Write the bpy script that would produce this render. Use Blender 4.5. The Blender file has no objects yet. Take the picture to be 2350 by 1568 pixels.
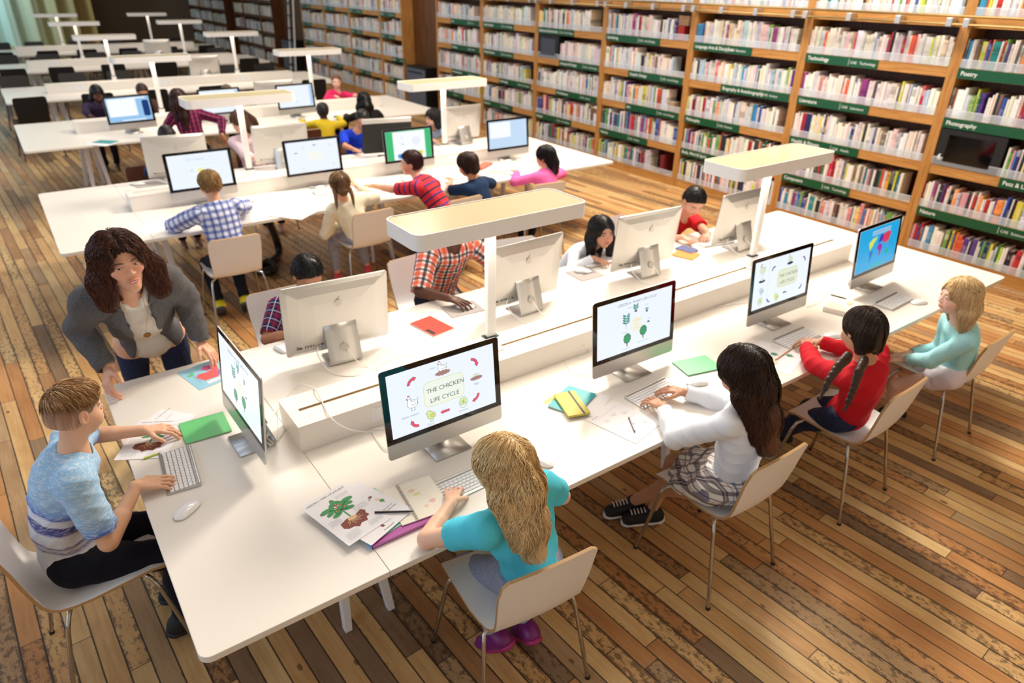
import bpy, math, random
import numpy as np
from mathutils import Vector, Matrix, Euler, Quaternion
SC = bpy.context.scene
COL = SC.collection
PI = math.pi
rnd = random.Random(7)
def lin(c):
    return tuple((x/12.92 if x <= .04045 else ((x+.055)/1.055)**2.4) for x in c)
def rgb(r, g, b): return lin((r/255, g/255, b/255)) + (1,)
# ---------- node helpers
class NT:
    def __init__(s, name):
        s.m = bpy.data.materials.new(name); s.m.use_nodes = True
        s.t = s.m.node_tree; s.n = s.t.nodes; s.b = s.n['Principled BSDF']; s.out = s.n['Material Output']
    def node(s, typ, **kw):
        n = s.n.new(typ)
        for k, v in kw.items(): setattr(n, k, v)
        return n
    def link(s, a, b): s.t.links.new(a, b)
    def put(s, sock, v):
        if isinstance(v, bpy.types.NodeSocket): s.link(v, sock)
        elif v is not None: sock.default_value = v
    def math(s, op, a, b=None, c=None, clamp=False):
        n = s.node('ShaderNodeMath', operation=op, use_clamp=clamp)
        for i, v in enumerate((a, b, c)):
            if v is not None: s.put(n.inputs[i], v)
        return n.outputs[0]
    def mix(s, f, a, b, typ='MIX'):
        n = s.node('ShaderNodeMix', data_type='RGBA', blend_type=typ)
        s.put(n.inputs[0], f); s.put(n.inputs[6], a); s.put(n.inputs[7], b)
        return n.outputs[2]
    def ramp(s, f, stops, interp='LINEAR'):
        n = s.node('ShaderNodeValToRGB'); r = n.color_ramp; r.interpolation = interp
        while len(r.elements) < len(stops): r.elements.new(.5)
        for e, (p, c) in zip(r.elements, stops): e.position = p; e.color = c
        s.put(n.inputs[0], f); return n.outputs[0]
    def noise(s, vec, scale, detail=3, rough=.55, dist=0):
        n = s.node('ShaderNodeTexNoise'); s.put(n.inputs['Vector'], vec); n.inputs['Scale'].default_value = scale
        n.inputs['Detail'].default_value = detail; n.inputs['Roughness'].default_value = rough; n.inputs['Distortion'].default_value = dist
        return n.outputs[0]
    def mapping(s, vec, loc=(0,0,0), rot=(0,0,0), sc=(1,1,1)):
        n = s.node('ShaderNodeMapping'); s.put(n.inputs[0], vec)
        n.inputs[1].default_value = loc; n.inputs[2].default_value = rot; n.inputs[3].default_value = sc
        return n.outputs[0]
    def coord(s, which='Object'): return s.node('ShaderNodeTexCoord').outputs[which]
    def sep(s, v): n = s.node('ShaderNodeSeparateXYZ'); s.put(n.inputs[0], v); return n.outputs
    def comb(s, x, y, z=0.):
        n = s.node('ShaderNodeCombineXYZ'); s.put(n.inputs[0], x); s.put(n.inputs[1], y); s.put(n.inputs[2], z); return n.outputs[0]
    def bump(s, h, strength=.3, dist=.01):
        n = s.node('ShaderNodeBump'); n.inputs['Strength'].default_value = strength; n.inputs['Distance'].default_value = dist
        s.put(n.inputs['Height'], h); s.link(n.outputs[0], s.b.inputs['Normal'])
    def base(s, c=None, rough=None, metal=None, spec=None):
        if c is not None: s.put(s.b.inputs['Base Color'], c)
        if rough is not None: s.put(s.b.inputs['Roughness'], rough)
        if metal is not None: s.put(s.b.inputs['Metallic'], metal)
        if spec is not None: s.put(s.b.inputs['Specular IOR Level'], spec)
MC = {}
def mat(name, c=(.8,.8,.8,1), rough=.5, metal=0., spec=.5, coat=0., noise=0., nscale=40, bump=0., sss=0.):
    if name in MC: return MC[name]
    t = NT(name); t.base(None, rough, metal, spec)
    if noise > 0 or bump > 0: nz = t.noise(t.coord(), nscale, 3)
    if noise > 0:
        d = tuple(x*(1-noise) for x in c[:3])+(1,); t.base(t.mix(nz, d, c))
    else: t.base(c)
    if bump > 0: t.bump(nz, bump, .004)
    t.b.inputs['Coat Weight'].default_value = coat
    if sss > 0:
        t.b.inputs['Subsurface Weight'].default_value = sss; t.b.inputs['Subsurface Radius'].default_value = (.02,.008,.004); t.b.inputs['Subsurface Scale'].default_value = .6
    MC[name] = t.m; return t.m
def emit(name, c, strength=1.):
    if name in MC: return MC[name]
    t = NT(name); t.base((0,0,0,1), .3, 0, .3); t.b.inputs['Emission Color'].default_value = c; t.b.inputs['Emission Strength'].default_value = strength
    MC[name] = t.m; return t.m
# ---------- mesh builder
def rot_z(a): return Matrix.Rotation(a, 4, 'Z')
class MB:
    def __init__(s): s.v = []; s.f = []; s.mi = []; s.M = Matrix.Identity(4)
    def add(s, vs, fs, mi=0):
        o = len(s.v); M = s.M
        s.v += [tuple(M @ Vector(p)) for p in vs]
        s.f += [tuple(o+i for i in f) for f in fs]; s.mi += [mi]*len(fs); return s
    def box(s, x0, x1, y0, y1, z0, z1, mi=0):
        v = [(x0,y0,z0),(x1,y0,z0),(x1,y1,z0),(x0,y1,z0),(x0,y0,z1),(x1,y0,z1),(x1,y1,z1),(x0,y1,z1)]
        return s.add(v, [(3,2,1,0),(4,5,6,7),(0,1,5,4),(1,2,6,5),(2,3,7,6),(3,0,4,7)], mi)
    def prism(s, out, z0, z1, mi=0, mi_top=None):
        n = len(out)
        v = [(x,y,z0) for x,y in out]+[(x,y,z1) for x,y in out]
        s.add(v, [tuple(range(n-1,-1,-1))]+[(i,(i+1)%n,n+(i+1)%n,n+i) for i in range(n)], mi)
        o = len(s.v)-2*n; s.f.append(tuple(o+n+i for i in range(n))); s.mi.append(mi if mi_top is None else mi_top)
        return s
    def poly(s, pts, mi=0): return s.add(pts, [tuple(range(len(pts)))], mi)
    def tube(s, pts, r, n=8, mi=0, cap=True, flat=1.):
        pts = [Vector(p) for p in pts]; m = len(pts)
        rs = r if isinstance(r, (list, tuple)) else [r]*m
        t0 = (pts[1]-pts[0]).normalized(); a = Vector((0,0,1)) if abs(t0.z) < .9 else Vector((1,0,0))
        u = t0.cross(a).normalized(); vs = []
        for i, p in enumerate(pts):
            t = (pts[min(i+1,m-1)]-pts[max(i-1,0)]).normalized()
            u = (u - t*u.dot(t)).normalized(); w = t.cross(u)
            for k in range(n):
                an = 2*PI*k/n; vs.append(tuple(p+u*math.cos(an)*rs[i]+w*math.sin(an)*rs[i]*flat))
        fs = [(i*n+k, i*n+(k+1)%n, (i+1)*n+(k+1)%n, (i+1)*n+k) for i in range(m-1) for k in range(n)]
        if cap: fs += [tuple(range(n-1,-1,-1)), tuple((m-1)*n+k for k in range(n))]
        return s.add(vs, fs, mi)
    def lathe(s, prof, n=24, mi=0, c=(0,0,0)):
        vs = [(c[0]+r*math.cos(2*PI*k/n), c[1]+r*math.sin(2*PI*k/n), c[2]+z) for r, z in prof for k in range(n)]
        m = len(prof)
        fs = [(i*n+k, i*n+(k+1)%n, (i+1)*n+(k+1)%n, (i+1)*n+k) for i in range(m-1) for k in range(n)]
        fs += [tuple(range(n-1,-1,-1)), tuple((m-1)*n+k for k in range(n))]
        return s.add(vs, fs, mi)
    def grid(s, P, mi=0, closed=False):
        # P rows x cols of points
        R = len(P); Cn = len(P[0]); vs = [q for row in P for q in row]
        fs = [(i*Cn+j, i*Cn+j+1, (i+1)*Cn+j+1, (i+1)*Cn+j) for i in range(R-1) for j in range(Cn-1)]
        return s.add(vs, fs, mi)
    def build(s, name, mats, parent=None, smooth=False, bevel=0., seg=2, loc=None, rz=0, sub=0, solid=0., auto=40):
        me = bpy.data.meshes.new(name); me.from_pydata(s.v, [], s.f)
        if not isinstance(mats, (list, tuple)): mats = [mats]
        for m in mats: me.materials.append(m)
        me.polygons.foreach_set('material_index', s.mi)
        o = bpy.data.objects.new(name, me); COL.objects.link(o)
        if parent is not None: o.parent = parent
        if loc is not None: o.location = loc
        if rz: o.rotation_euler = (0,0,rz)
        if smooth:
            me.polygons.foreach_set('use_smooth', [True]*len(me.polygons))
            if auto: me.set_sharp_from_angle(angle=math.radians(auto))
        if solid:
            q = o.modifiers.new('solid','SOLIDIFY'); q.thickness = solid; q.offset = 0
        if bevel:
            q = o.modifiers.new('bevel','BEVEL'); q.width = bevel; q.segments = seg; q.limit_method = 'ANGLE'; q.angle_limit = math.radians(35)
            if not smooth: me.polygons.foreach_set('use_smooth', [True]*len(me.polygons)); q.harden_normals = False; me.set_sharp_from_angle(angle=math.radians(50))
        if sub:
            q = o.modifiers.new('sub','SUBSURF'); q.levels = sub; q.render_levels = sub
        me.update(); return o
def tag(o, label, cat, group=None, kind=None):
    if label: o['label'] = label
    if cat: o['category'] = cat
    if group: o['group'] = group
    if kind: o['kind'] = kind
    return o
def thing(name, label, cat, loc=(0,0,0), rz=0., group=None, rot=None):
    o = bpy.data.objects.new(name, None); COL.objects.link(o); o.empty_display_size = .05
    o.location = loc; o.rotation_euler = rot if rot else (0,0,rz)
    return tag(o, label, cat, group)
def copy_tree(o, parent=None):
    c = o.copy(); COL.objects.link(c)
    if parent is not None: c.parent = parent
    for ch in list(o.children): copy_tree(ch, c)
    return c
def place(proto, used, loc, rz, label, group=None):
    """first call moves the prototype itself, later calls copy it"""
    o = proto if not used else copy_tree(proto)
    o.location = loc; o.rotation_euler = (0,0,rz); o['label'] = label
    if group: o['group'] = group
    elif 'group' in o: del o['group']
    return o
def struct(o): o['kind'] = 'structure'; return o
def rrect(x0, x1, y0, y1, r, n=6):
    out = []
    for cx, cy, a in ((x1-r,y0+r,-90),(x1-r,y1-r,0),(x0+r,y1-r,90),(x0+r,y0+r,180)):
        for k in range(n+1):
            t = math.radians(a+90*k/n); out.append((cx+r*math.cos(t), cy+r*math.sin(t)))
    return out
TEXTS = []
def text(s, size, m, parent, M, align='LEFT', name='lettering', sx=1., bold=0., sp=1.):
    cu = bpy.data.curves.new(name, 'FONT'); cu.body = s; cu.size = size; cu.align_x = align; cu.offset = bold; cu.space_character = sp
    cu.resolution_u = 3
    o = bpy.data.objects.new('tmp_text', cu); COL.objects.link(o)
    TEXTS.append((o, name, m, parent, M, sx)); return o
def flush_texts():
    bpy.context.view_layer.update(); dg = bpy.context.evaluated_depsgraph_get(); done = []
    for o, name, m, parent, M, sx in TEXTS:
        me = bpy.data.meshes.new_from_object(o.evaluated_get(dg)); me.transform(Matrix.Diagonal((sx,1,1,1)))
        me.materials.clear(); me.materials.append(m)
        t = bpy.data.objects.new(name, me); COL.objects.link(t); t.parent = parent; t.matrix_local = M
        done.append(o)
    for o in done: bpy.data.objects.remove(o, do_unlink=True)
    TEXTS.clear()
# ---------- camera and render look
cam = bpy.data.cameras.new('camera'); co = bpy.data.objects.new('camera', cam); COL.objects.link(co); SC.camera = co
cam.sensor_width = 36; cam.lens = 1581.756*36/2350; cam.clip_end = 200; cam.clip_start = .05
co.location = (-.0606,-1.5452,2.4479); co.rotation_euler = (1.0868,-.0153,-.6198)
cam.dof.use_dof = True; cam.dof.focus_distance = 2.15; cam.dof.aperture_fstop = 2.6
vs = SC.view_settings; vs.view_transform = 'Standard'; vs.look = 'None'; vs.gamma = 1; vs.exposure = 0.0
vs.use_curve_mapping = False
# ---------- shared materials
WHITE = mat('white_laminate', rgb(238,232,224), .32, spec=.45, noise=.03, nscale=3)
WHITEP = mat('white_painted_metal', rgb(236,236,238), .35)
ALU = mat('brushed_aluminium', rgb(205,203,200), .34, metal=.75, noise=.06, nscale=300)
CHROME = mat('chrome_steel', rgb(190,188,186), .14, metal=1.)
BLACK = mat('black_gloss_glass', rgb(8,8,10), .06)
BLACKM = mat('black_matt_plastic', rgb(16,16,18), .5)
PLY = mat('birch_ply_edge', rgb(200,160,110), .5, noise=.25, nscale=120)
SHELLW = mat('white_chair_laminate', rgb(240,239,240), .4)
CABLE = mat('white_cable', rgb(238,236,232), .4)
PAPER = mat('paper_white', rgb(240,238,242), .7)
INK = mat('dark_ink', rgb(45,45,55), .7)
# ================= room shell
def floor_material():
    t = NT('old_pine_boards'); P = t.mapping(t.coord(), rot=(0,0,-.062)); s = t.sep(P); x, y = s[0], s[1]
    W = .0805
    u = t.math('DIVIDE', t.math('ADD', x, t.math('MULTIPLY', t.noise(t.mapping(P, sc=(1,.6,1)), 1.3, 1), .006)), W)
    i = t.math('FLOOR', u); fu = t.math('FRACT', u)
    wn = t.node('ShaderNodeTexWhiteNoise', noise_dimensions='1D'); t.link(i, wn.inputs['W'])
    v = t.math('ADD', t.math('DIVIDE', y, 1.15), t.math('MULTIPLY', wn.outputs[0], 17.3))
    j = t.math('FLOOR', v); fv = t.math('FRACT', v)
    w2 = t.node('ShaderNodeTexWhiteNoise', noise_dimensions='2D'); t.link(t.comb(i, j), w2.inputs['Vector'])
    w3 = t.node('ShaderNodeTexWhiteNoise', noise_dimensions='2D'); t.link(t.comb(t.math('ADD', i, 31.7), j), w3.inputs['Vector'])
    C = [rgb(206,164,108),rgb(214,178,122),rgb(186,136,84),rgb(216,184,130),rgb(170,128,84),rgb(208,168,112),rgb(178,148,108),rgb(196,146,92),rgb(140,114,86),rgb(212,176,120)]
    col = t.ramp(w2.outputs[0], [(k/len(C), c) for k, c in enumerate(C)], 'CONSTANT')
    g1 = t.noise(t.mapping(P, sc=(1,.06,1)), 60, 4, .6, .6)
    col = t.mix(t.math('MULTIPLY', t.math('SUBTRACT', g1, .35), .9, clamp=True), col, t.mix(1., col, rgb(190,140,100), 'MULTIPLY'))
    g2 = t.noise(t.comb(t.math('MULTIPLY', x, 1.), t.math('MULTIPLY', y, .35), t.math('MULTIPLY', w2.outputs[0], 20.)), 5, 4, .6)
    col = t.mix(t.math('MULTIPLY', t.math('SUBTRACT', g2, .45, clamp=True), 2.2, clamp=True), col, t.mix(1., col, rgb(200,170,140), 'MULTIPLY'))
    # dark worn patches, stronger on some boards
    wear = t.noise(t.mapping(P, sc=(1,.5,1)), 48, 6, .75)
    big = t.noise(t.mapping(P, sc=(1,.3,1)), 2.1, 2)
    thr = t.math('ADD', .60, t.math('MULTIPLY', t.math('ADD', t.math('MULTIPLY', w3.outputs[0], -.16), t.math('MULTIPLY', big, -.12)), 1.))
    edge = t.math('MINIMUM', fu, t.math('SUBTRACT', 1., fu))
    ed = t.math('MULTIPLY', t.math('SUBTRACT', .22, edge, clamp=True), .55)
    wm = t.math('MULTIPLY', t.math('SUBTRACT', t.math('ADD', wear, ed), t.math('ADD', thr, t.math('ADD', .105, t.math('MULTIPLY', t.math('LESS_THAN', w3.outputs[0], .62), .09)))), 16., clamp=True)
    col = t.mix(t.math('MULTIPLY', wm, .72), col, rgb(66,48,34))
    # knots
    vo = t.node('ShaderNodeTexVoronoi', feature='F1'); t.link(t.mapping(P, sc=(1,.55,1)), vo.inputs['Vector']); vo.inputs['Scale'].default_value = 5.2
    kn = t.math('MULTIPLY', t.math('SUBTRACT', .062, vo.outputs['Distance']), 60., clamp=True)
    col = t.mix(t.math('MULTIPLY', kn, .75), col, rgb(98,50,24))
    # small pits
    v2 = t.node('ShaderNodeTexVoronoi', feature='F1'); t.link(t.mapping(P, sc=(1,.4,1)), v2.inputs['Vector']); v2.inputs['Scale'].default_value = 45
    pit = t.math('MULTIPLY', t.math('SUBTRACT', .13, v2.outputs['Distance']), 14., clamp=True)
    col = t.mix(t.math('MULTIPLY', t.math('MULTIPLY', pit, w3.outputs[0]), .55), col, rgb(80,55,36))
    old = t.math('MULTIPLY', t.math('LESS_THAN', t.math('ABSOLUTE', t.math('ADD', x, .70)), .05), t.math('GREATER_THAN', wear, .44)); col = t.mix(t.math('MULTIPLY', old, .8), col, rgb(50,40,32))
    gw = t.math('ADD', .022, t.math('MULTIPLY', g2, .03))
    gap = t.math('LESS_THAN', edge, gw)
    e2 = t.math('MINIMUM', fv, t.math('SUBTRACT', 1., fv)); gap2 = t.math('LESS_THAN', e2, .0016)
    gp = t.math('MAXIMUM', gap, gap2)
    col = t.mix(t.math('MULTIPLY', gp, .9), col, rgb(32,22,16))
    t.base(col, t.math('ADD', .36, t.math('MULTIPLY', g1, .25)), 0, .4)
    h = t.math('SUBTRACT', t.math('MULTIPLY', g1, .15), t.math('ADD', gp, t.math('MULTIPLY', wm, .2)))
    t.bump(h, .35, .003)
    return t.m
def oak(name, c1, c2, axis='z', sc=1.):
    if name in MC: return MC[name]
    t = NT(name); s = {'z':(14*sc,14*sc,1.*sc),'y':(14*sc,1.*sc,14*sc),'x':(1.*sc,14*sc,14*sc)}[axis]
    n = t.noise(t.mapping(t.coord(), sc=s), 3, 5, .6, .5); t.base(t.ramp(n, [(.3,c1),(.7,c2)]), .45, 0, .35); t.bump(n, .15, .002)
    MC[name] = t.m; return t.m
OAK = oak('oak_veneer_light', rgb(160,108,52), rgb(198,146,82), 'z')
OAKH = oak('oak_veneer_rail', rgb(164,112,54), rgb(202,150,86), 'y')
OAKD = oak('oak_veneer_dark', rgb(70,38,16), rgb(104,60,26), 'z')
fl = MB().box(-4,8,-3.2,33,-.05,0).build('floor', floor_material()); struct(fl)
WALLM = mat('warm_grey_plaster', rgb(120,100,80), .8, noise=.1, nscale=2)
struct(MB().box(7.52,7.62,-3.2,33,0,5.6).build('wall_right', oak('wall_timber', rgb(60,36,18), rgb(86,54,28))))
struct(MB().box(-4,8,32,32.1,0,5.6).build('wall_back', WALLM))
struct(MB().box(-4,8,-3.3,-3.2,0,5.6).build('wall_front', mat('pale_plaster', rgb(190,180,165), .8)))
struct(MB().box(-4,8,-3.3,33,5.6,5.7).build('ceiling', mat('ceiling_plaster', rgb(215,208,195), .85)))
# left wall with a run of tall windows (outside the frame, they are where the cool daylight comes from)
wl = MB(); yy = -3.2
for k in range(9):
    y0 = -2.2+k*3.9
    wl.box(-4.1,-4,yy,y0,0,5.6); wl.box(-4.1,-4,y0,y0+2.7,0,.5); wl.box(-4.1,-4,y0,y0+2.7,4.9,5.6); yy = y0+2.7
wl.box(-4.1,-4,yy,33,0,5.6)
struct(wl.build('wall_left', WALLM))
# curtain along the far wall, pleated
cu = MB(); P = []
xs = [-2.2+.035*k for k in range(172)]
for z in (0.02, 1.2, 2.4, 3.6, 4.8):
    P.append([(x, 30.9+.13*math.sin(x*9.2+.6*math.sin(x*2.1))+.03*math.sin(x*23), z) for x in xs])
cu.grid(P)
t = NT('pale_curtain_cloth'); sx = t.sep(t.coord())
cc = t.ramp(t.math('MULTIPLY', t.math('ADD', sx[0], 2.2), 1/6.), [(0,rgb(176,226,230)),(.45,rgb(186,216,212)),(.72,rgb(190,186,146)),(1,rgb(170,136,76))])
t.base(cc, .8)
co_ = cu.build('window_curtain', t.m, smooth=True, auto=0)
tag(co_, 'long pleated blue-green curtain hanging over the far window', 'curtain')
# ================= long tables with cable boxes and lamps
L, W_, H = 5.13, 1.775, .739
def make_table():
    t = thing('long_table', '', 'table')
    xs = .588; xe = L-xs; r = .035; th = .024
    def seg(o, nm='tabletop'): return MB().prism(o, H-th, H).build(nm, WHITE, t, bevel=.002, seg=2)
    g = .0012
    a = [(x,y) for x,y in rrect(0, xs*2, 0, W_, r)]
    left = [(x,y) for x,y in a if x < xs]; left = [(xs-g,0)]+[(xs-g,W_)]+left
    seg([(xs-g,0),(xs-g,W_)]+[p for p in rrect(0,xs*2,0,W_,r) if p[0] < xs])
    seg([(xs,0),(xe,0),(xe,W_),(xs,W_)])
    seg([(xe+g,W_),(xe+g,0)]+[p for p in rrect(xe-xs,L,0,W_,r) if p[0] > xe])
    b = MB(); b.box(.4,L-.4,.30,.36,H-th-.05,H-th); b.box(.4,L-.4,W_-.36,W_-.30,H-th-.05,H-th); b.build('underframe', WHITEP, t, bevel=.003)
    for cx in (.675, 2.6, 4.47):
        for fy, ty in ((.48,.62),(W_-.48,W_-.62)):
            for sx in (-1,1):
                m = MB(); x0, x1 = cx+sx*.1, cx+sx*.045; z1 = H-th-.001
                def q(x, y, h, w, z): return [(x-w,y-h,z),(x+w,y-h,z),(x+w,y+h,z),(x-w,y+h,z)]
                v = q(x0,fy,.018,.016,0.0)+q(x1,ty,.03,.026,z1)
                m.add(v, [(3,2,1,0),(4,5,6,7),(0,1,5,4),(1,2,6,5),(2,3,7,6),(3,0,4,7)]); m.build('leg', WHITEP, t, bevel=.003)
    # cable box with a slot along its lid
    x0,x1,y0,y1,z0,z1 = .582,4.527,.769,1.006,H,H+.1255
    m = MB(); gm = .010; yc = (y0+y1)/2
    m.box(x0,x1,y0,y0+.006,z0,z1-.004); m.box(x0,x1,y1-.006,y1,z0,z1-.004); m.box(x0,x0+.006,y0+.006,y1-.006,z0,z1-.004); m.box(x1-.006,x1,y0+.006,y1-.006,z0,z1-.004)
    cb = m.build('cable_box', WHITE, t, bevel=.001)
    m = MB(); m.box(x0-.002,x1+.002,y0-.003,yc-gm,z1-.004,z1); m.box(x0-.002,x1+.002,yc+gm,y1+.003,z1-.004,z1); m.box(x0-.002,x0+.045,yc-gm,yc+gm,z1-.004,z1); m.box(x1-.045,x1+.002,yc-gm,yc+gm,z1-.004,z1)
    m.build('lid', WHITE, cb, bevel=.0008)
    m = MB(); m.box(x0+.03,x1-.03,yc-.03,yc+.03,z1-.014,z1-.010); m.build('slot_floor', mat('slot_floor_tan', rgb(232,206,172), .7), cb)  # groove floor in its own tan colour
    for px in (1.0, 2.32, 3.62):
        for yy, s in ((y0,-1),(y1,1)):
            m = MB(); m.box(px-.11,px+.11,min(yy,yy+s*.002),max(yy,yy+s*.002),z0+.03,z0+.1,0)
            for k in (-.05,.05): m.box(px+k-.04,px+k+.04,min(yy,yy+s*.005),max(yy,yy+s*.005),z0+.035,z0+.095,0)
            for k in (-.05,.05):
                for d in (-.009,.009): m.box(px+k+d-.002,px+k+d+.002,min(yy+s*.005,yy+s*.0058),max(yy+s*.005,yy+s*.0058),z0+.06,z0+.072,1)
            m.build('socket_plate', [WHITEP,BLACKM], cb, bevel=.001)
    return t
TY = [0., 3.84, 7.52, 11.2, 15.08, 18.58]; TX = [0., .03, .05, .06, .06, .06]
TL = ['nearest long white table, with the chicken life cycle screen on it',
 'second long white table from the front, with the green-bordered screen',
 'third long white table, behind the brown chairs',
 'fourth long white table, edged by black chairs, left part empty',
 'fifth long white table, far back among black chairs',
 'farthest long white table, in front of the curtain']
tb = make_table()
for i in range(6): place(tb, i > 0, (TX[i],TY[i],0), 0, TL[i])
TAN = mat('lamp_top_panel', rgb(224,212,176), .2, spec=.5, coat=.25)
LAMPW = mat('lamp_white_enamel', rgb(242,240,238), .3)
DIFF = emit("lamp_diffuser_lit", (1,.86,.68,1), 5.)
def make_lamp():
    t = thing('desk_lamp', '', 'lamp')
    z1 = 1.5575; z0 = z1-.0676; hl, hw = .445, .146
    o = rrect(-hl,hl,-hw,hw,.045,7); n = len(o); i = rrect(-hl+.007,hl-.007,-hw+.007,hw-.007,.039,7)
    m = MB(); v = [(x,y,z0) for x,y in o]+[(x,y,z1) for x,y in o]+[(x,y,z1) for x,y in i]+[(x,y,z0) for x,y in i]
    f = []
    for a, b in ((0,1),(1,2),(2,3),(3,0)):
        f += [(a*n+k, a*n+(k+1)%n, b*n+(k+1)%n, b*n+k) for k in range(n)]
    m.add(v, f); m.build('lamp_head', LAMPW, t, smooth=True, auto=40)
    m = MB(); m.prism(i, z0+.006, z1-.003); m.build('top_panel', TAN, t)
    m = MB(); m.prism(rrect(-hl+.012,hl-.012,-hw+.012,hw-.012,.035,5), z0+.002, z0+.0055); m.build('diffuser', DIFF, t)
    m = MB(); m.box(-.024,.024,-.014,.014,H+.20,z0+.004); m.build('post', LAMPW, t, bevel=.004)
    m = MB(); m.box(-.036,.036,-.022,.022,H+.195,H+.2); m.build('collar', mat('dark_green_gasket', rgb(22,44,40), .5), t)
    m = MB(); m.box(-.033,.033,-.02,.02,H+.124,H+.195); m.box(-.055,.055,-.045,.045,H+.1255,H+.135); m.build('clamp', LAMPW, t, bevel=.003)
    return t
LL = ['large white slab lamp hanging over the plaid shirt boy and the nearest monitors','white slab lamp on the right half of the nearest table, in front of the bookcases']
lp = make_lamp(); k = 0
for i in range(6):
    for j, x in enumerate((1.576, 3.563)):
        lab = LL[j] if i == 0 else 'white slab lamp on the %s half of the %s table' % (('left','right')[j], ('','second','third','fourth','fifth','farthest')[i])
        place(lp, k > 0, (TX[i]+x, TY[i]+.8877, 0), 0, lab); k += 1
        if i < 4:
            ld = bpy.data.lights.new('lamp_light','AREA'); ld.shape = 'RECTANGLE'; ld.size = .84; ld.size_y = .24; ld.energy = 1.6; ld.color = (1,.90,.78)
            lo = bpy.data.objects.new('lamp_light', ld); COL.objects.link(lo); lo.location = (TX[i]+x, TY[i]+.8877, 1.482)
# ================= bookcases along the right wall
XF = 7.12; ROWZ = [.11,.525,.94,1.37,1.80,2.22,2.66]
GREEN = mat('sign_green', rgb(0,78,46), .35); SIGNW = emit('sign_white_print', (.8,.8,.8,1), .0) if 0 else mat('sign_white_print', rgb(235,240,238), .6)
def guard_material():
    t = NT('clear_acrylic_strip'); z = t.sep(t.coord('Generated'))[2]
    t.base(rgb(226,234,244), .2, 0, .5); t.put(t.b.inputs['Alpha'], t.math('ADD', .30, t.math('MULTIPLY', t.math('GREATER_THAN', z, .9), .3)))  # highlight along the top edge drawn as a more opaque band
    return t.m
GUARD = guard_material()
def ymat(y, z, x): return Matrix(((0,0,-1,x),(-1,0,0,y),(0,1,0,z),(0,0,0,1)))
def bay(yl, yr, label, signs=(), rows=range(7), guards=True, light=True):
    """bookcase bay between yr (near) and yl (far); signs: (row, offset from the left, title, note)"""
    t = thing('bookcase', label, 'bookcase', (XF, yr, 0)); w = yl-yr
    pn = .046
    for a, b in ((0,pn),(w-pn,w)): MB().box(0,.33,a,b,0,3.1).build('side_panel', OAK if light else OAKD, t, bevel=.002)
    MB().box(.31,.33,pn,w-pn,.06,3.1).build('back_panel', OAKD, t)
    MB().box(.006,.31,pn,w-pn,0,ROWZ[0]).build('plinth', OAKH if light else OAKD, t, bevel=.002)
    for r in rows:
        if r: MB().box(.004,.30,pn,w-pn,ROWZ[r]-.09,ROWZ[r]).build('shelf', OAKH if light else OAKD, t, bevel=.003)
    for r, off, title, note, ln in signs:
        y1 = w-pn-off; m = MB().box(-.006,.003,y1-ln,y1,ROWZ[r]-.088,ROWZ[r]-.001)
        s = m.build('shelf_sign', GREEN, t)
        m = MB().box(-.0068,-.0058,y1-ln*.62-.003,y1-ln*.62,ROWZ[r]-.075,ROWZ[r]-.014); m.build('divider_line', SIGNW, s)
        text(title, .052, SIGNW, s, ymat(y1-.03, ROWZ[r]-.06, -.0072), bold=.0006)
        text(note, .036, SIGNW, s, ymat(y1-ln*.62-.02, ROWZ[r]-.058, -.0072))
    return t
UP = [.02,1.578,3.134,4.69,6.28,7.84,9.4,10.98]
S1 = .80
bays = [
 (UP[1],UP[0],'oak bookcase bay at the right edge with Poetry, Photography and Nature signs',[(4,0,'Poetry','CAE  Poetry',1.2),(3,0,'Photography','CAE  Photography',1.3),(2,.62,'Pets & Livestock','CAE  Science',.83),(1,0,'Nature','CAE  Science',1.2)]),
 (UP[2],UP[1],'oak bookcase bay with Technology, Literature and Computers signs',[(4,0,'Technology','CAE   Technology',S1),(3,0,'Literature','CAE   Literature',S1+.02),(2,0,'Health & Fitness','CAE   Health',S1+.02),(1,0,'Computers','CAE   Technology',S1+.03)]),
 (UP[3],UP[2],'oak bookcase bay with Language Arts and Philosophy signs',[(4,0,'Language Arts & Disciplines','CAE  Education',.86),(3,.5,'Biography & Autobiography','CAE  Science',.95),(2,0,'Philosophy','CAE  Sciences',.86),(1,0,'Body, Mind & Spirit','CAE  Science',.9)]),
 (UP[4],UP[3],'oak bookcase bay with Gardening, Graphic Design and Art signs',[(4,0,'Gardening','CAE - Art & Design',1.02),(3,.5,'Graphic Design','CAE - Art & Design',.98),(2,.5,'Art','CAE - Art & Design',.98),(1,0,'History','CAE - History',.98)]),
 (UP[5],UP[4],'oak bookcase bay holding a small black cabinet with a grey panel',[(4,0,'Business & Economics','CAE - Art & Design',.86),(3,.55,'Antiques & Design','CAE - Art & Design',.9),(2,.5,'Architecture','CAE - Science',.95),(1,0,'Religion','CAE - Art & Design',.9)]),
 (UP[6],UP[5],'oak bookcase bay with Social Science and Political Science signs',[(4,0,'Social Science','CAE - Art & Design',.9),(3,0,'Political Science','CAE - Art & Design',.9),(2,.5,'Psychology','CAE - Art & Design',.9),(1,0,'Education','CAE - Science',.9)]),
 (UP[7],UP[6],'oak bookcase bay beside the dark timber recess, with Law and Cooking signs',[(4,.5,'Law','CAE - Law',.95),(3,.5,'Cooking','CAE - Science',.95),(2,.5,'Performing Arts','CAE - Art',.95),(1,0,'Music','CAE - Art',.9)]),
]
SEC1 = [12.37,13.4,15.0,16.55,18.1]
nm = ['beside the timber recess on its far side','second from the timber recess on its far side','third from the timber recess on its far side','behind the white ladder']
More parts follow.
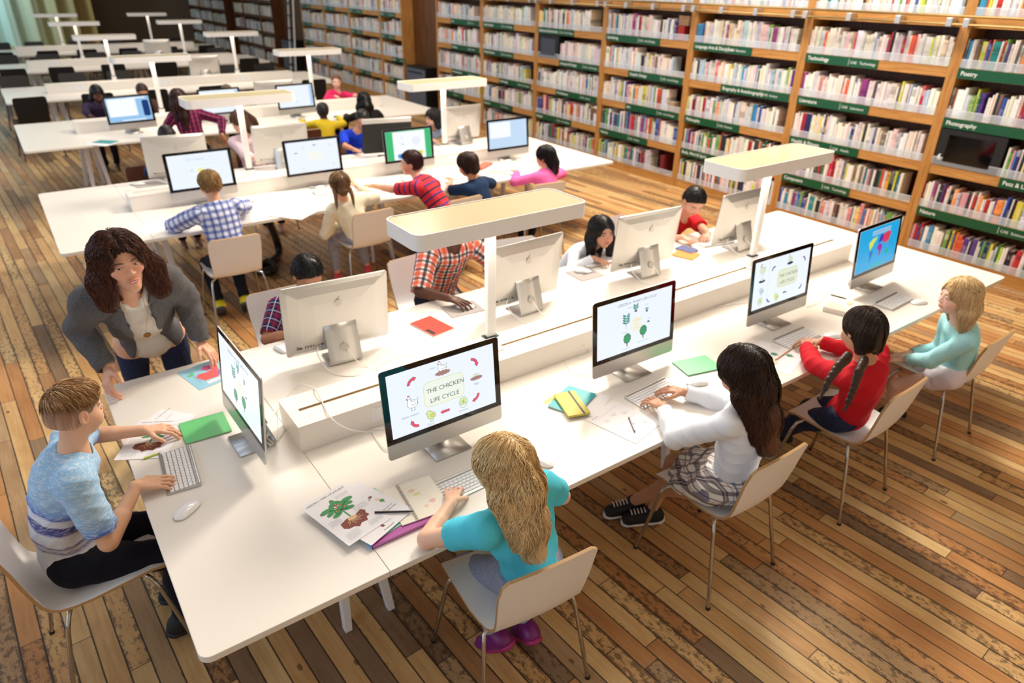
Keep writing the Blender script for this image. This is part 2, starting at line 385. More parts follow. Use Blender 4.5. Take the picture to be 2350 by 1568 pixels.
for k in range(4):
    sg = [(4,.0,'Fiction','CAE - Fiction',.7),(3,.0,'Travel','CAE - Travel',.62),(2,0 if k%2 else .45,'Games','CAE - Games',.6),(1,.3,'Crafts','CAE - Crafts',.6)]
    bays.append((SEC1[k+1],SEC1[k],'blurred oak bookcase bay '+nm[k], sg))
SEC2 = [20.45,21.6,23.2,24.3]
for k in range(3): bays.append((SEC2[k+1],SEC2[k],'dim far bookcase bay beyond the ladder, %s of three' % ('nearest','middle','farthest')[k], []))
SEC3 = [25.4,27.1,28.8,30.4]
for k in range(3): bays.append((SEC3[k+1],SEC3[k],'dark bookcase bay in the far corner, %s of three' % ('nearest','middle','farthest')[k], []))
for i, (a, b, lab, sg) in enumerate(bays): bay(a, b, lab, sg, light=i < 11)  # dimness of the unlit far bays is put into darker oak
# timber recess and columns between the runs of shelving
for a, b in ((11.0,12.36),(18.12,20.43),(24.32,25.38)):
    o = MB().box(7.38,7.5,a,b,0,4.6).build('wall_panel', oak('dark_timber_panelling', rgb(58,30,12), rgb(120,74,34), 'z', .6)); struct(o); o.name = 'trim_1'
def steel_cabinet(y0, y1, label):
    t = thing('steel_cabinet', label, 'cabinet', (7.1, y0, 0)); w = y1-y0
    G = mat('grey_steel_cabinet', rgb(88,96,112), .5); m = MB().box(.01,.27,0,w,0.04,.82).build('body', BLACKM, t, bevel=.004)
    MB().box(0,.01,.01,w-.01,.06,.80).build('door', G, t, bevel=.002); MB().box(-.012,0,.1,w-.1,.72,.745).build('handle', BLACKM, t, bevel=.002)
    MB().box(.0,.27,0,w,.82,.84).build('top', BLACKM, t, bevel=.003); MB().box(.03,.25,.03,w-.03,0,.04).build('base', BLACKM, t)
steel_cabinet(11.45,12.25,'grey-fronted steel cabinet in the timber recess between the bookcases')
steel_cabinet(18.9,19.9,'dim grey steel cabinet beside the ladder, against the timber column')
# ladder leaning on the far shelving
t = thing('library_ladder','tall white metal ladder leaning against the far bookcases','ladder',(6.75,18.0,0))
for y in (0,.38): MB().tube([(0,y,.06),(.28,y,3.2)], .018, 8).build('rail', WHITEP, t, smooth=True)
for k in range(10): MB().box(-.03+.028*k,.07+.028*k,.0,.38,.3+.3*k,.325+.3*k).build('step', BLACKM, t)
MB().box(-.08,.06,-.04,.42,0,.06).build('foot_bar', WHITEP, t, bevel=.01)
# ladder rail along the shelving with brackets
t = thing('ladder_rail','pair of brass-toned ladder rails with square brackets along the bookcases','rail',(7.03,0,0))
BR = mat('aged_brass_tube', rgb(176,152,104), .22, metal=1.)
for z in (2.155,2.222): MB().tube([(0,-.2,z),(0,10.98,z)], .011, 8).build('rail', BR, t, smooth=True)
for y in (.35,1.05,1.542,1.686,2.152,2.645,3.133,3.278,3.753,4.226,4.65,4.80,5.31,5.8,6.2,6.36,6.9,7.4,7.76,7.92,8.5,9.0,9.34,9.5,10.1,10.6):
    MB().box(-.012,.085,y-.026,y+.026,2.135,2.205).build('bracket', ALU, t, bevel=.003)
# guards
gd = thing('book_guard','', 'shelf guard')
gproto = None
for bi in range(11):
    a, b = bays[bi][0], bays[bi][1]
    for r in range(6):
        o = MB().box(XF-.002,XF+.0,b+.048,a-.048,ROWZ[r]+.004,ROWZ[r]+.075).build('book_guard', GUARD)
        tag(o, 'clear plastic strip in front of the books, %s row of the %s' % (('bottom','second','third','fourth','fifth','sixth')[r], bays[bi][2][:1].upper()+bays[bi][2][1:] if 0 else bays[bi][2]), 'shelf guard', 'clear strips along the shelf fronts')
        lb = o['label'].split()
        if len(lb) > 16: o['label'] = 'clear plastic book strip, %s row up, %s' % (('bottom','second','third','fourth','fifth','sixth')[r], ['right edge Poetry bay','Technology bay','Language Arts bay','Gardening and Art bay','Business and Architecture bay','Social Science bay','Law and Cooking bay','first bay past recess','second bay past recess','third bay past recess','bay behind ladder'][bi])
bpy.data.objects.remove(gd, do_unlink=True)
# ---- things standing in the shelves
def black_panel(y0, y1, z0, z1, label, grey=False, num=None):
    t = thing('display_cabinet', label, 'display', (XF, y0, 0)); w = y1-y0
    MB().box(.0,.25,0,w,z0,z1).build('body', BLACKM, t, bevel=.004)
    s = MB().box(-.004,.0,w*.15,w*.85,z0+.04,z1-.05)
    s.build('screen', mat('dark_grey_panel', rgb(62,66,80), .35) if grey else BLACK, t)
    if num: text(num, .075, SIGNW, t, ymat(w-.03, z0+.05, -.001), name='number', bold=.002)
black_panel(.95,1.525,.942,1.275,'black display screen numbered 6 on the shelf under the Photography sign', num='6')
black_panel(7.28,7.79,1.375,1.70,'small black cabinet with a grey panel in a middle bookcase', grey=True)
# ---- books
BOOKC = [(236,232,222),(240,236,230),(228,224,214),(232,222,200),(210,218,226),(176,196,214),(244,240,232),(220,214,206),(200,206,204),(236,216,190),(226,196,196),(214,150,160),(196,48,56),(168,36,44),(222,92,60),(236,150,84),(232,210,90),(196,206,70),(108,160,80),(40,116,84),(36,132,140),(60,140,190),(36,84,160),(40,44,110),(92,60,140),(150,60,120),(40,40,46),(58,56,60),(90,84,80),(120,104,90),(226,226,228),(238,236,236),(205,200,215)]
def bcol(mode):
    r = rnd.random()
    if mode == 'pale': k = rnd.choice([0,1,2,3,4,5,6,7,8,9,10,30,31,32]) if r < .62 else rnd.randrange(33)
    else: k = rnd.choice([0,1,6,7,30,31,2]) if r < .30 else rnd.randrange(10, 33)
    return tuple(min(255,max(0,c+rnd.randint(-10,8))) for c in BOOKC[k])
specs = []   # (bay index, row, y, thickness, depth, height, lean, colour)
for bi, (a, b, lab, sg) in enumerate(bays):
    for r in range(6 if bi < 11 else 6):
        y = a-.05; yend = b+.05
        if bi == 0: yend = max(yend, {5:.02,4:.2,3:.35,2:.5,1:.5,0:.3}[r])
        mode = 'rich' if bi == 0 or (r <= 1 and bi < 5) else 'pale'
        hb = rnd.uniform(.225,.255)
        if (bi,r) == (0,2): y = .93
        if (bi,r) == (4,3): y = 7.24
        if (bi,r) in ((3,4),(3,3),(3,2),(4,4),(6,4),(5,2)): yend += .22
        if (bi,r) == (3,0): yend += .40
        if (bi,r) in ((5,4),(6,3),(1,1),(2,2)): yend += .10
        while y > yend:
            th = rnd.choice([.012,.016,.018,.02,.022,.026,.03,.036,.045]) if rnd.random() < .93 else .06
            if y-th < yend: break
            if rnd.random() < .06: hb = rnd.uniform(.21,.275)
            h = min(.30, max(.17, hb+rnd.gauss(0,.018)))
            d = h*rnd.uniform(.62,.75)
            specs.append((bi, r, y-th, th, d, h, 0, bcol(mode), rnd.uniform(0,.012)))
            y -= th+rnd.choice([0,0,.0005,.001,.003])
            if rnd.random() < .008: y -= rnd.uniform(.02,.05)
camp = Vector(co.location)
specs.sort(key=lambda s: (Vector((XF, s[2], ROWZ[s[1]]))-camp).length)
def in_view(s):
    q = co.rotation_euler.to_matrix().transposed() @ (Vector((XF, s[2], ROWZ[s[1]]+.1))-camp)
    u = 1175+1581.756*q.x/-q.z; v = 784-1581.756*q.y/-q.z
    return u < 2365 and v > -30 and (v < 640)
vis = [s for s in specs if in_view(s)]
near = vis[:300]; far = vis[300:]
def spine_material(name, attr):
    t = NT(name)
    if attr: n = t.node('ShaderNodeAttribute', attribute_name='Col'); c = n.outputs['Color']; rn = n.outputs['Alpha']
    else: n = t.node('ShaderNodeObjectInfo'); c = n.outputs['Color']; rn = n.outputs['Random']
    P = t.coord('Generated' if not attr else 'Object'); s = t.sep(P)
    z = s[2] if not attr else t.math('MULTIPLY', s[2], 4.)
    ink = t.mix(t.math('GREATER_THAN', t.node('ShaderNodeRGBToBW').outputs[0] if 0 else t.math('FRACT', t.math('MULTIPLY', rn, 7.3)), .5), rgb(30,30,40), rgb(235,230,220))
    # blocks of lettering running up the spine
    q = t.comb(t.math('MULTIPLY', s[1], 3. if not attr else 160.), t.math('MULTIPLY', z, 26. if not attr else 30.), t.math('MULTIPLY', rn, 60.))
    nz = t.noise(q, 1.6, 2, .6)
    zone = t.math('GREATER_THAN', t.noise(t.comb(0., t.math('MULTIPLY', z, 3.2), t.math('MULTIPLY', rn, 90.)), 1., 1), .52)
    f = t.math('MULTIPLY', t.math('MULTIPLY', t.math('GREATER_THAN', nz, .56), zone), .6)
    band = t.math('MULTIPLY', t.math('GREATER_THAN', t.noise(t.comb(9., t.math('MULTIPLY', z, 2.), t.math('MULTIPLY', rn, 40.)), 1., 0), .66), .35)
    t.base(t.mix(f, t.mix(band, c, ink), ink), .45, 0, .4)
    return t.m
SP1 = spine_material('book_spine', False); SP2 = spine_material('book_spine_far', True); PG = mat('book_pages', rgb(226,216,196), .8)
def book_mb(th, d, h):
    m = MB(); c = .0015
    # cover with a rounded spine; page block set in behind and below the top
    sp = [(.0035,0),(.001,th*.18),(0,th*.5),(.001,th*.82),(.0035,th)]
    m.prism([(x,y) for x,y in sp]+[(d,th),(d,th-c),(.006,th-c),(.006,c),(d,c),(d,0)][::1], 0, h, 0)
    m.box(.006,d-.004,c,th-c,.003,h-.004,1)
    return m
bm0 = {}
ROWN = ['bottom','second','third','fourth','fifth','top']
bayn = ['right edge','Technology sign','Language Arts sign','Gardening sign','small black cabinet','Social Science sign','Law sign','','','','','','','','','','']
for s in near:
    bi, r, y, th, d, h, lean, c, dx = s
    key = round(th,4)
    if key not in bm0:
        mb = book_mb(th, .15, .24); o = mb.build('library_book', [SP1,PG]); bm0[key] = o
        me = o.data; bpy.data.objects.remove(o); bm0[key] = me
    o = bpy.data.objects.new('library_book', bm0[key]); COL.objects.link(o)
    o.location = (XF+.006+dx, y, ROWZ[r]+.0005); o.scale = (d/.15, 1, h/.24); o.color = lin(tuple(x/255 for x in c))+(1,)
    tag(o, 'upright library book in the %s row of the bookcase bay %s' % (ROWN[r], ['at the right edge','with the Technology sign','with the Language Arts sign','with the Gardening sign'][min(bi,3)]), 'book', 'books in the %s row, %s bay' % (ROWN[r], bayn[bi]))
V = []; F = []; Cc = []; MI = []
for s in far:
    bi, r, y, th, d, h, lean, c, dx = s; o = len(V); x0 = XF+.006+dx; z = ROWZ[r]+.0005
    V += [(x0,y,z),(x0+d,y,z),(x0+d,y+th,z),(x0,y+th,z),(x0,y,z+h),(x0+d,y,z+h),(x0+d,y+th,z+h),(x0,y+th,z+h)]
    F += [(o+3,o+2,o+1,o),(o+4,o+5,o+6,o+7),(o,o+1,o+5,o+4),(o+1,o+2,o+6,o+5),(o+2,o+3,o+7,o+6),(o+3,o,o+4,o+7)]
    Cc += [lin(tuple(x/255 for x in c))+(rnd.random(),)]*6; MI += [0,1,0,0,0,0]
me = bpy.data.meshes.new('library_books'); me.from_pydata(V, [], F); me.materials.append(SP2); me.materials.append(PG)
me.polygons.foreach_set('material_index', MI)
at = me.attributes.new('Col', 'FLOAT_COLOR', 'FACE'); at.data.foreach_set('color', [x for c in Cc for x in c])
o = bpy.data.objects.new('library_books', me); COL.objects.link(o); tag(o, 'all the more distant rows of library books filling the bookcases', 'books', kind='stuff')
# a few bigger things at the shelf ends
def shelfbox(y, r, w, d, h, c, label, nm='box', lift=0.):
    t = thing(nm, label, nm.replace('_',' '), (XF+.01, y, ROWZ[r]+lift+.0005)); M = mat('c%d_%d_%d' % c, rgb(*c), .7)
    MB().box(0,d,0,w,0,h*.72).build('body', M, t, bevel=.002); MB().box(-.002,d+.002,-.002,w+.002,h*.72,h).build('lid', M, t, bevel=.002)
shelfbox(4.78,4,.16,.2,.11,(150,118,88),'brown card box at the shelf end beside the Gardening row','storage_box',.17)
shelfbox(4.84,4,.10,.1,.165,(170,40,44),'red and white box on the shelf right of the Gardening row','storage_box')
shelfbox(4.86,2,.11,.12,.12,(170,150,126),'beige tin on the third shelf beside white books','tin')
shelfbox(6.34,1,.13,.2,.25,(110,84,64),'brown file box at the end of the second shelf','file_box')
shelfbox(4.92,0,.07,.2,.25,(110,20,26),'dark red binder at the end of the bottom shelf, empty shelf beside it','file_box')
# ================= people: one continuous surface each, grown from a distance field
def V3(*a): return np.array(a, float)
def nrm(v): v = np.asarray(v, float); return v/max(1e-9, np.linalg.norm(v))
class Field:
    """smooth union / subtraction of round cones and ellipsoids"""
    def __init__(s): s.pr = []
    def cap(s, a, b, ra, rb=None, k=.015, sub=False, tag=None):
        s.pr.append(('c', V3(*a), V3(*b), ra, ra if rb is None else rb, k, sub, tag)); return s
    def ell(s, c, r, B=None, k=.015, sub=False, tag=None):
        s.pr.append(('e', V3(*c), V3(*r), np.eye(3) if B is None else B, None, k, sub, tag)); return s
    def cut(s, o, n, tag=None): s.pr.append(('p', V3(*o), nrm(n), 0, 0, 0, True, tag)); return s    # removes the side n points to
    @staticmethod
    def d1(q, P):
        if q[0] == 'c':
            a, b, ra, rb = q[1:5]; ab = b-a; L2 = max(1e-12, ab@ab)
            Q = P-a; t = np.minimum(np.maximum((Q@ab)/L2, 0), 1); D = Q-t[:,None]*ab
            return np.sqrt(np.einsum('ij,ij->i', D, D))-(ra+(rb-ra)*t)
        if q[0] == 'e':
            X = (P-q[1])@q[3].T; r = q[2]; X = X/r; k0 = np.sqrt(np.einsum('ij,ij->i', X, X)); X = X/r; k1 = np.sqrt(np.einsum('ij,ij->i', X, X))
            return k0*(k0-1)/np.maximum(k1, 1e-9)
        return (P-q[1])@q[2]
    def __call__(s, P): return s.ev(P, s.pr)
    def ev(s, P, prs):
        d = np.full(len(P), 1e3); first = False
        for q in prs:
            e = s.d1(q, P); k = q[5]
            if q[6]:
                e = -e
                if q[0] == 'p': d = np.maximum(d, -e); continue
                h = np.clip(.5-.5*(d-e)/max(k,1e-6), 0, 1) if k else None
                d = (d*(1-h)+e*h+k*h*(1-h)) if k else np.maximum(d, e)
            else:
                if k:
                    h = np.minimum(np.maximum(.5+(d-e)*(.5/k), 0), 1); d = e*h+(1-h)*(d-k*h) if first else e; first = True
                else: d = np.minimum(d, e); first = True
        return d
    def bounds(s, pad=.03):
        lo = V3(9e9,9e9,9e9); hi = -lo
        for q in s.pr:
            if q[6]: continue
            if q[0] == 'c':
                r = max(q[3], q[4]); lo = np.minimum(lo, np.minimum(q[1],q[2])-r); hi = np.maximum(hi, np.maximum(q[1],q[2])+r)
            else: r = max(q[2]); lo = np.minimum(lo, q[1]-r); hi = np.maximum(hi, q[1]+r)
        return lo-pad, hi+pad
def nets(fn, lo, hi, h, disp=None, dmax=0.):
    """surface nets on a narrow band; returns verts, quads"""
    lo = np.asarray(lo); n = np.ceil((np.asarray(hi)-lo)/h).astype(int)+1
    c = 4; nc = (n+c-1)//c+1
    g = [lo[i]+np.arange(nc[i])*h*c for i in range(3)]
    X = np.stack(np.meshgrid(*g, indexing='ij'), -1).reshape(-1,3)
    dc = fn(X).reshape(nc)
    N = nc*c+1
    D = np.repeat(np.repeat(np.repeat(dc, c, 0), c, 1), c, 2)[:N[0],:N[1],:N[2]]
    Dn = np.full(tuple(N), 1.0, np.float32); Dn[:D.shape[0],:D.shape[1],:D.shape[2]] = np.where(D > 0, 1., -1.)
    near = np.abs(dc) < (h*c*1.25+.002+dmax)
    cell = near.copy()
    for ax in range(3):
        sh = np.roll(cell, -1, ax); cell = cell | sh
    idx = np.argwhere(cell)
    if len(idx) == 0: return np.zeros((0,3)), np.zeros((0,4), int)
    off = np.stack(np.meshgrid(range(c),range(c),range(c), indexing='ij'), -1).reshape(-1,3)
    key = idx//3; kid = (key[:,0]*1000+key[:,1])*1000+key[:,2]; od = np.argsort(kid, kind='stable'); idx = idx[od]; kid = kid[od]
    st = np.concatenate([[0], np.nonzero(np.diff(kid))[0]+1, [len(idx)]])
    fld = fn if isinstance(fn, Field) else None
    if fld is not None:
        cens = lo+(key[od][st[:-1]]*3+1.5)*h*c; Rr = h*c*1.5*1.74+h
        E = np.stack([Field.d1(q, cens) for q in fld.pr]); un = np.array([not q[6] for q in fld.pr]); kk = np.array([q[5] for q in fld.pr])
        dm = E[un].min(0); typ = [q[0] for q in fld.pr]
        use = np.where(un[:,None], (E-Rr < dm[None]+Rr+kk[:,None]+.004) & (E-Rr < kk[:,None]+.012), np.where(np.array([t_ == 'p' for t_ in typ])[:,None], True, E-Rr < kk[:,None]+.012))
    for g0 in range(len(st)-1):
        J = (idx[st[g0]:st[g0+1],None,:]*c+off[None]).reshape(-1,3); J = J[(J < np.array(Dn.shape)).all(1)]
        W = lo+J*h
        v_ = fld.ev(W, [q for q, u_ in zip(fld.pr, use[:,g0]) if u_]) if fld is not None else fn(W)
        if disp is not None: v_ = v_+disp(W)
        Dn[J[:,0],J[:,1],J[:,2]] = v_
    # cells with a sign change
    S = Dn < 0
    cs = np.zeros(tuple(np.array(Dn.shape)-1), int)
    cor = [(i,j,k) for i in (0,1) for j in (0,1) for k in (0,1)]
    sl = lambda A, o: A[o[0]:A.shape[0]-1+o[0], o[1]:A.shape[1]-1+o[1], o[2]:A.shape[2]-1+o[2]]
    for o in cor: cs += sl(S, o)
    act = (cs > 0) & (cs < 8); ids = -np.ones(act.shape, int); A = np.argwhere(act); ids[act] = np.arange(len(A))
    vals = {o: Dn[A[:,0]+o[0],A[:,1]+o[1],A[:,2]+o[2]] for o in cor}
    acc = np.zeros((len(A),3)); cnt = np.zeros(len(A))
    for a in cor:
        for ax in range(3):
            if a[ax]: continue
            b = list(a); b[ax] = 1; b = tuple(b); va, vb = vals[a], vals[b]; m = (va < 0) != (vb < 0)
            t = np.where(m, va/np.where(m, va-vb, 1), 0); p = np.tile(np.array(a, float), (len(A),1)); p[:,ax] += t
            acc[m] += p[m]; cnt[m] += 1
    Vt = lo+(A+acc/np.maximum(cnt,1)[:,None])*h
    Q = []
    for ax in range(3):
        b, c2 = (ax+1)%3, (ax+2)%3
        S0 = np.take(S, range(0,S.shape[ax]-1), ax); S1_ = np.take(S, range(1,S.shape[ax]), ax)
        ch = np.argwhere(S0 != S1_); sg = S0[tuple(ch.T)]
        ok = (ch[:,b] > 0) & (ch[:,c2] > 0) & (ch[:,b] < act.shape[b]) & (ch[:,c2] < act.shape[c2]); ch = ch[ok]; sg = sg[ok]
        def g_(db, dc_):
            q = ch.copy(); q[:,b] -= db; q[:,c2] -= dc_; return ids[q[:,0],q[:,1],q[:,2]]
        q = np.stack([g_(1,1),g_(0,1),g_(0,0),g_(1,0)],1); q[~sg] = q[~sg][:,::-1]; Q.append(q)
    Q = np.concatenate(Q); Q = Q[(Q >= 0).all(1)]
    return Vt, Q
def mesh_obj(name, parts, mats, parent=None, cols=None, puv=None, mi=None):
    """parts: list of (verts, quads[, colours])"""
    Vs, Fs = [], []; o = 0
    for v, f in parts: Vs.append(v); Fs.append(f+o); o += len(v)
    Vt = np.concatenate(Vs); me = bpy.data.meshes.new(name)
    nf = sum(len(f) for f in Fs); me.vertices.add(len(Vt)); me.vertices.foreach_set('co', Vt.astype(np.float32).ravel())
    lens = np.concatenate([np.full(len(f), f.shape[1]) for f in Fs]); flat = np.concatenate([f.ravel() for f in Fs])
    me.loops.add(len(flat)); me.loops.foreach_set('vertex_index', flat.astype(np.int32))
    me.polygons.add(nf); me.polygons.foreach_set('loop_start', np.concatenate([[0],np.cumsum(lens)[:-1]]).astype(np.int32)); me.polygons.foreach_set('loop_total', lens.astype(np.int32))
    me.polygons.foreach_set('use_smooth', np.ones(nf, bool))
    if not isinstance(mats, (list,tuple)): mats = [mats]
    for m in mats: me.materials.append(m)
    if cols is not None:
        a = me.attributes.new('Col','FLOAT_COLOR','POINT'); a.data.foreach_set('color', np.concatenate([cols, np.ones((len(cols),1))],1).astype(np.float32).ravel())
    if puv is not None:
        a = me.attributes.new('puv','FLOAT_VECTOR','POINT'); a.data.foreach_set('vector', puv.astype(np.float32).ravel())
    me.update(); me.validate()
    ob = bpy.data.objects.new(name, me); COL.objects.link(ob)
    if parent is not None: ob.parent = parent
    return ob
def fold(P, amp, sc, seed):
    r = np.random.default_rng(seed); d = np.zeros(len(P))
    for k in range(5):
        w = r.normal(size=3); w = w/np.linalg.norm(w)*sc*(.7+.5*k); ph = r.uniform(0,6.28)
        w2 = r.normal(size=3)*sc*.5
        d += np.sin(P@w+ph+1.3*np.sin(P@w2+ph*2))/(1+.6*k)
    w = r.normal(size=3); w /= np.linalg.norm(w); w2 = r.normal(size=3)*sc*.35
    cr = np.abs(np.sin(P@w*sc*2.1+2.2*np.sin(P@w2)))**.5
    return d*amp*.8-(1-cr)*amp*1.1
# -- materials for people
def skin_mat(name):
    if name in MC: return MC[name]
    t = NT(name); n = t.node('ShaderNodeAttribute', attribute_name='Col'); nz = t.noise(t.coord(), 60, 3)
    t.base(t.mix(t.math('MULTIPLY', nz, .25), n.outputs['Color'], t.mix(1., n.outputs['Color'], rgb(235,205,190), 'MULTIPLY')), .48, 0, .35)
    t.b.inputs['Subsurface Weight'].default_value = .12; t.b.inputs['Subsurface Radius'].default_value = (.012,.005,.003); t.b.inputs['Subsurface Scale'].default_value = .5
    t.bump(nz, .06, .002); MC[name] = t.m; return t.m
SKIN = skin_mat('skin')
def hair_mat():
    t = NT('hair_strands'); n = t.node('ShaderNodeAttribute', attribute_name='Col'); t.base(n.outputs['Color'], .42, 0, .35)
    t.b.inputs['Sheen Weight'].default_value = 0.; MC['hair'] = t.m; return t.m
HAIR = hair_mat()
def cloth(name, c, rough=.85, bumpy=.15, sc=500, heather=None):
    if name in MC: return MC[name]
    t = NT(name); n = t.noise(t.coord(), sc, 2); cc = c
    if heather: cc = t.mix(t.math('MULTIPLY', t.math('SUBTRACT', t.noise(t.coord(), 160, 2), .35, clamp=True), 3., clamp=True), c, heather)
    t.base(cc, rough, 0, .25); t.bump(n, bumpy, .001)
    MC[name] = t.m; return t.m
def plaid(name, base, bars, rough=.8):
    """bars: list of (axis, period, centre, width, colour, strength)"""
    t = NT(name); n = t.node('ShaderNodeAttribute', attribute_name='puv'); s = t.sep(n.outputs['Vector']); c = base
    for ax, per, cen, w, colr, st in bars:
        f = t.math('FRACT', t.math('DIVIDE', s[ax], per)); f = t.math('ABSOLUTE', t.math('SUBTRACT', f, cen))
        m = t.math('MULTIPLY', t.math('LESS_THAN', f, w/2), st); c = t.mix(m, c, colr, 'MIX')
    t.base(c, rough, 0, .25); t.bump(t.noise(t.coord(), 500, 2), .1, .001); MC[name] = t.m; return t.m
def basis(fwd, up):
    f = nrm(fwd); u = np.asarray(up, float); u = nrm(u-f*(u@f)); r = np.cross(f, u); return r, f, u      # right, forward, up
def yawpitch(yaw, pitch, roll=0.):
    """yaw 0 looks +y, positive turns left; pitch positive looks up"""
    f = V3(-math.sin(yaw)*math.cos(pitch), math.cos(yaw)*math.cos(pitch), math.sin(pitch))
    r = V3(math.cos(yaw), math.sin(yaw), 0); u = np.cross(r, f)
    r2 = r*math.cos(roll)+u*math.sin(roll); u2 = np.cross(r2, f); return r2, f, u2
def ik(a, b, la, lb, pole):
    a = V3(*a); b = V3(*b); d = b-a; L = np.linalg.norm(d); L = min(L, (la+lb)*.995); dn = nrm(d)
    x = (la*la-lb*lb+L*L)/(2*L); h = math.sqrt(max(0, la*la-x*x)); p = V3(*pole); p = p-dn*(p@dn); p = nrm(p)
    return a+dn*x+p*h, a+dn*L
def head_field(F, hc, B, s, child=True, k=1.):
    r, f, u = B; T = lambda x, y, z: hc+(r*x+f*y+u*z)*s; M = np.stack([r,f,u])
    E = lambda c, rad, kk=.015, sub=False: F.ell(T(*c), V3(*rad)*s, M, kk*s, sub)
    if child:
        E((0,-.012,.028),(.075,.091,.080),.01); E((0,.024,-.032),(.058,.060,.066),.03)
        E((0,.056,-.083),(.020,.018,.016),.03); nz = .80
        for q in (-1,1): E((q*.034,.056,-.036),(.024,.022,.026),.03)
    else:
        E((0,-.014,.030),(.074,.092,.080),.01); E((0,.022,-.034),(.054,.060,.072),.03)
        E((0,.056,-.098),(.019,.017,.016),.03); nz = .82
        for q in (-1,1):
            E((q*.040,.057,-.020),(.022,.021,.020),.03); F.cap(T(q*.042,0,-.060), T(q*.008,.056,-.099), .014*s, .012*s, .03*s)
    jz = -.083 if child else -.100
    F.cap(T(0,.080,.004), T(0,.0985*(.97 if child else 1),-.026), .0065*s, .0105*s*nz, .012*s)
    for q in (-1,1):
        E((q*.0115,.088,-.030),(.0075*nz,.009,.007),.008)
        F.cap(T(q*.014,.079,.020), T(q*.046,.066,.022), .0075*s, .006*s, .014*s)
        E((q*.031,.095,.000),(.0165,.013,.0082),.007,True)
    for q in (-1,1):
        up_ = [(.0185,.0765,.0005),(.025,.0825,.0062),(.033,.0835,.0070),(.0405,.0790,.0045),(.046,.0725,-.0005)]; dn_ = [(.0185,.0765,-.0005),(.026,.0815,-.0058),(.034,.0820,-.0062),(.041,.0775,-.0045),(.046,.0725,-.001)]
        for L_, rr in ((up_,.0034),(dn_,.0026)):
            for a_, b_ in zip(L_[:-1], L_[1:]): F.cap(T(q*a_[0],a_[1],a_[2]), T(q*b_[0],b_[1],b_[2]), rr*s, rr*s, .003*s)
    lz = .5*(-.030+jz)
    E((0,.0855,lz+.004),(.0215,.009,.0052),.006); E((0,.0835,lz-.006),(.0185,.009,.0062),.006)
    F.cap(T(-.019,.091,lz-.0008), T(.019,.091,lz-.0008), .0014*s, .0014*s, .003*s, True)
    for q in (-1,1):
        F.ell(T(q*.076,-.010,-.006), V3(.0075,.017,.029)*s, M, .008*s); F.ell(T(q*.083,-.006,-.006), V3(.006,.010,.019)*s, M, .005*s, True)
    return T
def hand_field(F, w, fd, pn, s, side, curl=.35, spread=.12, thumb=.6, k=.004):
    """w wrist, fd finger direction, pn palm normal (where the palm looks), side +1 when the thumb is on +cross side"""
    f = nrm(fd); n = V3(*pn); n = nrm(n-f*(n@f)); t = np.cross(f, n)*side    # t: towards the thumb
    F.cap(w-f*.01*s, w+f*.03*s, .021*s, .020*s, .012*s)
    kn = []
    for i, o in enumerate((.030,.010,-.010,-.029)):
        b = w+f*(.085-.004*abs(i-1))*s+t*o*s; F.cap(w+f*.02*s+t*o*.6*s, b, .013*s, .0105*s, .010*s); kn.append(b)
    for i, b in enumerate(kn):
        L = (.040,.045,.042,.033)[i]*s; a = spread*(1.2-.8*i); d = nrm(f+t*a); c = curl*(1+.12*i); p = b; rr = .0092*s*(1,1,.96,.86)[i]
        for j in range(3):
            ang = c*(.5 if j == 0 else 1.); ax = np.cross(d, n); d = nrm(d*math.cos(ang)+n*math.sin(ang)); q = p+d*L*(1,.66,.52)[j]
            F.cap(p, q, rr, rr*.92, k if j else .006*s); p = q; rr *= .93
    p = w+f*.022*s+t*.022*s; d = nrm(f*.62+t*.75+n*.25); q = p+d*.040*s; F.cap(p, q, .0145*s, .0115*s, .010*s)
    d = nrm(f*.85+t*.35+n*.25*(1+thumb)); q2 = q+d*.030*s; F.cap(q, q2, .0105*s, .0095*s, .005*s); F.cap(q2, q2+nrm(d+n*.2-t*.15)*.022*s, .0095*s, .0078*s, .004*s)
PEOPLE = {}
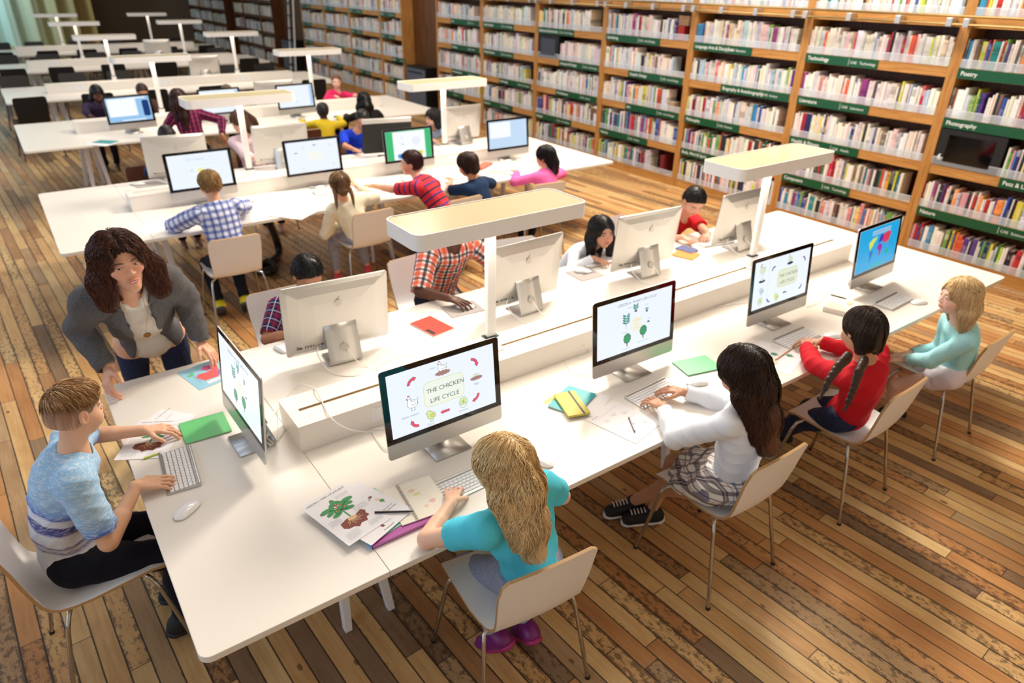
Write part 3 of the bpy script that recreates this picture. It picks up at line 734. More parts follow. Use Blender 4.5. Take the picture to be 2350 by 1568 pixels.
def strands(base, roots, dirs, length, step, rad, rs, wave=.0, wfreq=60., grav=(0,0,-1), stiff=.55, off=.002, clump=None, coln=None, jitter=.15, sidek=3):
    """hair strands that crawl over the surface of the hair volume `base`"""
    n = len(roots); P = roots.copy(); Dr = dirs.copy(); G = V3(*grav); S = [P.copy()]; m = int(np.max(length)/step)
    ph = rs.uniform(0, 6.28, n); wv = rs.normal(size=(n,3)); ofs = off*rs.uniform(.2,1.8,n)
    def grad(X):
        e = .004; d0 = base(X); g = np.stack([base(X+V3(e,0,0))-d0, base(X+V3(0,e,0))-d0, base(X+V3(0,0,e))-d0],1)/e
        return d0, g/np.maximum(1e-6, np.linalg.norm(g,axis=1))[:,None]
    for i in range(m):
        d0, g = grad(P); t = Dr*stiff+G*(1-stiff)+rs.normal(size=(n,3))*jitter*.15; t -= g*(t*g).sum(1)[:,None]; t /= np.maximum(1e-6, np.linalg.norm(t,axis=1))[:,None]
        Dr = t; P = P+t*step; d1 = base(P); P = P-g*((d1-ofs)*.8)[:,None]; S.append(P.copy())
    S = np.stack(S,1)    # n, m+1, 3
    if wave:
        T_ = np.gradient(S, axis=1); sd = np.cross(T_, np.array([.3,.5,.2])); sd /= np.maximum(1e-9, np.linalg.norm(sd,axis=2))[...,None]
        u = np.arange(m+1)*step; pc = (S[:,0]@V3(9,7,5)); A = wave*np.minimum(1, u/.08)
        S = S+sd*(A[None]*np.sin(u[None]*wfreq+pc[:,None]*2.+ph[:,None]*.12))[...,None]
    # tubes
    keep = np.clip((length/step).astype(int), 3, m)
    Vt, Q, C_ = [], [], []
    T_ = np.gradient(S, axis=1); T_ /= np.maximum(1e-9, np.linalg.norm(T_,axis=2))[...,None]
    a = np.cross(T_, np.array([.21,.34,.9])); a /= np.maximum(1e-9, np.linalg.norm(a,axis=2))[...,None]; b = np.cross(T_, a)
    K = sidek; ii = np.arange(m+1)
    rr = rad*np.clip(1.05-(ii[None]/keep[:,None])**3, .12, 1)
    ring = [S+(a*math.cos(2*PI*q/K)+b*math.sin(2*PI*q/K))*rr[...,None] for q in range(K)]
    R = np.stack(ring,2)    # n,m+1,K,3
    idx = np.arange(n*(m+1)*K).reshape(n,m+1,K)
    qs = []
    for q in range(K):
        q2 = (q+1)%K; f = np.stack([idx[:,:-1,q],idx[:,:-1,q2],idx[:,1:,q2],idx[:,1:,q]],-1)
        msk = ii[None,:-1] < keep[:,None]; qs.append(f[msk])
    Q = np.concatenate(qs); Vt = R.reshape(-1,3)
    used = np.unique(Q); mp = -np.ones(len(Vt), int); mp[used] = np.arange(len(used))
    cid = np.repeat(np.arange(n), (m+1)*K)[used]; along = np.tile(np.repeat(ii,K), n)[used]*step
    return Vt[used], mp[Q], cid, along
def person(name, label, sp):
    """sp: joints and looks. Lengths are for a standing height sp['h']."""
    h = sp.get('h', 1.3); k = h/1.75; child = sp.get('child', True); seed = sp.get('seed', 1); rs = np.random.default_rng(seed)
    res = sp.get('res', .006); hres = sp.get('hres', .003); thin = sp.get('thin', 1.)
    P = V3(*sp['P']); N = V3(*sp['N']); yaw = sp.get('yaw', 0.); 
    up = nrm(N-P); r0 = V3(math.cos(sp.get('shyaw', yaw)), math.sin(sp.get('shyaw', yaw)), sp.get('shtilt', 0.)); r = nrm(r0-up*(r0@up)*.6); f = nrm(np.cross(up, r)); pr = V3(math.cos(yaw), math.sin(yaw), 0); pf = V3(-math.sin(yaw), math.cos(yaw), 0)
    hs = sp.get('hs', .93 if child else 1.0)
    HB = yawpitch(*sp.get('head', (yaw,0,0))); nl = .125*hs if child else .145*hs
    hc = V3(*sp['hc']) if 'hc' in sp else N+nrm(up*.6+HB[2]*.6)*nl*1.05+HB[1]*.015
    sw = sp.get('sw', .175*k*1.02 if not child else .172*k*1.08)   # half shoulder width
    root = thing(name, label, 'person', (0,0,0)); root.location = (float(P[0]), float(P[1]), 0.)
    off = V3(P[0], P[1], 0); tr = lambda v: v-off
    # --- joints
    shl = N-up*.045*k-r*sw; shr = N-up*.045*k+r*sw
    ua, fa = .30*k*sp.get('al',1.), .255*k*sp.get('al',1.)
    J = {}
    for sd, S_, q in (('L',shl,-1),('R',shr,1)):
        a = sp.get('arm'+sd, dict(w=tuple(S_+V3(0,0,-.4*k)), d=(0,1,-.2), pole=(0,-1,-.3)))
        el, w = ik(S_, a['w'], ua, fa, a.get('pole', (r*q*.5-f*.6-up*.6)))
        J['sh'+sd], J['el'+sd], J['w'+sd], J['a'+sd] = S_, el, w, a
    th, sn = .43*k, .42*k
    for sd, q in (('L',-1),('R',1)):
        hp = P+pr*q*.085*k*1.15; J['hp'+sd] = hp
        l = sp.get('leg'+sd, {})
        ank = l.get('a', tuple(hp+pf*th*.95+V3(0,0,-P[2]+.07))); kn, ank = ik(hp, ank, th, sn, l.get('pole', tuple(pf+V3(0,0,.8)+pr*q*.1)))
        J['kn'+sd], J['an'+sd] = kn, ank; J['fd'+sd] = nrm(l.get('f', tuple(pf)))
    fat = sp.get('fat', 1.)
    # --- bare body
    def torso(F, g=0., tagd=None, low=True):
        M = np.stack([r,f,up]); Mp = np.stack([pr,pf,V3(0,0,1)])
        ch = P+(N-P)*.70; wa = P+(N-P)*.36
        # soft forward or backward bow of the spine
        bow = sp.get('bow', -.02); ch = ch+f*bow; wa = wa+f*bow*1.1
        F.ell(ch, V3(.155*k*fat+g, .100*k*fat+g, .17*k+g), M, .05*k, tag=tagd); F.ell(wa, V3(.135*k*fat+g, .095*k*fat+g, .16*k+g), M, .06*k, tag=tagd)
        F.ell(P+V3(0,0,.01), V3(.150*k*fat+g, .115*k*fat+g, .105*k+g), Mp, .05*k, tag=tagd)
        F.cap(N-up*.05*k-r*sw*.75, N-up*.05*k+r*sw*.75, .055*k*fat+g, .055*k*fat+g, .06*k, tag=tagd)
        F.cap(N-up*.05*k, N+up*.005-f*.0, .07*k+g, .05*k+g*.6, .04*k, tag=tagd)
    def arm(F, sd, g=0., upto=2., tagd=None, kk=.03):
        S_, E_, W_ = J['sh'+sd], J['el'+sd], J['w'+sd]
        e = S_+(E_-S_)*min(1,upto); F.cap(S_, e, .052*k*thin+g, (.052-.012*min(1,upto))*k*thin+g, kk*k, tag=('arm',S_,E_) if tagd else None)
        if upto > 1:
            e = E_+(W_-E_)*min(1,upto-1); F.cap(E_, e, .041*k*thin+g, (.041-.014*min(1,upto-1))*k*thin+g, .012*k, tag=('arm',E_,W_) if tagd else None)
            F.cap(E_+(W_-E_)*.05, E_+(W_-E_)*min(.45,upto-1), .040*k*thin+g, .038*k*thin+g, .01, tag=('arm',E_,W_) if tagd else None)
    def leg(F, sd, g=0., upto=2., tagd=None, flare=0.):
        Hh, K_, A_ = J['hp'+sd], J['kn'+sd], J['an'+sd]
        e = Hh+(K_-Hh)*min(1,upto); F.cap(Hh, e, .088*k*fat+g, (.088-.034*min(1,upto))*k*fat+g, .03*k, tag=('leg',Hh,K_) if tagd else None)
        if upto > 1:
            q = min(1,upto-1); F.cap(K_, K_+(A_-K_)*q, .053*k*fat+g, .053*k*fat*(1-.35*q)+g+flare, .02*k, tag=('leg',K_,A_) if tagd else None)
            back = nrm(np.cross(np.cross(A_-K_, J['fd'+sd]), A_-K_)); F.cap(K_+(A_-K_)*.15-back*.012*k, K_+(A_-K_)*.45-back*.014*k, .043*k+g, .036*k+g, .03*k, tag=('leg',K_,A_) if tagd else None)
    F = Field(); torso(F)
    T = None
    F.cap(N-up*.03, hc-HB[2]*.05*hs-HB[1]*.01, .046*hs, .048*hs*.95, .03)
    for sd in 'LR': arm(F, sd); leg(F, sd)
    hand_c = []
    for sd, q in (('L',-1),('R',1)):
        a = J['a'+sd]; fd = nrm(a.get('d', tuple(J['w'+sd]-J['el'+sd]))); pn = a.get('n', (0,0,-1))
        side = 1. if (np.cross(fd, nrm(pn))@r)*(-q) > 0 else -1.
        if 'side' in a: side = a['side']
        hsz = k*(1.0 if not child else 1.06)
        hand_field(F, J['w'+sd], fd, pn, hsz, side, a.get('curl', .3), a.get('spread', .12)); hand_c.append(J['w'+sd]+fd*.075*hsz)
    for sd in 'LR':
        A_ = J['an'+sd]; fd = J['fd'+sd]; F.cap(A_+V3(0,0,-.035*k), A_+fd*.15*k+V3(0,0,-.05*k), .038*k, .026*k, .02*k)
    T = head_field(F, hc, HB, hs, child)
    # --- mesh at two finenesses, joined in one object
    lo, hi = F.bounds()
    bo, qo = nets(F, lo, hi, res); parts = []
    boxes = []
    if sp.get('face', True): boxes.append((hc-.15*hs, hc+.15*hs, hres, 'h'))
    if sp.get('fine_hands', False):
        for c in hand_c: boxes.append((c-.105*k, c+.105*k, sp.get('handres',.0028), 'x'))
    def inside(X, b, e=0.): return ((X > b[0]+e) & (X < b[1]-e)).all(1)
    keep = np.ones(len(qo), bool); cen = bo[qo].mean(1)
    for b in boxes: keep &= ~inside(cen, b, res*1.0)
    qo = qo[keep]; us = np.unique(qo); mp = -np.ones(len(bo), int); mp[us] = np.arange(len(us)); parts.append((bo[us], mp[qo]))
    for b in boxes:
        v, q = nets(F, b[0]-b[2]*3, b[1]+b[2]*3, b[2]); m = inside(v[q].mean(1), b); q = q[m]
        us = np.unique(q); mp = -np.ones(len(v), int); mp[us] = np.arange(len(us)); parts.append((v[us], mp[q]))
    allv = np.concatenate([p_[0] for p_ in parts]); X = (allv-hc)@np.stack(HB).T/hs
    sk = np.array(rgb(*sp.get('skin', (226,180,150)))[:3]); cols = np.tile(sk, (len(allv),1))
    def paint(mask, c, st): cols[:] = cols*(1-(mask*st)[:,None])+np.array(rgb(*c)[:3])*(mask*st)[:,None]
    gs = lambda c, rad: np.exp(-(((X-V3(*c))/V3(*rad))**2).sum(1))
    lz = .5*(-.030+(-.083 if child else -.100))
    lip = sp.get('lip', (190,100,96))
    paint(np.clip(1.6*gs((0,.09,lz),(.019,.02,.0085)),0,1), lip, .8)
    for q in (-1,1):
        paint(gs((q*.040,.07,-.028),(.022,.03,.018)), sp.get('cheek',(220,130,110)), .28); paint(gs((q*.076,-.008,-.005),(.015,.02,.03)), (205,120,100), .2)
        bx = np.clip(1.8*np.exp(-((np.abs(X[:,0]-q*.031)/.0185)**4))*np.exp(-(((X[:,2]-(.0205-((X[:,0]-q*.031)*q)**2*8))/.0036)**2))*(X[:,1] > .05),0,1)
        paint(bx, sp.get('brow', (60,42,32)), .85)
        paint(np.clip(1.5*gs((q*.032,.085,.0042),(.0125,.02,.0019)),0,1), (50,32,26), .85)
    if sp.get('nails', False): pass
    body = mesh_obj('body', [(tr(v), q) for v, q in parts], SKIN, root, cols=cols)
    # eyes
    if sp.get('face', True):
        for q in (-1,1):
            m = MB(); c = T(q*.0313,.0698,.0003)-off; look = nrm(HB[1]+HB[0]*sp.get('look',(0,0))[0]+HB[2]*sp.get('look',(0,0))[1]); er = .0125*hs
            zx = Vector(look).to_track_quat('Z','Y').to_matrix().to_4x4(); m.M = Matrix.Translation(Vector(c)) @ zx
            for a0, a1, mi_ in ((.02,.26,2),(.26,.53,1),(.53,PI-.02,0)):
                m.lathe([(er*math.sin(a), er*math.cos(a)) for a in np.linspace(a0,a1,3 if mi_ else 12)], 20, mi_)
            m.build('eye', [mat('eye_white', rgb(225,222,218), .15), mat('iris_%d_%d_%d' % sp.get('iris',(70,46,30)), rgb(*sp.get('iris',(70,46,30))), .1), mat('pupil', rgb(8,6,6), .05)], root, smooth=True, auto=60)
        if sp.get('teeth'):
            m = MB(); m.M = Matrix(((HB[0][0],HB[1][0],HB[2][0],0),(HB[0][1],HB[1][1],HB[2][1],0),(HB[0][2],HB[1][2],HB[2][2],0),(0,0,0,1)))
            m.M = Matrix.Translation(Vector(T(0,0,0)-off)) @ m.M
            m.box(-.0125*hs,.0125*hs,.080*hs,.0915*hs,(lz-.004)*hs,(lz+.0035)*hs); m.build('teeth', mat('teeth', rgb(240,236,226), .25), root, bevel=.0015)
    # --- clothing
    def garment(nm, FF, material, hh, foldamp=.0025, fs=28., fine=None):
        l_, h_ = FF.bounds(.02); v, q = nets(FF, l_, h_, hh, (lambda Q_: fold(Q_, foldamp, fs, seed+len(nm))) if foldamp else None, foldamp*2.2)
        # pattern coordinates from the closest primitive
        best = np.full(len(v), 1e9); uv = np.zeros((len(v),3)); O = N
        for pq in FF.pr:
            if pq[6] or pq[0] == 'p': continue
            e = Field.d1(pq, v); m = e < best; best[m] = e[m]
            tg = pq[7]
            if tg is None or tg[0] == 'torso':
                D = v[m]-O; uv[m] = np.stack([D@r, D@up, D@f],1)
            else:
                a_, b_ = tg[1], tg[2]; ax = nrm(b_-a_); e1 = nrm(np.cross(ax, f+V3(.01,.02,.03))); e2 = np.cross(ax, e1)
                D = v[m]-a_; rad = .05 if tg[0] == 'arm' else .07
                uv[m] = np.stack([np.arctan2(D@e2, D@e1)*rad*k*1.1, -(D@ax), D@e1],1)
        return mesh_obj(nm, [(tr(v), q)], material, root, puv=uv)
    ctx = dict(J=J, P=P, N=N, up=up, r=r, f=f, pf=pf, pr=pr, k=k, hc=hc, HB=HB, hs=hs, T=T, off=off, root=root, garment=garment, torso=torso, arm=arm, leg=leg, F=F, rs=rs, tr=tr, sp=sp, res=res, child=child, sw=sw)
    TG = ('torso',)
    if 'top' in sp:
        tp = sp['top']; g = tp.get('g', .010); FF = Field(); torso(FF, g, TG)
        for sd in 'LR': arm(FF, sd, g*tp.get('sg',1.), tp.get('sleeve', 2.), True, .035)
        # neck opening, hem and cuffs
        nk = tp.get('neck', .055)
        FF.cap(N+up*.10, N-up*.0+f*.01, nk*k*1.15, nk*k, .006, True)
        if tp.get('vneck'): FF.cap(N+f*.10*k-up*tp['vneck']*k, N+f*.085*k+up*.02, .008, .045*k, .006, True)
        FF.cut(P+up*tp.get('hem', -.06), -up)
        for sd in 'LR':
            sl = tp.get('sleeve', 2.)
            a_, b_ = (J['sh'+sd], J['el'+sd]) if sl <= 1 else (J['el'+sd], J['w'+sd]); q = sl if sl <= 1 else sl-1
            c_ = a_+(b_-a_)*q; ax = nrm(b_-a_)
            FF.ell(c_+ax*.05*k, V3(.075,.075,.05)*k, np.stack([nrm(np.cross(ax,V3(.3,.2,.9))), np.cross(ax, nrm(np.cross(ax,V3(.3,.2,.9)))), ax]), .003, True)
        ctx['top'] = garment(tp.get('name','shirt'), FF, tp['m'], tp.get('res', res), tp.get('fold', .0022), tp.get('fs', 30.)); ctx['FT'] = FF
    if 'bottom' in sp:
        bt = sp['bottom']; g = bt.get('g', .008); FF = Field(); Mp = np.stack([pr,pf,V3(0,0,1)])
        torso(FF, g, TG)
        for sd in 'LR': leg(FF, sd, g, bt.get('len', 1.92), True, bt.get('flare', .004))
        FF.cut(P+up*(bt['waist'] if bt.get('waist',.09) == 0. and not child else max(.075,bt.get('waist',.09))), up)
        for sd in 'LR':
            q = bt.get('len', 1.92); a_, b_ = (J['hp'+sd], J['kn'+sd]) if q <= 1 else (J['kn'+sd], J['an'+sd]); q = q if q <= 1 else q-1
            c_ = a_+(b_-a_)*q; ax = nrm(b_-a_); e1 = nrm(np.cross(ax,V3(.3,.9,.2)))
            FF.ell(c_+ax*.06*k, V3(.09,.09,.06)*k, np.stack([e1, np.cross(ax,e1), ax]), .003, True)
        ctx['bottom'] = garment(bt.get('name','trousers'), FF, bt['m'], bt.get('res', res), bt.get('fold', .003), bt.get('fs', 34.))
    if 'shoes' in sp:
        so = sp['shoes']
        for sd in 'LR':
            A_ = J['an'+sd]; fd = J['fd'+sd]; upv = nrm(V3(0,0,1)-fd*fd[2]); b = A_-upv*.055*k
            FF = Field(); M = np.stack([np.cross(fd,upv), fd, upv])
            FF.cap(A_-upv*.03*k-fd*.015*k, A_+upv*(-.005 if not so.get('high') else .04)*k, .050*k, .047*k, .02*k)
            FF.cap(A_-upv*.035*k-fd*.02*k, A_+fd*.155*k-upv*.048*k, .050*k, .040*k, .02*k); FF.cap(b-fd*.035*k, b+fd*.16*k-upv*.008*k, .046*k, .040*k, .02*k)
            FF.cut(b-upv*.026*k, -upv)
            u_ = garment('shoe', FF, so['m'], min(res,.005), 0)
            FS = Field(); FS.cap(b-fd*.038*k-upv*.022*k, b+fd*.165*k-upv*.022*k, .050*k, .043*k, .01); FS.cut(b-upv*.010*k, upv); FS.cut(b-upv*.036*k, -upv)
            l_, h_ = FS.bounds(.02); v, q = nets(FS, l_, h_, min(res,.005)); mesh_obj('sole', [(tr(v)-0, q)], so.get('sole', WHITEP), u_)
            if so.get('toe'):
                FS = Field(); FS.ell(b+fd*.155*k-upv*.004*k, V3(.040,.050,.032)*k, M, .01); FS.cut(b-upv*.024*k, -upv); FS.cut(b+fd*.135*k, -fd); l_, h_ = FS.bounds(.02); v, q = nets(FS, l_, h_, .004); mesh_obj('toe_cap', [(tr(v), q)], so['toe'], u_)
            if so.get('laces'):
                m = MB()
                for j in range(5):
                    c = A_+fd*(.045+.022*j)*k+upv*(.010-.0022*j)*k-off; s_ = np.cross(fd,upv)*.024*k; m.tube([tuple(c-s_), tuple(c+upv*.006*k), tuple(c+s_)], .0035*k+.0008, 6)
                m.build('laces', so['laces'], u_)
    if 'hair' in sp: make_hair(ctx, sp['hair'])
    PEOPLE[label] = ctx
    return ctx
def make_hair(c, hp):
    hc, (r,f,u), s, T = c['hc'], c['HB'], c['hs'], c['T']; rs = c['rs']; M = np.stack([r,f,u]); off = c['off']
    col = np.array(rgb(*hp['c'])[:3]); col2 = np.array(rgb(*hp.get('c2', hp['c']))[:3]); st = hp['style']; th = hp.get('th', .012)
    B = Field()
    # scalp cap
    B.ell(T(0,-.012,.030), V3(.075+th,.091+th,.081+th)*s, M, .01)
    if st in ('short','buzz'):
        B.ell(T(0,-.045,-.018), V3(.064+th*.8,.052+th*.8,.052)*s, M, .03*s)
        B.cap(T(-.03,.035,.085), T(.03,.03,.088), (.016+th)*s, (.018+th)*s, .03*s) if st == 'short' and hp.get('top',0) else None
        if hp.get('quiff'): B.ell(T(0,.004,.062), V3(.066,.088,.060)*s, M, .012*s)
        for q in (-1,1): B.ell(T(q*.079,.004,-.022), V3(.018,.026,.034)*s, M, .004, True)     # clear of the ears
        # hairline: cut the face away
        B.cut(T(0,hp.get('front',.058),.052), r*0+f*.80-u*.62); B.cut(T(0,.030,-.012), f*.97-u*.2) if 0 else None
        B.ell(T(0,.088,-.030), V3(.075,.062,.088)*s, M, .006, True)
        B.cut(T(0,-.02,hp.get('nape',-.062)), -u*.9-f*.15)
    else:
        for lock in hp.get('locks', []):
            pts = [V3(*p_) if lock.get('world') else T(*p_) for p_ in lock['p']]
            rr = lock['r']
            for a_, b_, ra, rb in zip(pts[:-1], pts[1:], rr[:-1], rr[1:]): B.cap(a_, b_, ra*s, rb*s, hp.get('k', .03))
        for q in hp.get('fl', []): B.ell(T(*q[0]), V3(*q[1])*s, M, .03*s)
        # face window
        w = hp.get('face', (.0,.098,-.036,.062,.055,.078))
        if w: B.ell(T(w[0],w[1],w[2]), V3(w[3],w[4],w[5])*s, M, .01*s, True)
    if st == 'long': B.cap(T(0,.035,-.085), c['N']+c['f']*.055+c['up']*.0, .046*s, .050*s, .006, True)
    hh = hp.get('res', .005)
    amp = hp.get('amp', .0018)
    def dsp(Q):
        X = (Q-hc)@M.T/s; az = np.arctan2(X[:,0], X[:,1]-.0); rr_ = np.hypot(X[:,0], X[:,1])
        return amp*(np.sin(az*31+X[:,2]*14)+.7*np.sin(az*53-X[:,2]*23+1.3))*np.minimum(1, rr_/.04)
    l_, h_ = B.bounds(.02); v, q = nets(B, l_, h_, hh, dsp if amp else None, amp*1.7)
    X = (v-hc)@M.T/s; az = np.arctan2(X[:,0], X[:,1])
    n1 = .5+.5*np.sin(az*37+X[:,2]*9+np.sin(az*11)*2); n2 = .5+.5*np.sin(az*13+X[:,2]*31)
    mix = np.clip(n1*.5+n2*.25, 0, 1)[:,None]; lowz = np.clip((-X[:,2]-.02)/hp.get('ombre', .3), 0, 1)[:,None]
    if hp.get('sides') is not None:
        sc_ = np.array(rgb(*hp['sides'])[:3]); wz = np.clip((X[:,2]-hp.get('toponly',0)*.05-.03)/.02,0,1)[:,None]; fz = np.clip((X[:,2]+.045)/.075,0,1)[:,None]; sc_ = np.array(rgb(*c['sp']['skin'])[:3])*.8*(1-fz)+sc_*fz; col_b = sc_*(1-wz)+col*wz
    else: col_b = col
    base = col_b*(.62+.5*mix); base = base*(1-lowz*hp.get('o', .0))+col2*lowz*hp.get('o', .0)
    parts = [(v-off, q)]; cc = [base]
    n = hp.get('n', 0)
    if n:
        # roots on the scalp
        D = rs.normal(size=(n*4,3)); D /= np.linalg.norm(D,axis=1)[:,None]
        ok = (D[:,2] > hp.get('rz', -.15)) & ~((D[:,1] > .45) & (D[:,2] < .55))
        if st in ('short','buzz'): ok = (D[:,2] > -.45) & ~((D[:,1] > .2) & (D[:,2] < .42)) & ~((np.abs(D[:,0]) > .72) & (D[:,1] > -.25) & (D[:,2] < .15))
        if hp.get('toponly'): ok &= (D[:,2] > hp['toponly'])
        D = D[ok][:n]; Rp = np.stack([T(*(d_*np.array([.075+th,.091+th,.081+th])+np.array([0,-.012,.030]))) for d_ in D])
        px = hp.get('part', 0.)
        dl = np.stack([np.sign(D[:,0]-px)*.9+D[:,0]*.5, D[:,1]*hp.get('backward',-.3)-.35, -.25+0*D[:,0]],1)
        if st in ('short','buzz'): dl = np.stack([D[:,0]*.9+hp.get('sweep',(0,0))[0], D[:,1]*.9+.05+hp.get('sweep',(0,0))[1], -.55-D[:,2]*.1],1)
        if hp.get('ponytail'): dl = np.array(hp['ponytail'])-D*.1
        Dr = dl@M; Dr /= np.linalg.norm(Dr,axis=1)[:,None]
        ln = hp.get('len', .3)*rs.uniform(.75,1.08,len(D))
        v2, q2, cid, al = strands(B, Rp, Dr, ln, hp.get('step', .012), hp.get('rad', .0016), rs, hp.get('wave', 0.), hp.get('wf', 55.), stiff=hp.get('stiff', .5), off=hp.get('off', .003), jitter=hp.get('jit', .3))
        if st == 'long' and hp.get('face', 1):
            w = hp.get('face', (.0,.098,-.036,.062,.055,.078)); Xs = (v2-hc)@M.T/s
            bad = ((((Xs-V3(w[0],w[1]+.01,w[2]))/V3(w[3]*.93,w[4]*1.1,w[5]*1.05))**2).sum(1) < 1) | ((Xs[:,1] > -.02) & (np.abs(Xs[:,0]) < .056) & (Xs[:,2] < -.07))
            # end each strand where it would cross the face
            fb = np.full(len(D), 1e9); np.minimum.at(fb, cid[bad], al[bad]); gone = al >= fb[cid]-1e-6
            q2 = q2[~gone[q2].any(1)]
        t = rs.uniform(.6, 1.3, len(D))[cid][:,None]; m2 = np.clip(al/hp.get('len', .3), 0, 1)[:,None]*hp.get('o', 0.)
        hi_ = (rs.random(len(D)) < hp.get('hl', .15))[cid][:,None]*.5
        c2_ = (col*(1-m2)+col2*m2)*t; c2_ = c2_*(1-hi_)+col2*1.15*hi_
        parts.append((v2-off, q2)); cc.append(c2_)
    ob = mesh_obj(hp.get('name','hair'), parts, HAIR, c['root'], cols=np.concatenate(cc))
    c['HF'] = B
    return ob
# ================= chairs
def make_chair(shell, edge, legm, name, label):
    t = thing(name, label, 'chair')
    prof = [(.205,.428),(.19,.446),(.15,.452),(.05,.446),(-.05,.438),(-.11,.434),(-.155,.437),(-.185,.452),(-.207,.48),(-.222,.53),(-.238,.60),(-.254,.68),(-.266,.745),(-.270,.762)]
    wid = [.175,.195,.20,.20,.198,.190,.183,.178,.176,.178,.184,.188,.184,.160]
    m = MB(); nx = 9; th = .006
    pts = [Vector((0,y,z)) for y, z in prof]; G0, G1 = [], []
    for i, (p, w) in enumerate(zip(pts, wid)):
        d = (pts[min(i+1,len(pts)-1)]-pts[max(i-1,0)]).normalized(); n = Vector((0,-d.z,d.y)) if 0 else Vector((0,d.z,-d.y))
        if n.z < 0 and i < 6: n = -n
        if i >= 6: n = Vector((0, abs(d.z), -d.y if d.y < 0 else d.y)); n.normalize()
        r0, r1 = [], []
        for j in range(nx):
            u = -1+2*j/(nx-1); dish = .010*(u*u)*(1 if 1 < i < 12 else .4)
            q = Vector((u*w, p.y, p.z))+n*dish; r0.append(tuple(q+n*th)); r1.append(tuple(q-n*th))
        G0.append(r0); G1.append(r1)
    R = len(pts)
    m.grid(G0, 0); o = len(m.v)
    m.grid([list(reversed(r)) for r in G1], 0)
    def strip(a, b):
        vs = a+b; k = len(a); m.add(vs, [(i,i+1,k+i+1,k+i) for i in range(k-1)], 1)
    strip([r[0] for r in G1], [r[0] for r in G0]); strip([r[-1] for r in G0], [r[-1] for r in G1])
    strip(G0[0], G1[0]); strip(G1[-1], G0[-1])
    m.build('seat_shell', [shell, edge], t, smooth=True, auto=50)
    for sx in (-1,1):
        for sy, yb, yt in ((1,.225,.13),(-1,-.225,-.13)):
            q = MB(); q.tube([(sx*.10,yt*.6,.425),(sx*.155,yt*.95,.423),(sx*.185,yt*1.08,.408),(sx*.195,yt*1.2,.36),(sx*.232,yb,.004)], .0085, 10); q.tube([(sx*.232,yb,0),(sx*.232,yb,.012)], .0105, 10, 1)
            q.build('leg', [legm, BLACKM], t, smooth=True, auto=60)
    q = MB()
    for yt in (.078,-.078): q.tube([(-.11,yt,.4255),(.11,yt,.4255)], .0085, 8)
    q.build('frame', legm, t, smooth=True); return t
WAL = oak('walnut_shell', rgb(66,32,20), rgb(98,52,34), 'y')
chW = make_chair(SHELLW, PLY, CHROME, 'school_chair', ''); chB = make_chair(WAL, mat('pale_edge', rgb(190,160,130), .5), CHROME, 'school_chair', ''); chK = make_chair(mat('black_shell', rgb(14,14,16), .5), BLACKM, mat('dark_steel', rgb(70,80,100), .4, metal=.6), 'school_chair', '')
chairsW = [
 (1.05,-.03,-.10,'white shell chair under the girl with long fair hair at the front'),
 (2.15,-.10,0,'white shell chair under the girl in the plaid skirt'),
 (3.12,-.12,.03,'white shell chair under the girl with two dark braids'),
 (4.08,-.13,.02,'white shell chair under the blonde girl in the pale blue top'),
 (-.20,.95,-PI/2+.08,'white shell chair under the boy in the blue and white striped shirt'),
 (1.10,3.76,-.03,'white shell chair under the boy in the blue checked shirt'),
 (2.20,3.80,.05,'white shell chair under the girl in the cream cardigan'),
 (3.02,3.72,.1,'white shell chair under the navy shirt child, partly behind the big lamp'),
 (4.0,3.72,-.1,'white shell chair under the girl in the pink top'),
 (1.03,2.14,PI,'white shell chair behind the nearest back-row monitor, under the dark haired boy'),
 (2.0,2.2,PI+.1,'white shell chair under the boy in the orange checked shirt'),
 (2.72,2.12,PI-.2,'white shell chair beside the girl with long black hair in white'),
 (3.72,2.1,PI,'white shell chair under the boy in the red shirt')]
for i, (x,y,rz,lab) in enumerate(chairsW): place(chW, i > 0, (x,y,0), rz, lab)
chairsB = [(.98,5.86,PI,'walnut chair at the left end of the second table, its seat showing'),(2.05,5.90,PI,'walnut chair of the brown haired girl at the second table'),(2.98,7.3,0,'walnut chair under the child in the yellow shirt'),
 (1.35,9.75,PI,'walnut chair behind the screen with the blue desktop at the third table'),(4.05,9.75,PI,'walnut chair under the girl in the bright pink top'),(2.25,9.7,PI,'walnut chair on the far side of the third table, middle'),(3.85,7.2,0,'walnut chair under the girl with very long black hair')]
for i, (x,y,rz,lab) in enumerate(chairsB): place(chB, i > 0, (x,y,0), rz, lab)
k = 0
for ti, nm in ((3,'fourth'),(4,'fifth'),(5,'farthest')):
    for side in (0,1):
        for j, x in enumerate((.35,1.15,2.0,2.85,3.75,4.6)):
            if (ti,side,j) in ((3,1,3),): continue
            y = TY[ti]+(W_+.24 if side else -.24)
            place(chK, k > 0, (x+rnd.uniform(-.08,.08), y+rnd.uniform(-.04,.06), 0), (PI if side else 0)+rnd.uniform(-.15,.15), 'black chair on the %s side of the %s table, %s from the left' % (('near','far')[side], nm, ('first','second','third','fourth','fifth','sixth')[j])).scale = (1.12,1.,1.14); k += 1
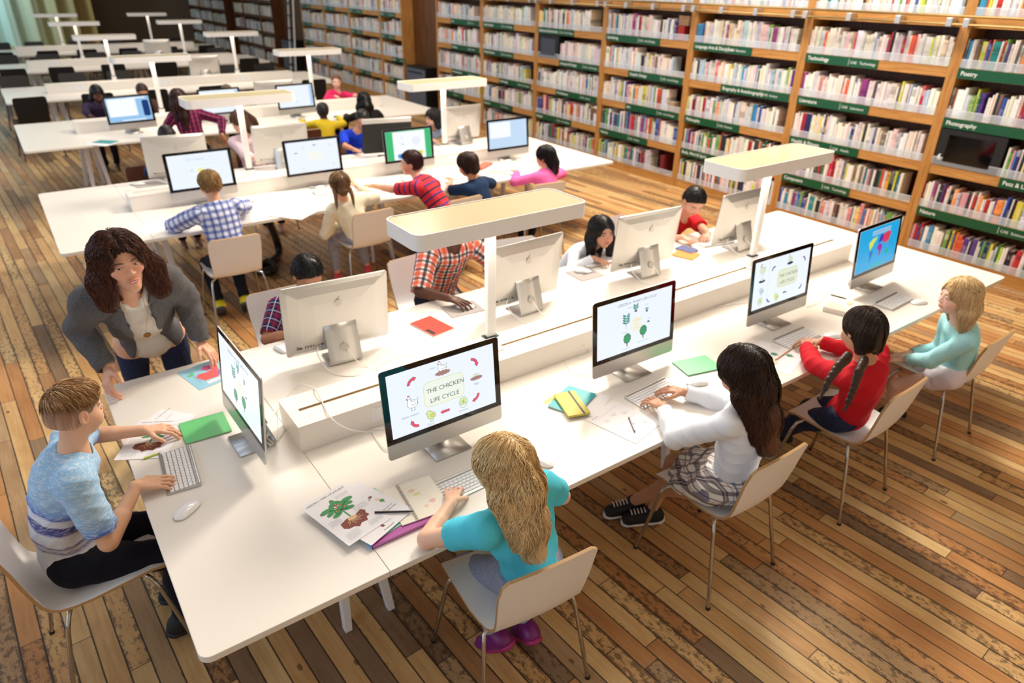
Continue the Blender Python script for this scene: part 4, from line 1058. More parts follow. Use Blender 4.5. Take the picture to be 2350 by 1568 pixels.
# ================= computers
SB = .95   # screen brightness
def scol(r,g,b): 
    n = 'screen_%d_%d_%d' % (r,g,b)
    c = rgb(r,g,b); return emit(n, c, SB)
def pcol(r,g,b): return mat('print_%d_%d_%d' % (r,g,b), rgb(r,g,b), .7)
class Art:
    """flat artwork on a plane: x right, y up, z out of the sheet; layers sit 0.05 mm apart"""
    def __init__(s, pal): s.m = MB(); s.mats = []; s.z = .0; s.pal = pal
    def mi(s, c):
        mm = s.pal(*c)
        if mm not in s.mats: s.mats.append(mm)
        return s.mats.index(mm)
    def poly(s, pts, c): s.z += .00003; s.m.poly([(x,y,s.z) for x,y in pts], s.mi(c)); return s
    def ell(s, x, y, rx, ry, c, n=20, a=0., o=None, ow=.0012):
        if o: s.ell(x, y, rx+ow, ry+ow, o, n, a)
        ca, sa = math.cos(a), math.sin(a)
        return s.poly([(x+rx*math.cos(t)*ca-ry*math.sin(t)*sa, y+rx*math.cos(t)*sa+ry*math.sin(t)*ca) for t in [2*PI*k/n for k in range(n)]], c)
    def line(s, pts, w, c):
        s.z += .00003; i = s.mi(c)
        for (x0,y0),(x1,y1) in zip(pts[:-1], pts[1:]):
            d = math.hypot(x1-x0,y1-y0) or 1e-6; nx, ny = -(y1-y0)/d*w/2, (x1-x0)/d*w/2
            s.m.poly([(x0+nx,y0+ny,s.z),(x0-nx,y0-ny,s.z),(x1-nx,y1-ny,s.z),(x1+nx,y1+ny,s.z)], i)
        return s
    def arrow(s, cx, cy, R, a0, a1, c, o, w=.010):
        n = 8; A = [math.radians(a0+(a1-a0)*k/n) for k in range(n+1)]; sg = 1 if a1 > a0 else -1
        for ex, cc in ((.0012,o),(0,c)):
            out = [(cx+(R+w/2+ex)*math.cos(t), cy+(R+w/2+ex)*math.sin(t)) for t in A]; inn = [(cx+(R-w/2-ex)*math.cos(t), cy+(R-w/2-ex)*math.sin(t)) for t in A]
            s.poly(out+inn[::-1], cc); t = A[-1]; ex_, ey_ = cx+R*math.cos(t), cy+R*math.sin(t); tx, ty = -math.sin(t)*sg, math.cos(t)*sg; rx, ry = math.cos(t), math.sin(t); hw = w*.95+ex
            s.poly([(ex_+rx*hw-tx*ex, ey_+ry*hw-ty*ex),(ex_-rx*hw-tx*ex, ey_-ry*hw-ty*ex),(ex_+tx*(w*1.1+ex*2), ey_+ty*(w*1.1+ex*2))][::1 if sg < 0 else -1], cc)
    def build(s, name, parent, M):
        o = s.m.build(name, s.mats, parent); o.matrix_local = M; return o
def nest(a, x, y, k, c=(176,132,120), o=(60,50,70)):
    r = random.Random(3); pts = []
    for q in range(28):
        t = 2*PI*q/28; e = 1.18 if q%2 else .9; pts.append((x+k*.030*math.cos(t)*e, y+k*.0085*math.sin(t)*e))
    a.poly([(x+(px-x)*1.08, y+(py-y)*1.14) for px,py in pts], o); a.poly(pts, c)
    for q in range(6): a.line([(x-k*.02+k*.008*q,y-k*.003),(x-k*.016+k*.008*q,y+k*.003)], .0009*k, o)
def hen(a, x, y, k, legs=True, o=(60,64,84), w=(246,248,250), red=(200,60,90)):
    a.ell(x, y, .0225*k, .0165*k, w, o=o); a.poly([(x+.012*k,y+.004*k),(x+.026*k,y+.024*k),(x+.021*k,y-.006*k)][::-1], o); a.poly([(x+.011*k,y+.002*k),(x+.0245*k,y+.021*k),(x+.0195*k,y-.006*k)][::-1], w)
    a.poly([(x-.022*k,y+.002*k),(x-.019*k,y+.028*k),(x-.009*k,y+.028*k),(x-.004*k,y+.006*k)][::-1], w); a.line([(x-.0225*k,y),(x-.0195*k,y+.028*k)], .0013*k, o); a.line([(x-.009*k,y+.028*k),(x-.002*k,y+.010*k),(x+.010*k,y+.010*k)], .0013*k, o)
    a.ell(x-.0145*k, y+.029*k, .0065*k, .006*k, w, o=o); a.ell(x-.0145*k, y+.037*k, .005*k, .0028*k, red); a.ell(x-.022*k, y+.024*k, .002*k, .004*k, red); a.poly([(x-.021*k,y+.030*k),(x-.026*k,y+.027*k),(x-.021*k,y+.026*k)], o)
    a.line([(x-.006*k,y-.001*k),(x+.004*k,y-.006*k),(x+.013*k,y+.001*k)], .0011*k, o)
    if legs:
        for q in (-.006,.007): a.line([(x+q*k,y-.016*k),(x+q*k,y-.027*k)], .0012*k, o); a.line([(x+(q-.004)*k,y-.028*k),(x+(q+.004)*k,y-.027*k)], .0014*k, o)
def chick(a, x, y, k, c=(222,232,150), o=(70,84,100)):
    a.ell(x+.003*k, y-.004*k, .0175*k, .014*k, c, o=o); a.ell(x-.006*k, y+.010*k, .010*k, .009*k, c, o=o); a.ell(x-.003*k,y+.004*k,.010*k,.009*k,c); a.poly([(x-.016*k,y+.010*k),(x-.021*k,y+.007*k),(x-.015*k,y+.006*k)], o); a.ell(x+.006*k,y-.004*k,.008*k,.006*k,(206,220,120),o=o)
    for q in (-.002,.007): a.line([(x+q*k,y-.018*k),(x+q*k,y-.027*k)], .0011*k, o); a.line([(x+(q-.003)*k,y-.028*k),(x+(q+.003)*k,y-.0275*k)], .0012*k, o)
def egg(a, x, y, k, o=(70,84,100)):
    a.ell(x, y, .0175*k, .023*k, (228,240,226), o=o); a.ell(x, y+.005*k, .0125*k, .012*k, (206,226,130)); a.line([(x-.016*k,y-.003*k),(x-.010*k,y-.009*k),(x-.005*k,y-.004*k),(x,y-.010*k),(x+.005*k,y-.004*k),(x+.010*k,y-.009*k),(x+.016*k,y-.003*k)], .0011*k, o); a.ell(x,y+.003*k,.002*k,.003*k,(60,100,60))
def tree(a, x, y, k, g=(60,160,110), o=(40,70,60), trunk=(120,110,100)):
    a.poly([(x-.003*k,y-.022*k),(x+.003*k,y-.022*k),(x+.002*k,y),(x-.002*k,y)], trunk)
    a.poly([(x+.0165*k*(1+.12*(q%2))*math.cos(2*PI*q/18), y+.008*k+.018*k*(1+.12*(q%2))*math.sin(2*PI*q/18)) for q in range(18)], o); a.ell(x, y+.008*k, .0150*k, .0165*k, g)
    for q in range(5): a.ell(x+.009*k*math.cos(q*1.3), y+.008*k+.010*k*math.sin(q*1.3), .0018*k, .0018*k, o)
def sprout(a, x, y, k, n=3, g=(60,150,140), o=(50,70,90)):
    a.line([(x,y),(x,y+.026*k)], .0016*k, o)
    for q in range(n):
        for sd in (-1,1): a.ell(x+sd*.008*k, y+(.010+.008*q)*k, .008*k, .0032*k, g, a=sd*.5)
def rbox(a, x0, x1, y0, y1, r, c, o=None, ow=.003):
    if o: a.poly(rrect(x0-ow,x1+ow,y0-ow,y1+ow,r+ow), o)
    a.poly(rrect(x0,x1,y0,y1,r), c)
TXM = scol(84,92,100); TXD = scol(60,84,78)
SW, SH = .476, .268
def scr_chicken(sc, M):
    a = Art(scol); red = (228,84,110); o = (70,80,110)
    rbox(a, -.088,.088,-.048,.055,.022,(238,244,232),(226,226,176))
    hen(a, .0, .098, .8, False); nest(a, .0, .078, 1.0)
    a.arrow(-.125,.066,.026,175,95,red,o); a.arrow(.130,.068,.026,90,5,red,o); a.arrow(.128,-.062,.026,0,-75,red,o); a.arrow(-.128,-.086,.024,-80,-165,red,o)
    a.arrow(.02,-4.09,4.0,90.05,90.5,red,o,.009)
    nest(a, .150, .008, .85); a.ell(.144,.018,.007,.008,(236,242,226),o=(90,100,90)); a.ell(.156,.018,.007,.008,(236,242,226),o=(90,100,90)); nest(a,.150,.008,.85)
    hen(a, -.142, -.010, 1.0); chick(a, -.070, -.083, 1.05); egg(a, .080, -.078, 1.05)
    a.build('artwork', sc, M)
    for s_, x, y, z, m_ in (('THE CHICKEN',-.079,.010,.0265,TXD),('LIFE CYCLE',-.066,-.034,.0265,TXD),('Hen',-.052,.106,.013,scol(150,160,176)),('Eggs',.138,-.020,.013,scol(140,150,170)),('Hatching',.055,-.118,.013,scol(150,160,176)),('Chick',-.088,-.128,.013,scol(140,150,170)),('Adults chicken',-.195,-.062,.013,scol(140,150,170))):
        text(s_, z, m_, sc, M @ Matrix.Translation((x,y,.0016)), name='lettering')
def scr_chicken2(sc, M):
    a = Art(scol); pu = (120,60,130); o = (70,90,150); rbox(a, -.035,.135,-.045,.050,.022,(226,232,206),(206,206,150))
    for k in range(22): a.line([(-.118,.125-.0118*k),(-.118,.119-.0118*k)], .0012, (60,80,120))
    hen(a, .06,.098,.7,False,o=(40,70,110),w=(226,236,190)); nest(a,.06,.078,.8,(60,50,70),(20,20,50)); hen(a,-.175,.083,.95,o=(40,90,130),w=(226,236,190)); nest(a,-.175,.022,.8,(50,50,70),(20,20,50)); a.ell(-.175,.032,.009,.007,(236,242,226),o=(40,60,90))
    chick(a,-.172,-.032,.95,(196,216,236),(60,110,160)); egg(a,-.175,-.092,1.); chick(a,-.035,-.095,1.,(226,232,120),(60,110,120))
    for q in ((-.075,.062,175,95),(.17,.07,90,5),(.165,-.07,0,-75),(-.095,-.088,-80,-165)): a.arrow(q[0],q[1],.022,q[2],q[3],pu,o,.006)
    a.arrow(.055,-4.085,4.0,90.05,90.4,pu,o,.006); a.build('artwork', sc, M)
    for s_, x, y in (('THE CHICKEN',-.027,.010),('LIFE CYCLE',-.014,-.030)): text(s_, .0255, scol(96,110,100), sc, M @ Matrix.Translation((x,y,.0016)))
def scr_plant(sc, M, w=1.):
    a = Art(scol); rbox(a,-.030,.040,-.050,.030,.034,(240,240,226))
    sprout(a, .0,.062,1.1); a.ell(0,.060,.009,.006,(80,96,110)); sprout(a,.072,.045,.7,2); a.ell(.072,.043,.008,.005,(80,96,110)); sprout(a,-.060,.0,1.5,4); a.ell(.085,-.014,.008,.005,(70,90,100)); a.line([(-.060,.0),(-.060,-.022)],.0016,(90,100,110))
    tree(a,-.052,-.078,1.35); tree(a,.052,-.062,1.35); a.build('artwork', sc, M); tm = scol(110,140,190)
    text('LESSON 4 : PLANT LIFE CYCLE', .0185, scol(90,110,140), sc, M @ Matrix.Translation((-.115,.103,.0016)))
    for s_, x, y in (('A PLANT',-.016,.008),('LIFE',-.008,-.012),('CYCLE',-.014,-.032)): text(s_, .014, scol(226,206,160), sc, M @ Matrix.Translation((x,y,.0016)))
    for s_, x, y in (('Seedling',-.050,.083),('Sprout',.06,.075),('Seed',.078,.000),('Young tree',-.085,-.035),('Growing tree',-.080,-.120),('Mature tree with fruit',.020,-.108)): text(s_, .008, tm, sc, M @ Matrix.Translation((x,y,.0016)))
def scr_map(sc, M):
    a = Art(scol); a.poly(rrect(-SW/2+.001,SW/2-.001,-SH/2+.001,SH/2-.001,.002,2), (26,166,222)); rbox(a,-.090,.135,.082,.112,.003,(150,196,228))
    C = lambda pts, c: a.poly([(x*1.1,y*1.1) for x,y in pts][::-1], c)
    C([(-.105,.038),(-.07,.058),(-.045,.060),(-.022,.068),(-.030,.045),(-.052,.030),(-.060,.012),(-.078,.006),(-.072,-.010),(-.088,.000),(-.098,.020)],(214,222,84))
    C([(-.080,-.012),(-.062,-.010),(-.048,-.026),(-.056,-.042),(-.064,-.058),(-.070,-.085),(-.078,-.080),(-.078,-.050),(-.088,-.030)],(30,110,196))
    C([(.0,.030),(.012,.062),(.035,.070),(.048,.060),(.046,.030),(.030,.022),(.020,.030),(.008,.014)],(70,50,180))
    C([(.048,.066),(.085,.074),(.125,.070),(.130,.050),(.120,.030),(.112,.012),(.100,.020),(.090,.000),(.078,.016),(.062,.008),(.046,.026)],(214,60,90))
    C([(-.002,.010),(.022,.016),(.045,.004),(.052,-.012),(.042,-.030),(.034,-.055),(.024,-.062),(.020,-.040),(.016,-.022),(-.002,-.018),(-.010,-.004)],(160,40,160))
    C([(.100,-.040),(.112,-.032),(.126,-.040),(.122,-.056),(.106,-.060),(.096,-.052)],(40,170,90)); C([(-.09,-.108),(-.03,-.100),(.04,-.100),(.085,-.094),(.06,-.112),(-.07,-.116)],(40,176,176))
    for x,y in ((.105,.004),(.112,-.010),(.118,.0),(.108,-.020)): a.ell(x*1.1,y*1.1,.004,.003,(180,50,110))
    a.build('artwork', sc, M); text('CONTINENTS AND OCEANS', .0165, scol(40,120,170), sc, M @ Matrix.Translation((-.082,.091,.0016)))
def scr_math(sc, M):
    a = Art(scol); g = (206,222,232)
    for b in ((-.11,.09,.075,.108),(.105,.150,.073,.108),(-.11,.17,-.045,.045)): a.line([(b[0],b[2]),(b[1],b[2]),(b[1],b[3]),(b[0],b[3]),(b[0],b[2])], .0016, g)
    a.ell(.0,.0,.022,.020,(238,242,150)); a.ell(.01,-.085,.022,.013,(238,240,160)); a.build('artwork', sc, M)
    text('Add or Subtract', .022, scol(170,196,226), sc, M @ Matrix.Translation((-.095,.084,.0016))); text('7', .034, scol(130,160,200), sc, M @ Matrix.Translation((-.075,-.012,.0016)))
def scr_pale(sc, M):
    a = Art(scol); rbox(a,-.05,.09,-.03,.04,.012,(244,246,238)); 
    for x,y in ((-.16,.08),(-.16,-.01),(-.155,-.07),(-.04,-.09),(.10,-.09)): a.ell(x,y,.011,.012,(222,234,240)); a.ell(x+.003,y,.008,.009,(244,250,252))
    a.ell(-.155,.04,.016,.004,(70,130,130)); a.ell(.02,.095,.018,.004,(50,130,120))
    for q in ((-.075,.062,175,95),(.15,.07,90,5),(.165,-.07,0,-75),(-.095,-.088,-80,-165)): a.arrow(q[0],q[1],.022,q[2],q[3],(226,230,236),(206,214,226),.005)
    a.build('artwork', sc, M)
def scr_green(sc, M):
    a = Art(scol); a.poly(rrect(-SW/2+.001,SW/2-.001,-SH/2+.001,SH/2-.001,.002,2), (64,190,120)); a.poly(rrect(-.165,.175,-SH/2+.001,SH/2-.008,.004,2), (246,250,255))
    a.ell(.08,.03,.045,.042,(232,238,246)); a.ell(-.07,.07,.008,.008,(210,222,240)); a.ell(-.065,.01,.006,.01,(120,190,190)); a.poly([(-.13,-.085),(-.07,-.075),(-.09,-.125),(-.12,-.12)], (60,150,220)); a.poly([(.10,-.06),(.15,-.07),(.13,-.12),(.09,-.1)], (226,226,90)); a.build('artwork', sc, M)
def scr_desktop(sc, M, deep=False):
    a = Art(scol); a.poly(rrect(-SW/2+.001,SW/2-.001,-SH/2+.001,SH/2-.001,.002,2), (150,196,236) if deep else (196,220,244))
    a.poly(rrect(-.225,.03 if not deep else .085,-.03 if not deep else -.075,.122,.003,2), (246,250,255))
    if deep: a.poly(rrect(.15,.225,-.09,.09,.02), (20,60,120)); a.poly(rrect(.0,.2,.112,.128,.004), (236,246,255)); a.poly(rrect(-.1,.16,-.128,-.115,.004), (226,240,255))
    else:
        for k in range(6): a.poly(rrect(.205,.22,.09-.022*k,.10-.022*k,.002,2), (226,236,250))
    a.build('artwork', sc, M)
def scr_white(sc, M):
    a = Art(scol); a.ell(.0,-.07,.008,.006,(120,200,190)); a.ell(.04,-.065,.006,.007,(190,226,226)); a.poly(rrect(.20,.236,-.12,.125,.004), (170,206,244)); a.build('artwork', sc, M)
def make_imac(name='computer', detail=True):
    t = thing(name, '', 'computer'); hw = .264; z0 = .053; hh = .378; ch = .066; ti = .10
    Mt = Matrix.Translation((0,0,z0)) @ Matrix.Rotation(-ti, 4, 'X')    # face frame: x right, z up along the tilted body, -y out of the glass
    def B(m, nm, mm, **k):
        m.M = Matrix.Identity(4); o = m.build(nm, mm, t, **k); o.matrix_local = Mt; return o
    out = rrect(-hw,hw,0,hh,.014,5)
    # shell: rim plus bulged back
    m = MB(); n = len(out); rings = []
    for y, sc in ((0.0,1.),(.005,1.),(.0075,.985),(.016,.90),(.026,.72),(.032,.45),(.034,.15)):
        rings.append([(x*sc, y, hh/2+(z-hh/2)*sc) for x,z in out])
    for a_, b_ in zip(rings[:-1], rings[1:]): m.add(a_+b_, [(i,(i+1)%n,n+(i+1)%n,n+i) for i in range(n)])
    m.poly(rings[-1][::-1]); B(m, 'housing', ALU, smooth=True, auto=50)
    m = MB(); m.M = Matrix.Rotation(PI/2, 4, 'X'); m.prism([p for p in rrect(-hw,hw,ch,hh+.02,.013,5) if p[1] < hh-.02][:0]+[(-hw,ch),(hw,ch)]+[p for p in out if p[1] > hh/2], 0, .0012)
    B(m, 'bezel', BLACK)
    m = MB(); m.M = Matrix.Rotation(PI/2, 4, 'X'); m.prism([p for p in out if p[1] < hh/2]+[(-hw,ch-.0003),(hw,ch-.0003)][::-1] if 0 else [p for p in out if p[1] < hh/2 and p[0] > 0]+[(hw,ch-.0003),(-hw,ch-.0003)]+[p for p in out if p[1] < hh/2 and p[0] < 0], 0, .0010)
    B(m, 'chin', ALU)
    zc = ch+(hh-ch)/2
    m = MB(); m.box(-SW/2,SW/2,-.0018,-.0012,zc-SH/2,zc+SH/2); sc = B(m, 'screen', scol(236,244,252))
    # stand: bent sheet
    pr = [(-.045,.0015),(.085,.0015),(.098,.004),(.104,.012),(.101,.024),(.055,.17),(.050,.195),(.035,.205)]
    m = MB(); w = .082; G = []
    for y, z in pr: G.append([(-w,y,z),(w,y,z)])
    m.grid(G); st = m.build('stand', ALU, t, smooth=True, auto=30, solid=.0045)
    st.location = (0,.0,.003)
    m = MB(); 
    for k in range(20): pass
    m.M = Matrix.Translation((0,.092,.085)) @ Matrix.Rotation(math.radians(107), 4, 'X'); m.lathe([(.022,-.003),(.022,.0035),(.0215,.0038)], 24); m.build('cable_hole', mat('hole_lining', rgb(176,172,166), .5), st)
    if detail:
        m = MB(); m.M = Matrix.Identity(4)
        for k, (x, wd) in enumerate(((.215,.005),(.200,.018),(.175,.004),(.162,.004),(.149,.004),(.136,.004),(.123,.003),(.110,.003),(.092,.012))): m.box(x-wd/2,x+wd/2,.0275,.0305,.050,.0585 if wd < .01 and wd > .0035 else .054)
        for q in range(1): pass
        B(m, 'port_row', BLACKM)
        m = MB(); m.box(-.16,.16,.0085,.0100,hh-.0125,hh-.0105); B(m, 'vent_slot', mat('slot_brown', rgb(110,96,80), .6))
        m = MB(); m.box(-.022,.022,.0330,.0338,zc+.0,zc+.03); B(m, 'latch_plate', ALU, bevel=.003) if 0 else None
        a = Art(lambda *c: mat('logo_grey', rgb(186,182,176), .35, metal=.6)); a.ell(0,0,.018,.019,(0,0,0)); a.ell(.006,.026,.003,.007,(0,0,0),a=-.6)
        a.build('logo', t, Mt @ Matrix.Translation((0,.0347,zc+.045)) @ Matrix.Rotation(-PI/2, 4, 'X') @ Matrix.Rotation(PI, 4, 'Z'))
    t['_'] = 0; del t['_']; return t, sc, Mt @ Matrix.Translation((0,-.0019,zc)) @ Matrix.Rotation(PI/2, 4, 'X')
HD = H+.0005
def screen_of(o): return [c for c in o.children if c.name.split('.')[0] == 'screen'][0]
pc, scp, MS = make_imac()
MSs = Matrix.Translation((0,-.0019,.066+(.378-.066)/2)) @ Matrix.Rotation(PI/2, 4, "X")
PCS = [
 (1.081,.455,.001,scr_chicken,'nearest computer, its screen reading THE CHICKEN LIFE CYCLE in large letters'),
 (2.141,.473,-.016,scr_plant,'computer showing the plant life cycle drawings, facing the long dark haired girl'),
 (3.206,.422,-.018,scr_chicken2,'computer showing a pale blue chicken life cycle with a dotted line'),
 (4.165,.408,.03,scr_map,'computer showing a blue world map of continents and oceans'),
 (.411,.959,-1.546,scr_plant,'computer at the left table end, seen edge-on, facing the boy'),
 (1.037,1.454,PI-.074,None,'back of the big silver computer nearest the teacher'),
 (2.14,1.40,PI+.03,None,'back of the silver computer beside the white lamp post'),
 (3.126,1.41,PI-.068,None,'back of the silver computer hiding the black haired girl in white'),
 (4.058,1.393,PI,None,'back of the silver computer behind the right lamp post'),
 (1.172,4.554,-.013,scr_math,'second-table computer in front of the blue checked boy, with the number 7'),
 (2.140,4.554,0,scr_pale,'second-table computer with a pale page, in front of the plaited girl'),
 (3.096,4.541,-.029,scr_green,'computer whose page has bright green side bands'),
 (4.227,4.475,-.012,scr_desktop,'rightmost second-table computer with a light blue desktop'),
 (1.157,5.392,PI-.118,None,'back of the left computer on the far side of the second table'),
 (2.125,5.417,PI-.123,None,'back of the computer just right of the second-table lamp post'),
 (4.255,5.473,PI+.114,None,'back of the right computer on the far side of the second table'),
 (1.215,8.004,.104,lambda a,b: scr_desktop(a,b,True),'third-table computer with a blue desktop and white window'),
 (2.278,8.078,.042,scr_white,'third-table computer half hidden by the second-table lamp head'),
 (3.246,8.034,.07,scr_white,'third-table computer with a blank white page, right of the lamp head'),
 (3.127,8.572,PI-.14,None,'back of the silver computer on the far side of the third table'),
 (3.117,12.285,PI+.155,None,'back of the lone silver computer on the fourth table'),
 (3.142,16.3,PI-.134,None,'back of the lone silver computer on the fifth table')]
ex = []
for i, (x,y,rz,fn,lab) in enumerate(PCS):
    o = place(pc, i > 0, (x,y,HD), rz, lab); ex.append((o, fn))
for o, fn in ex:
    if fn: fn(screen_of(o), MSs)
    else:
        s_ = screen_of(o); 
# black desktop display at the second table
t = thing('computer','wide black-backed computer beside the boy in the blue shirt','computer',(3.230,5.324,HD),PI-.199)
m = MB(); Mt = Matrix.Translation((0,0,.05)) @ Matrix.Rotation(-.1, 4, 'X'); m.M = Mt; m.box(-.264,.264,0,.03,0,.31,0); m.build('housing', [BLACKM], t, bevel=.006)
m = MB(); m.M = Mt; m.box(-.264,.264,0,.032,.31,.36); m.build('top_band', ALU, t, bevel=.006)
m = MB(); m.M = Mt; m.box(-.24,.24,-.001,0,.02,.34); m.build('screen', scol(236,244,252), t)
m = MB(); m.M = Mt; m.box(-.03,.03,.03,.0315,.04,.055); m.build('label_plate', mat('silver_label', rgb(200,200,200), .4), t)
m = MB(); m.box(-.1,.1,-.05,.12,0,.01); m.box(-.03,.03,.04,.07,.01,.12); m.build('stand', BLACKM, t, bevel=.003)
# ================= keyboards and mice
def make_keyboard(detail=True):
    t = thing('keyboard', '', 'keyboard'); w, d = .14, .059
    m = MB(); m.add([(-w,-d,0),(w,-d,0),(w,d,0),(-w,d,0),(-w,-d,.004),(w,-d,.004),(w,d,.011),(-w,d,.011)], [(3,2,1,0),(4,5,6,7),(0,1,5,4),(1,2,6,5),(2,3,7,6),(3,0,4,7)]); m.build('case', ALU, t, bevel=.0015)
    m = MB(); m.tube([(-w+.004,d-.004,.009),(w-.004,d-.004,.009)], .008, 12); m.build('battery_tube', ALU, t, smooth=True)
    KM = mat('white_keycap', rgb(240,240,242), .4); rows = [[1]*14,[1]*13+[1.5],[1.5]+[1]*13,[1.8]+[1]*11+[1.8],[2.3]+[1]*10+[2.3],[1,1,1,1.25,5.2,1.25,1,1,1,1]]
    cache = {}
    for r_, row in enumerate(rows):
        y1 = d-.017-(r_*.0158 if r_ else 0)-(0 if not r_ else -.0)-.0; hh = .0125 if r_ else .009; y1 = d-.016-(.0115 if r_ else 0)-(r_-1)*.0160 if r_ else d-.016
        tot = sum(row); u = (2*w-.012)/tot; x = -w+.006
        for kk in row:
            key = (round(kk*u,5), hh); zz = .004+.007*((y1-hh/2+d)/(2*d))
            if key not in cache:
                ww = kk*u-.0024; m = MB(); m.box(-ww/2,ww/2,-hh/2,hh/2,-.001,.0022); o = m.build('key', KM, None); cache[key] = o.data; bpy.data.objects.remove(o)
            o = bpy.data.objects.new('key', cache[key]); COL.objects.link(o); o.parent = t; o.location = (x+kk*u/2, y1-hh/2, zz); x += kk*u
    return t
kb = make_keyboard()
KB = [(.2546,.8295,-PI/2-.12,'keyboard under the hands of the boy at the left end'),(1.13,.19,.0,'keyboard half hidden by the fair haired girl at the front'),(2.02,.235,.06,'keyboard under the hands of the girl in the plaid skirt'),(2.98,.185,-.02,'keyboard left of the girl with two braids'),(3.9,.20,.02,'keyboard in front of the blonde girl'),
 (2.16,4.32,.0,'keyboard in front of the plaited girl at the second table'),(3.02,4.3,.0,'keyboard near the boy in the red striped shirt'),(1.28,5.72,PI,'keyboard behind the left computer at the far side of the second table')]
PLK = []
def put_keyboards(K):
    for i, (x,y,rz,lab) in enumerate(K): place(kb, i > 0, (x,y,HD), rz, lab)
def make_mouse():
    t = thing('mouse', '', 'mouse'); prof = 9; G = []
    L2, W2 = .0565, .0285; out = []
    m = MB(); rows = []
    for i in range(13):
        v = -1+2*i/12; hw = W2*(1-abs(v)**3.2)**.45 if abs(v) < 1 else .0; row = []
        for j in range(9):
            u = -1+2*j/8; x = u*max(hw,.002); y = v*L2; z = .006+.0155*(1-v*v)**.8*(1-.35*u*u)*(1-.12*v); row.append((x,y,z if abs(u) < 1 else .005))
        rows.append(row)
    m.grid([list(r_) for r_ in rows][::-1]); m.build('shell', mat('white_gloss', rgb(246,246,248), .15, coat=.5), t, smooth=True, auto=0)
    o = [(r_[0][0],r_[0][1]) for r_ in rows][::-1]+[(r_[-1][0],r_[-1][1]) for r_ in rows]
    MB().prism(o[::1], 0, .0052).build('base', ALU, t); return t
ms = make_mouse()
# ================= things lying on the tables
HZ = H+.0004
MOUSE = [(0.119,0.670,-.95,'mouse right of the keyboard of the boy at the left end'),(1.346,0.177,.3,'mouse just right of the fair haired girl at the front'),(2.337,0.235,1.15,'mouse below the green notebook at the plaid-skirt girl'),
 (3.348,0.154,1.1,'mouse behind the girl with two braids'),(4.201,0.114,1.2,'mouse right of the keyboard of the blonde girl'),(1.868,1.582,-2.2,'mouse under the hand of the boy in the orange checked shirt'),(2.808,1.623,-2.3,'mouse on the grey mat beside the black haired girl in white'),
 (0.811,1.675,.2,'mouse left of the nearest back-row computer, half hidden by it'),(0.809,5.466,-1.9,'mouse on a grey mat at the second table, left end'),(2.968,4.426,.9,'mouse between the striped boy and the navy shirt child'),(3.828,1.562,-.5,'mouse under the hand of the boy in the red shirt')]
for i, (x,y,rz,lab) in enumerate(MOUSE): place(ms, i > 0, (x,y,H+.0052 if i in (5,6,8) else H+.0004), rz, lab)
KB[0] = (0.150,0.930,-1.66,KB[0][3]); KB[1] = (1.044,0.231,.02,KB[1][3]); KB[2] = (2.094,0.285,.06,KB[2][3]); KB[3] = (3.153,0.246,-.0,KB[3][3]); KB[4] = (4.085,0.204,.05,KB[4][3])
KB.append((3.025,1.705,PI,'keyboard beside the black haired girl, half hidden by the silver computer')); KB.append((4.010,1.528,PI-.2,'keyboard by the boy in the red shirt, half hidden by the computer')); KB.append((3.116,4.221,.05,'keyboard between the striped boy and the navy shirt child'))
put_keyboards(KB)
def sheet(nm, label, cat, rect, th=.0006, m=None, z=0., group=None, dz=0.):
    x, y, rz, w, h = rect; t = thing(nm, label, cat, (x,y,H+.0006+z), rz, group)
    MB().prism(rrect(-w/2,w/2,-h/2,h/2,min(.004,w/20),2), 0, th).build('sheet' if th < .002 else 'cover', m or PAPER, t); return t, w, h, th
def put_art(a, t, z): return a.build('artwork', t, Matrix.Translation((0,0,z+.0001)))
def writing(a, x0, x1, y, n, dy=.006, c=(120,120,130), w=.0011, seed=1):
    r = random.Random(seed)
    for k in range(n):
        x = x0; yy = y-k*dy; xe = x1-(r.random()*.3*(x1-x0) if k == n-1 else r.random()*.06*(x1-x0))
        while x < xe:
            l = r.uniform(.003,.010); a.line([(x,yy),(min(x+l,xe),yy)], w, c); x += l+.0022
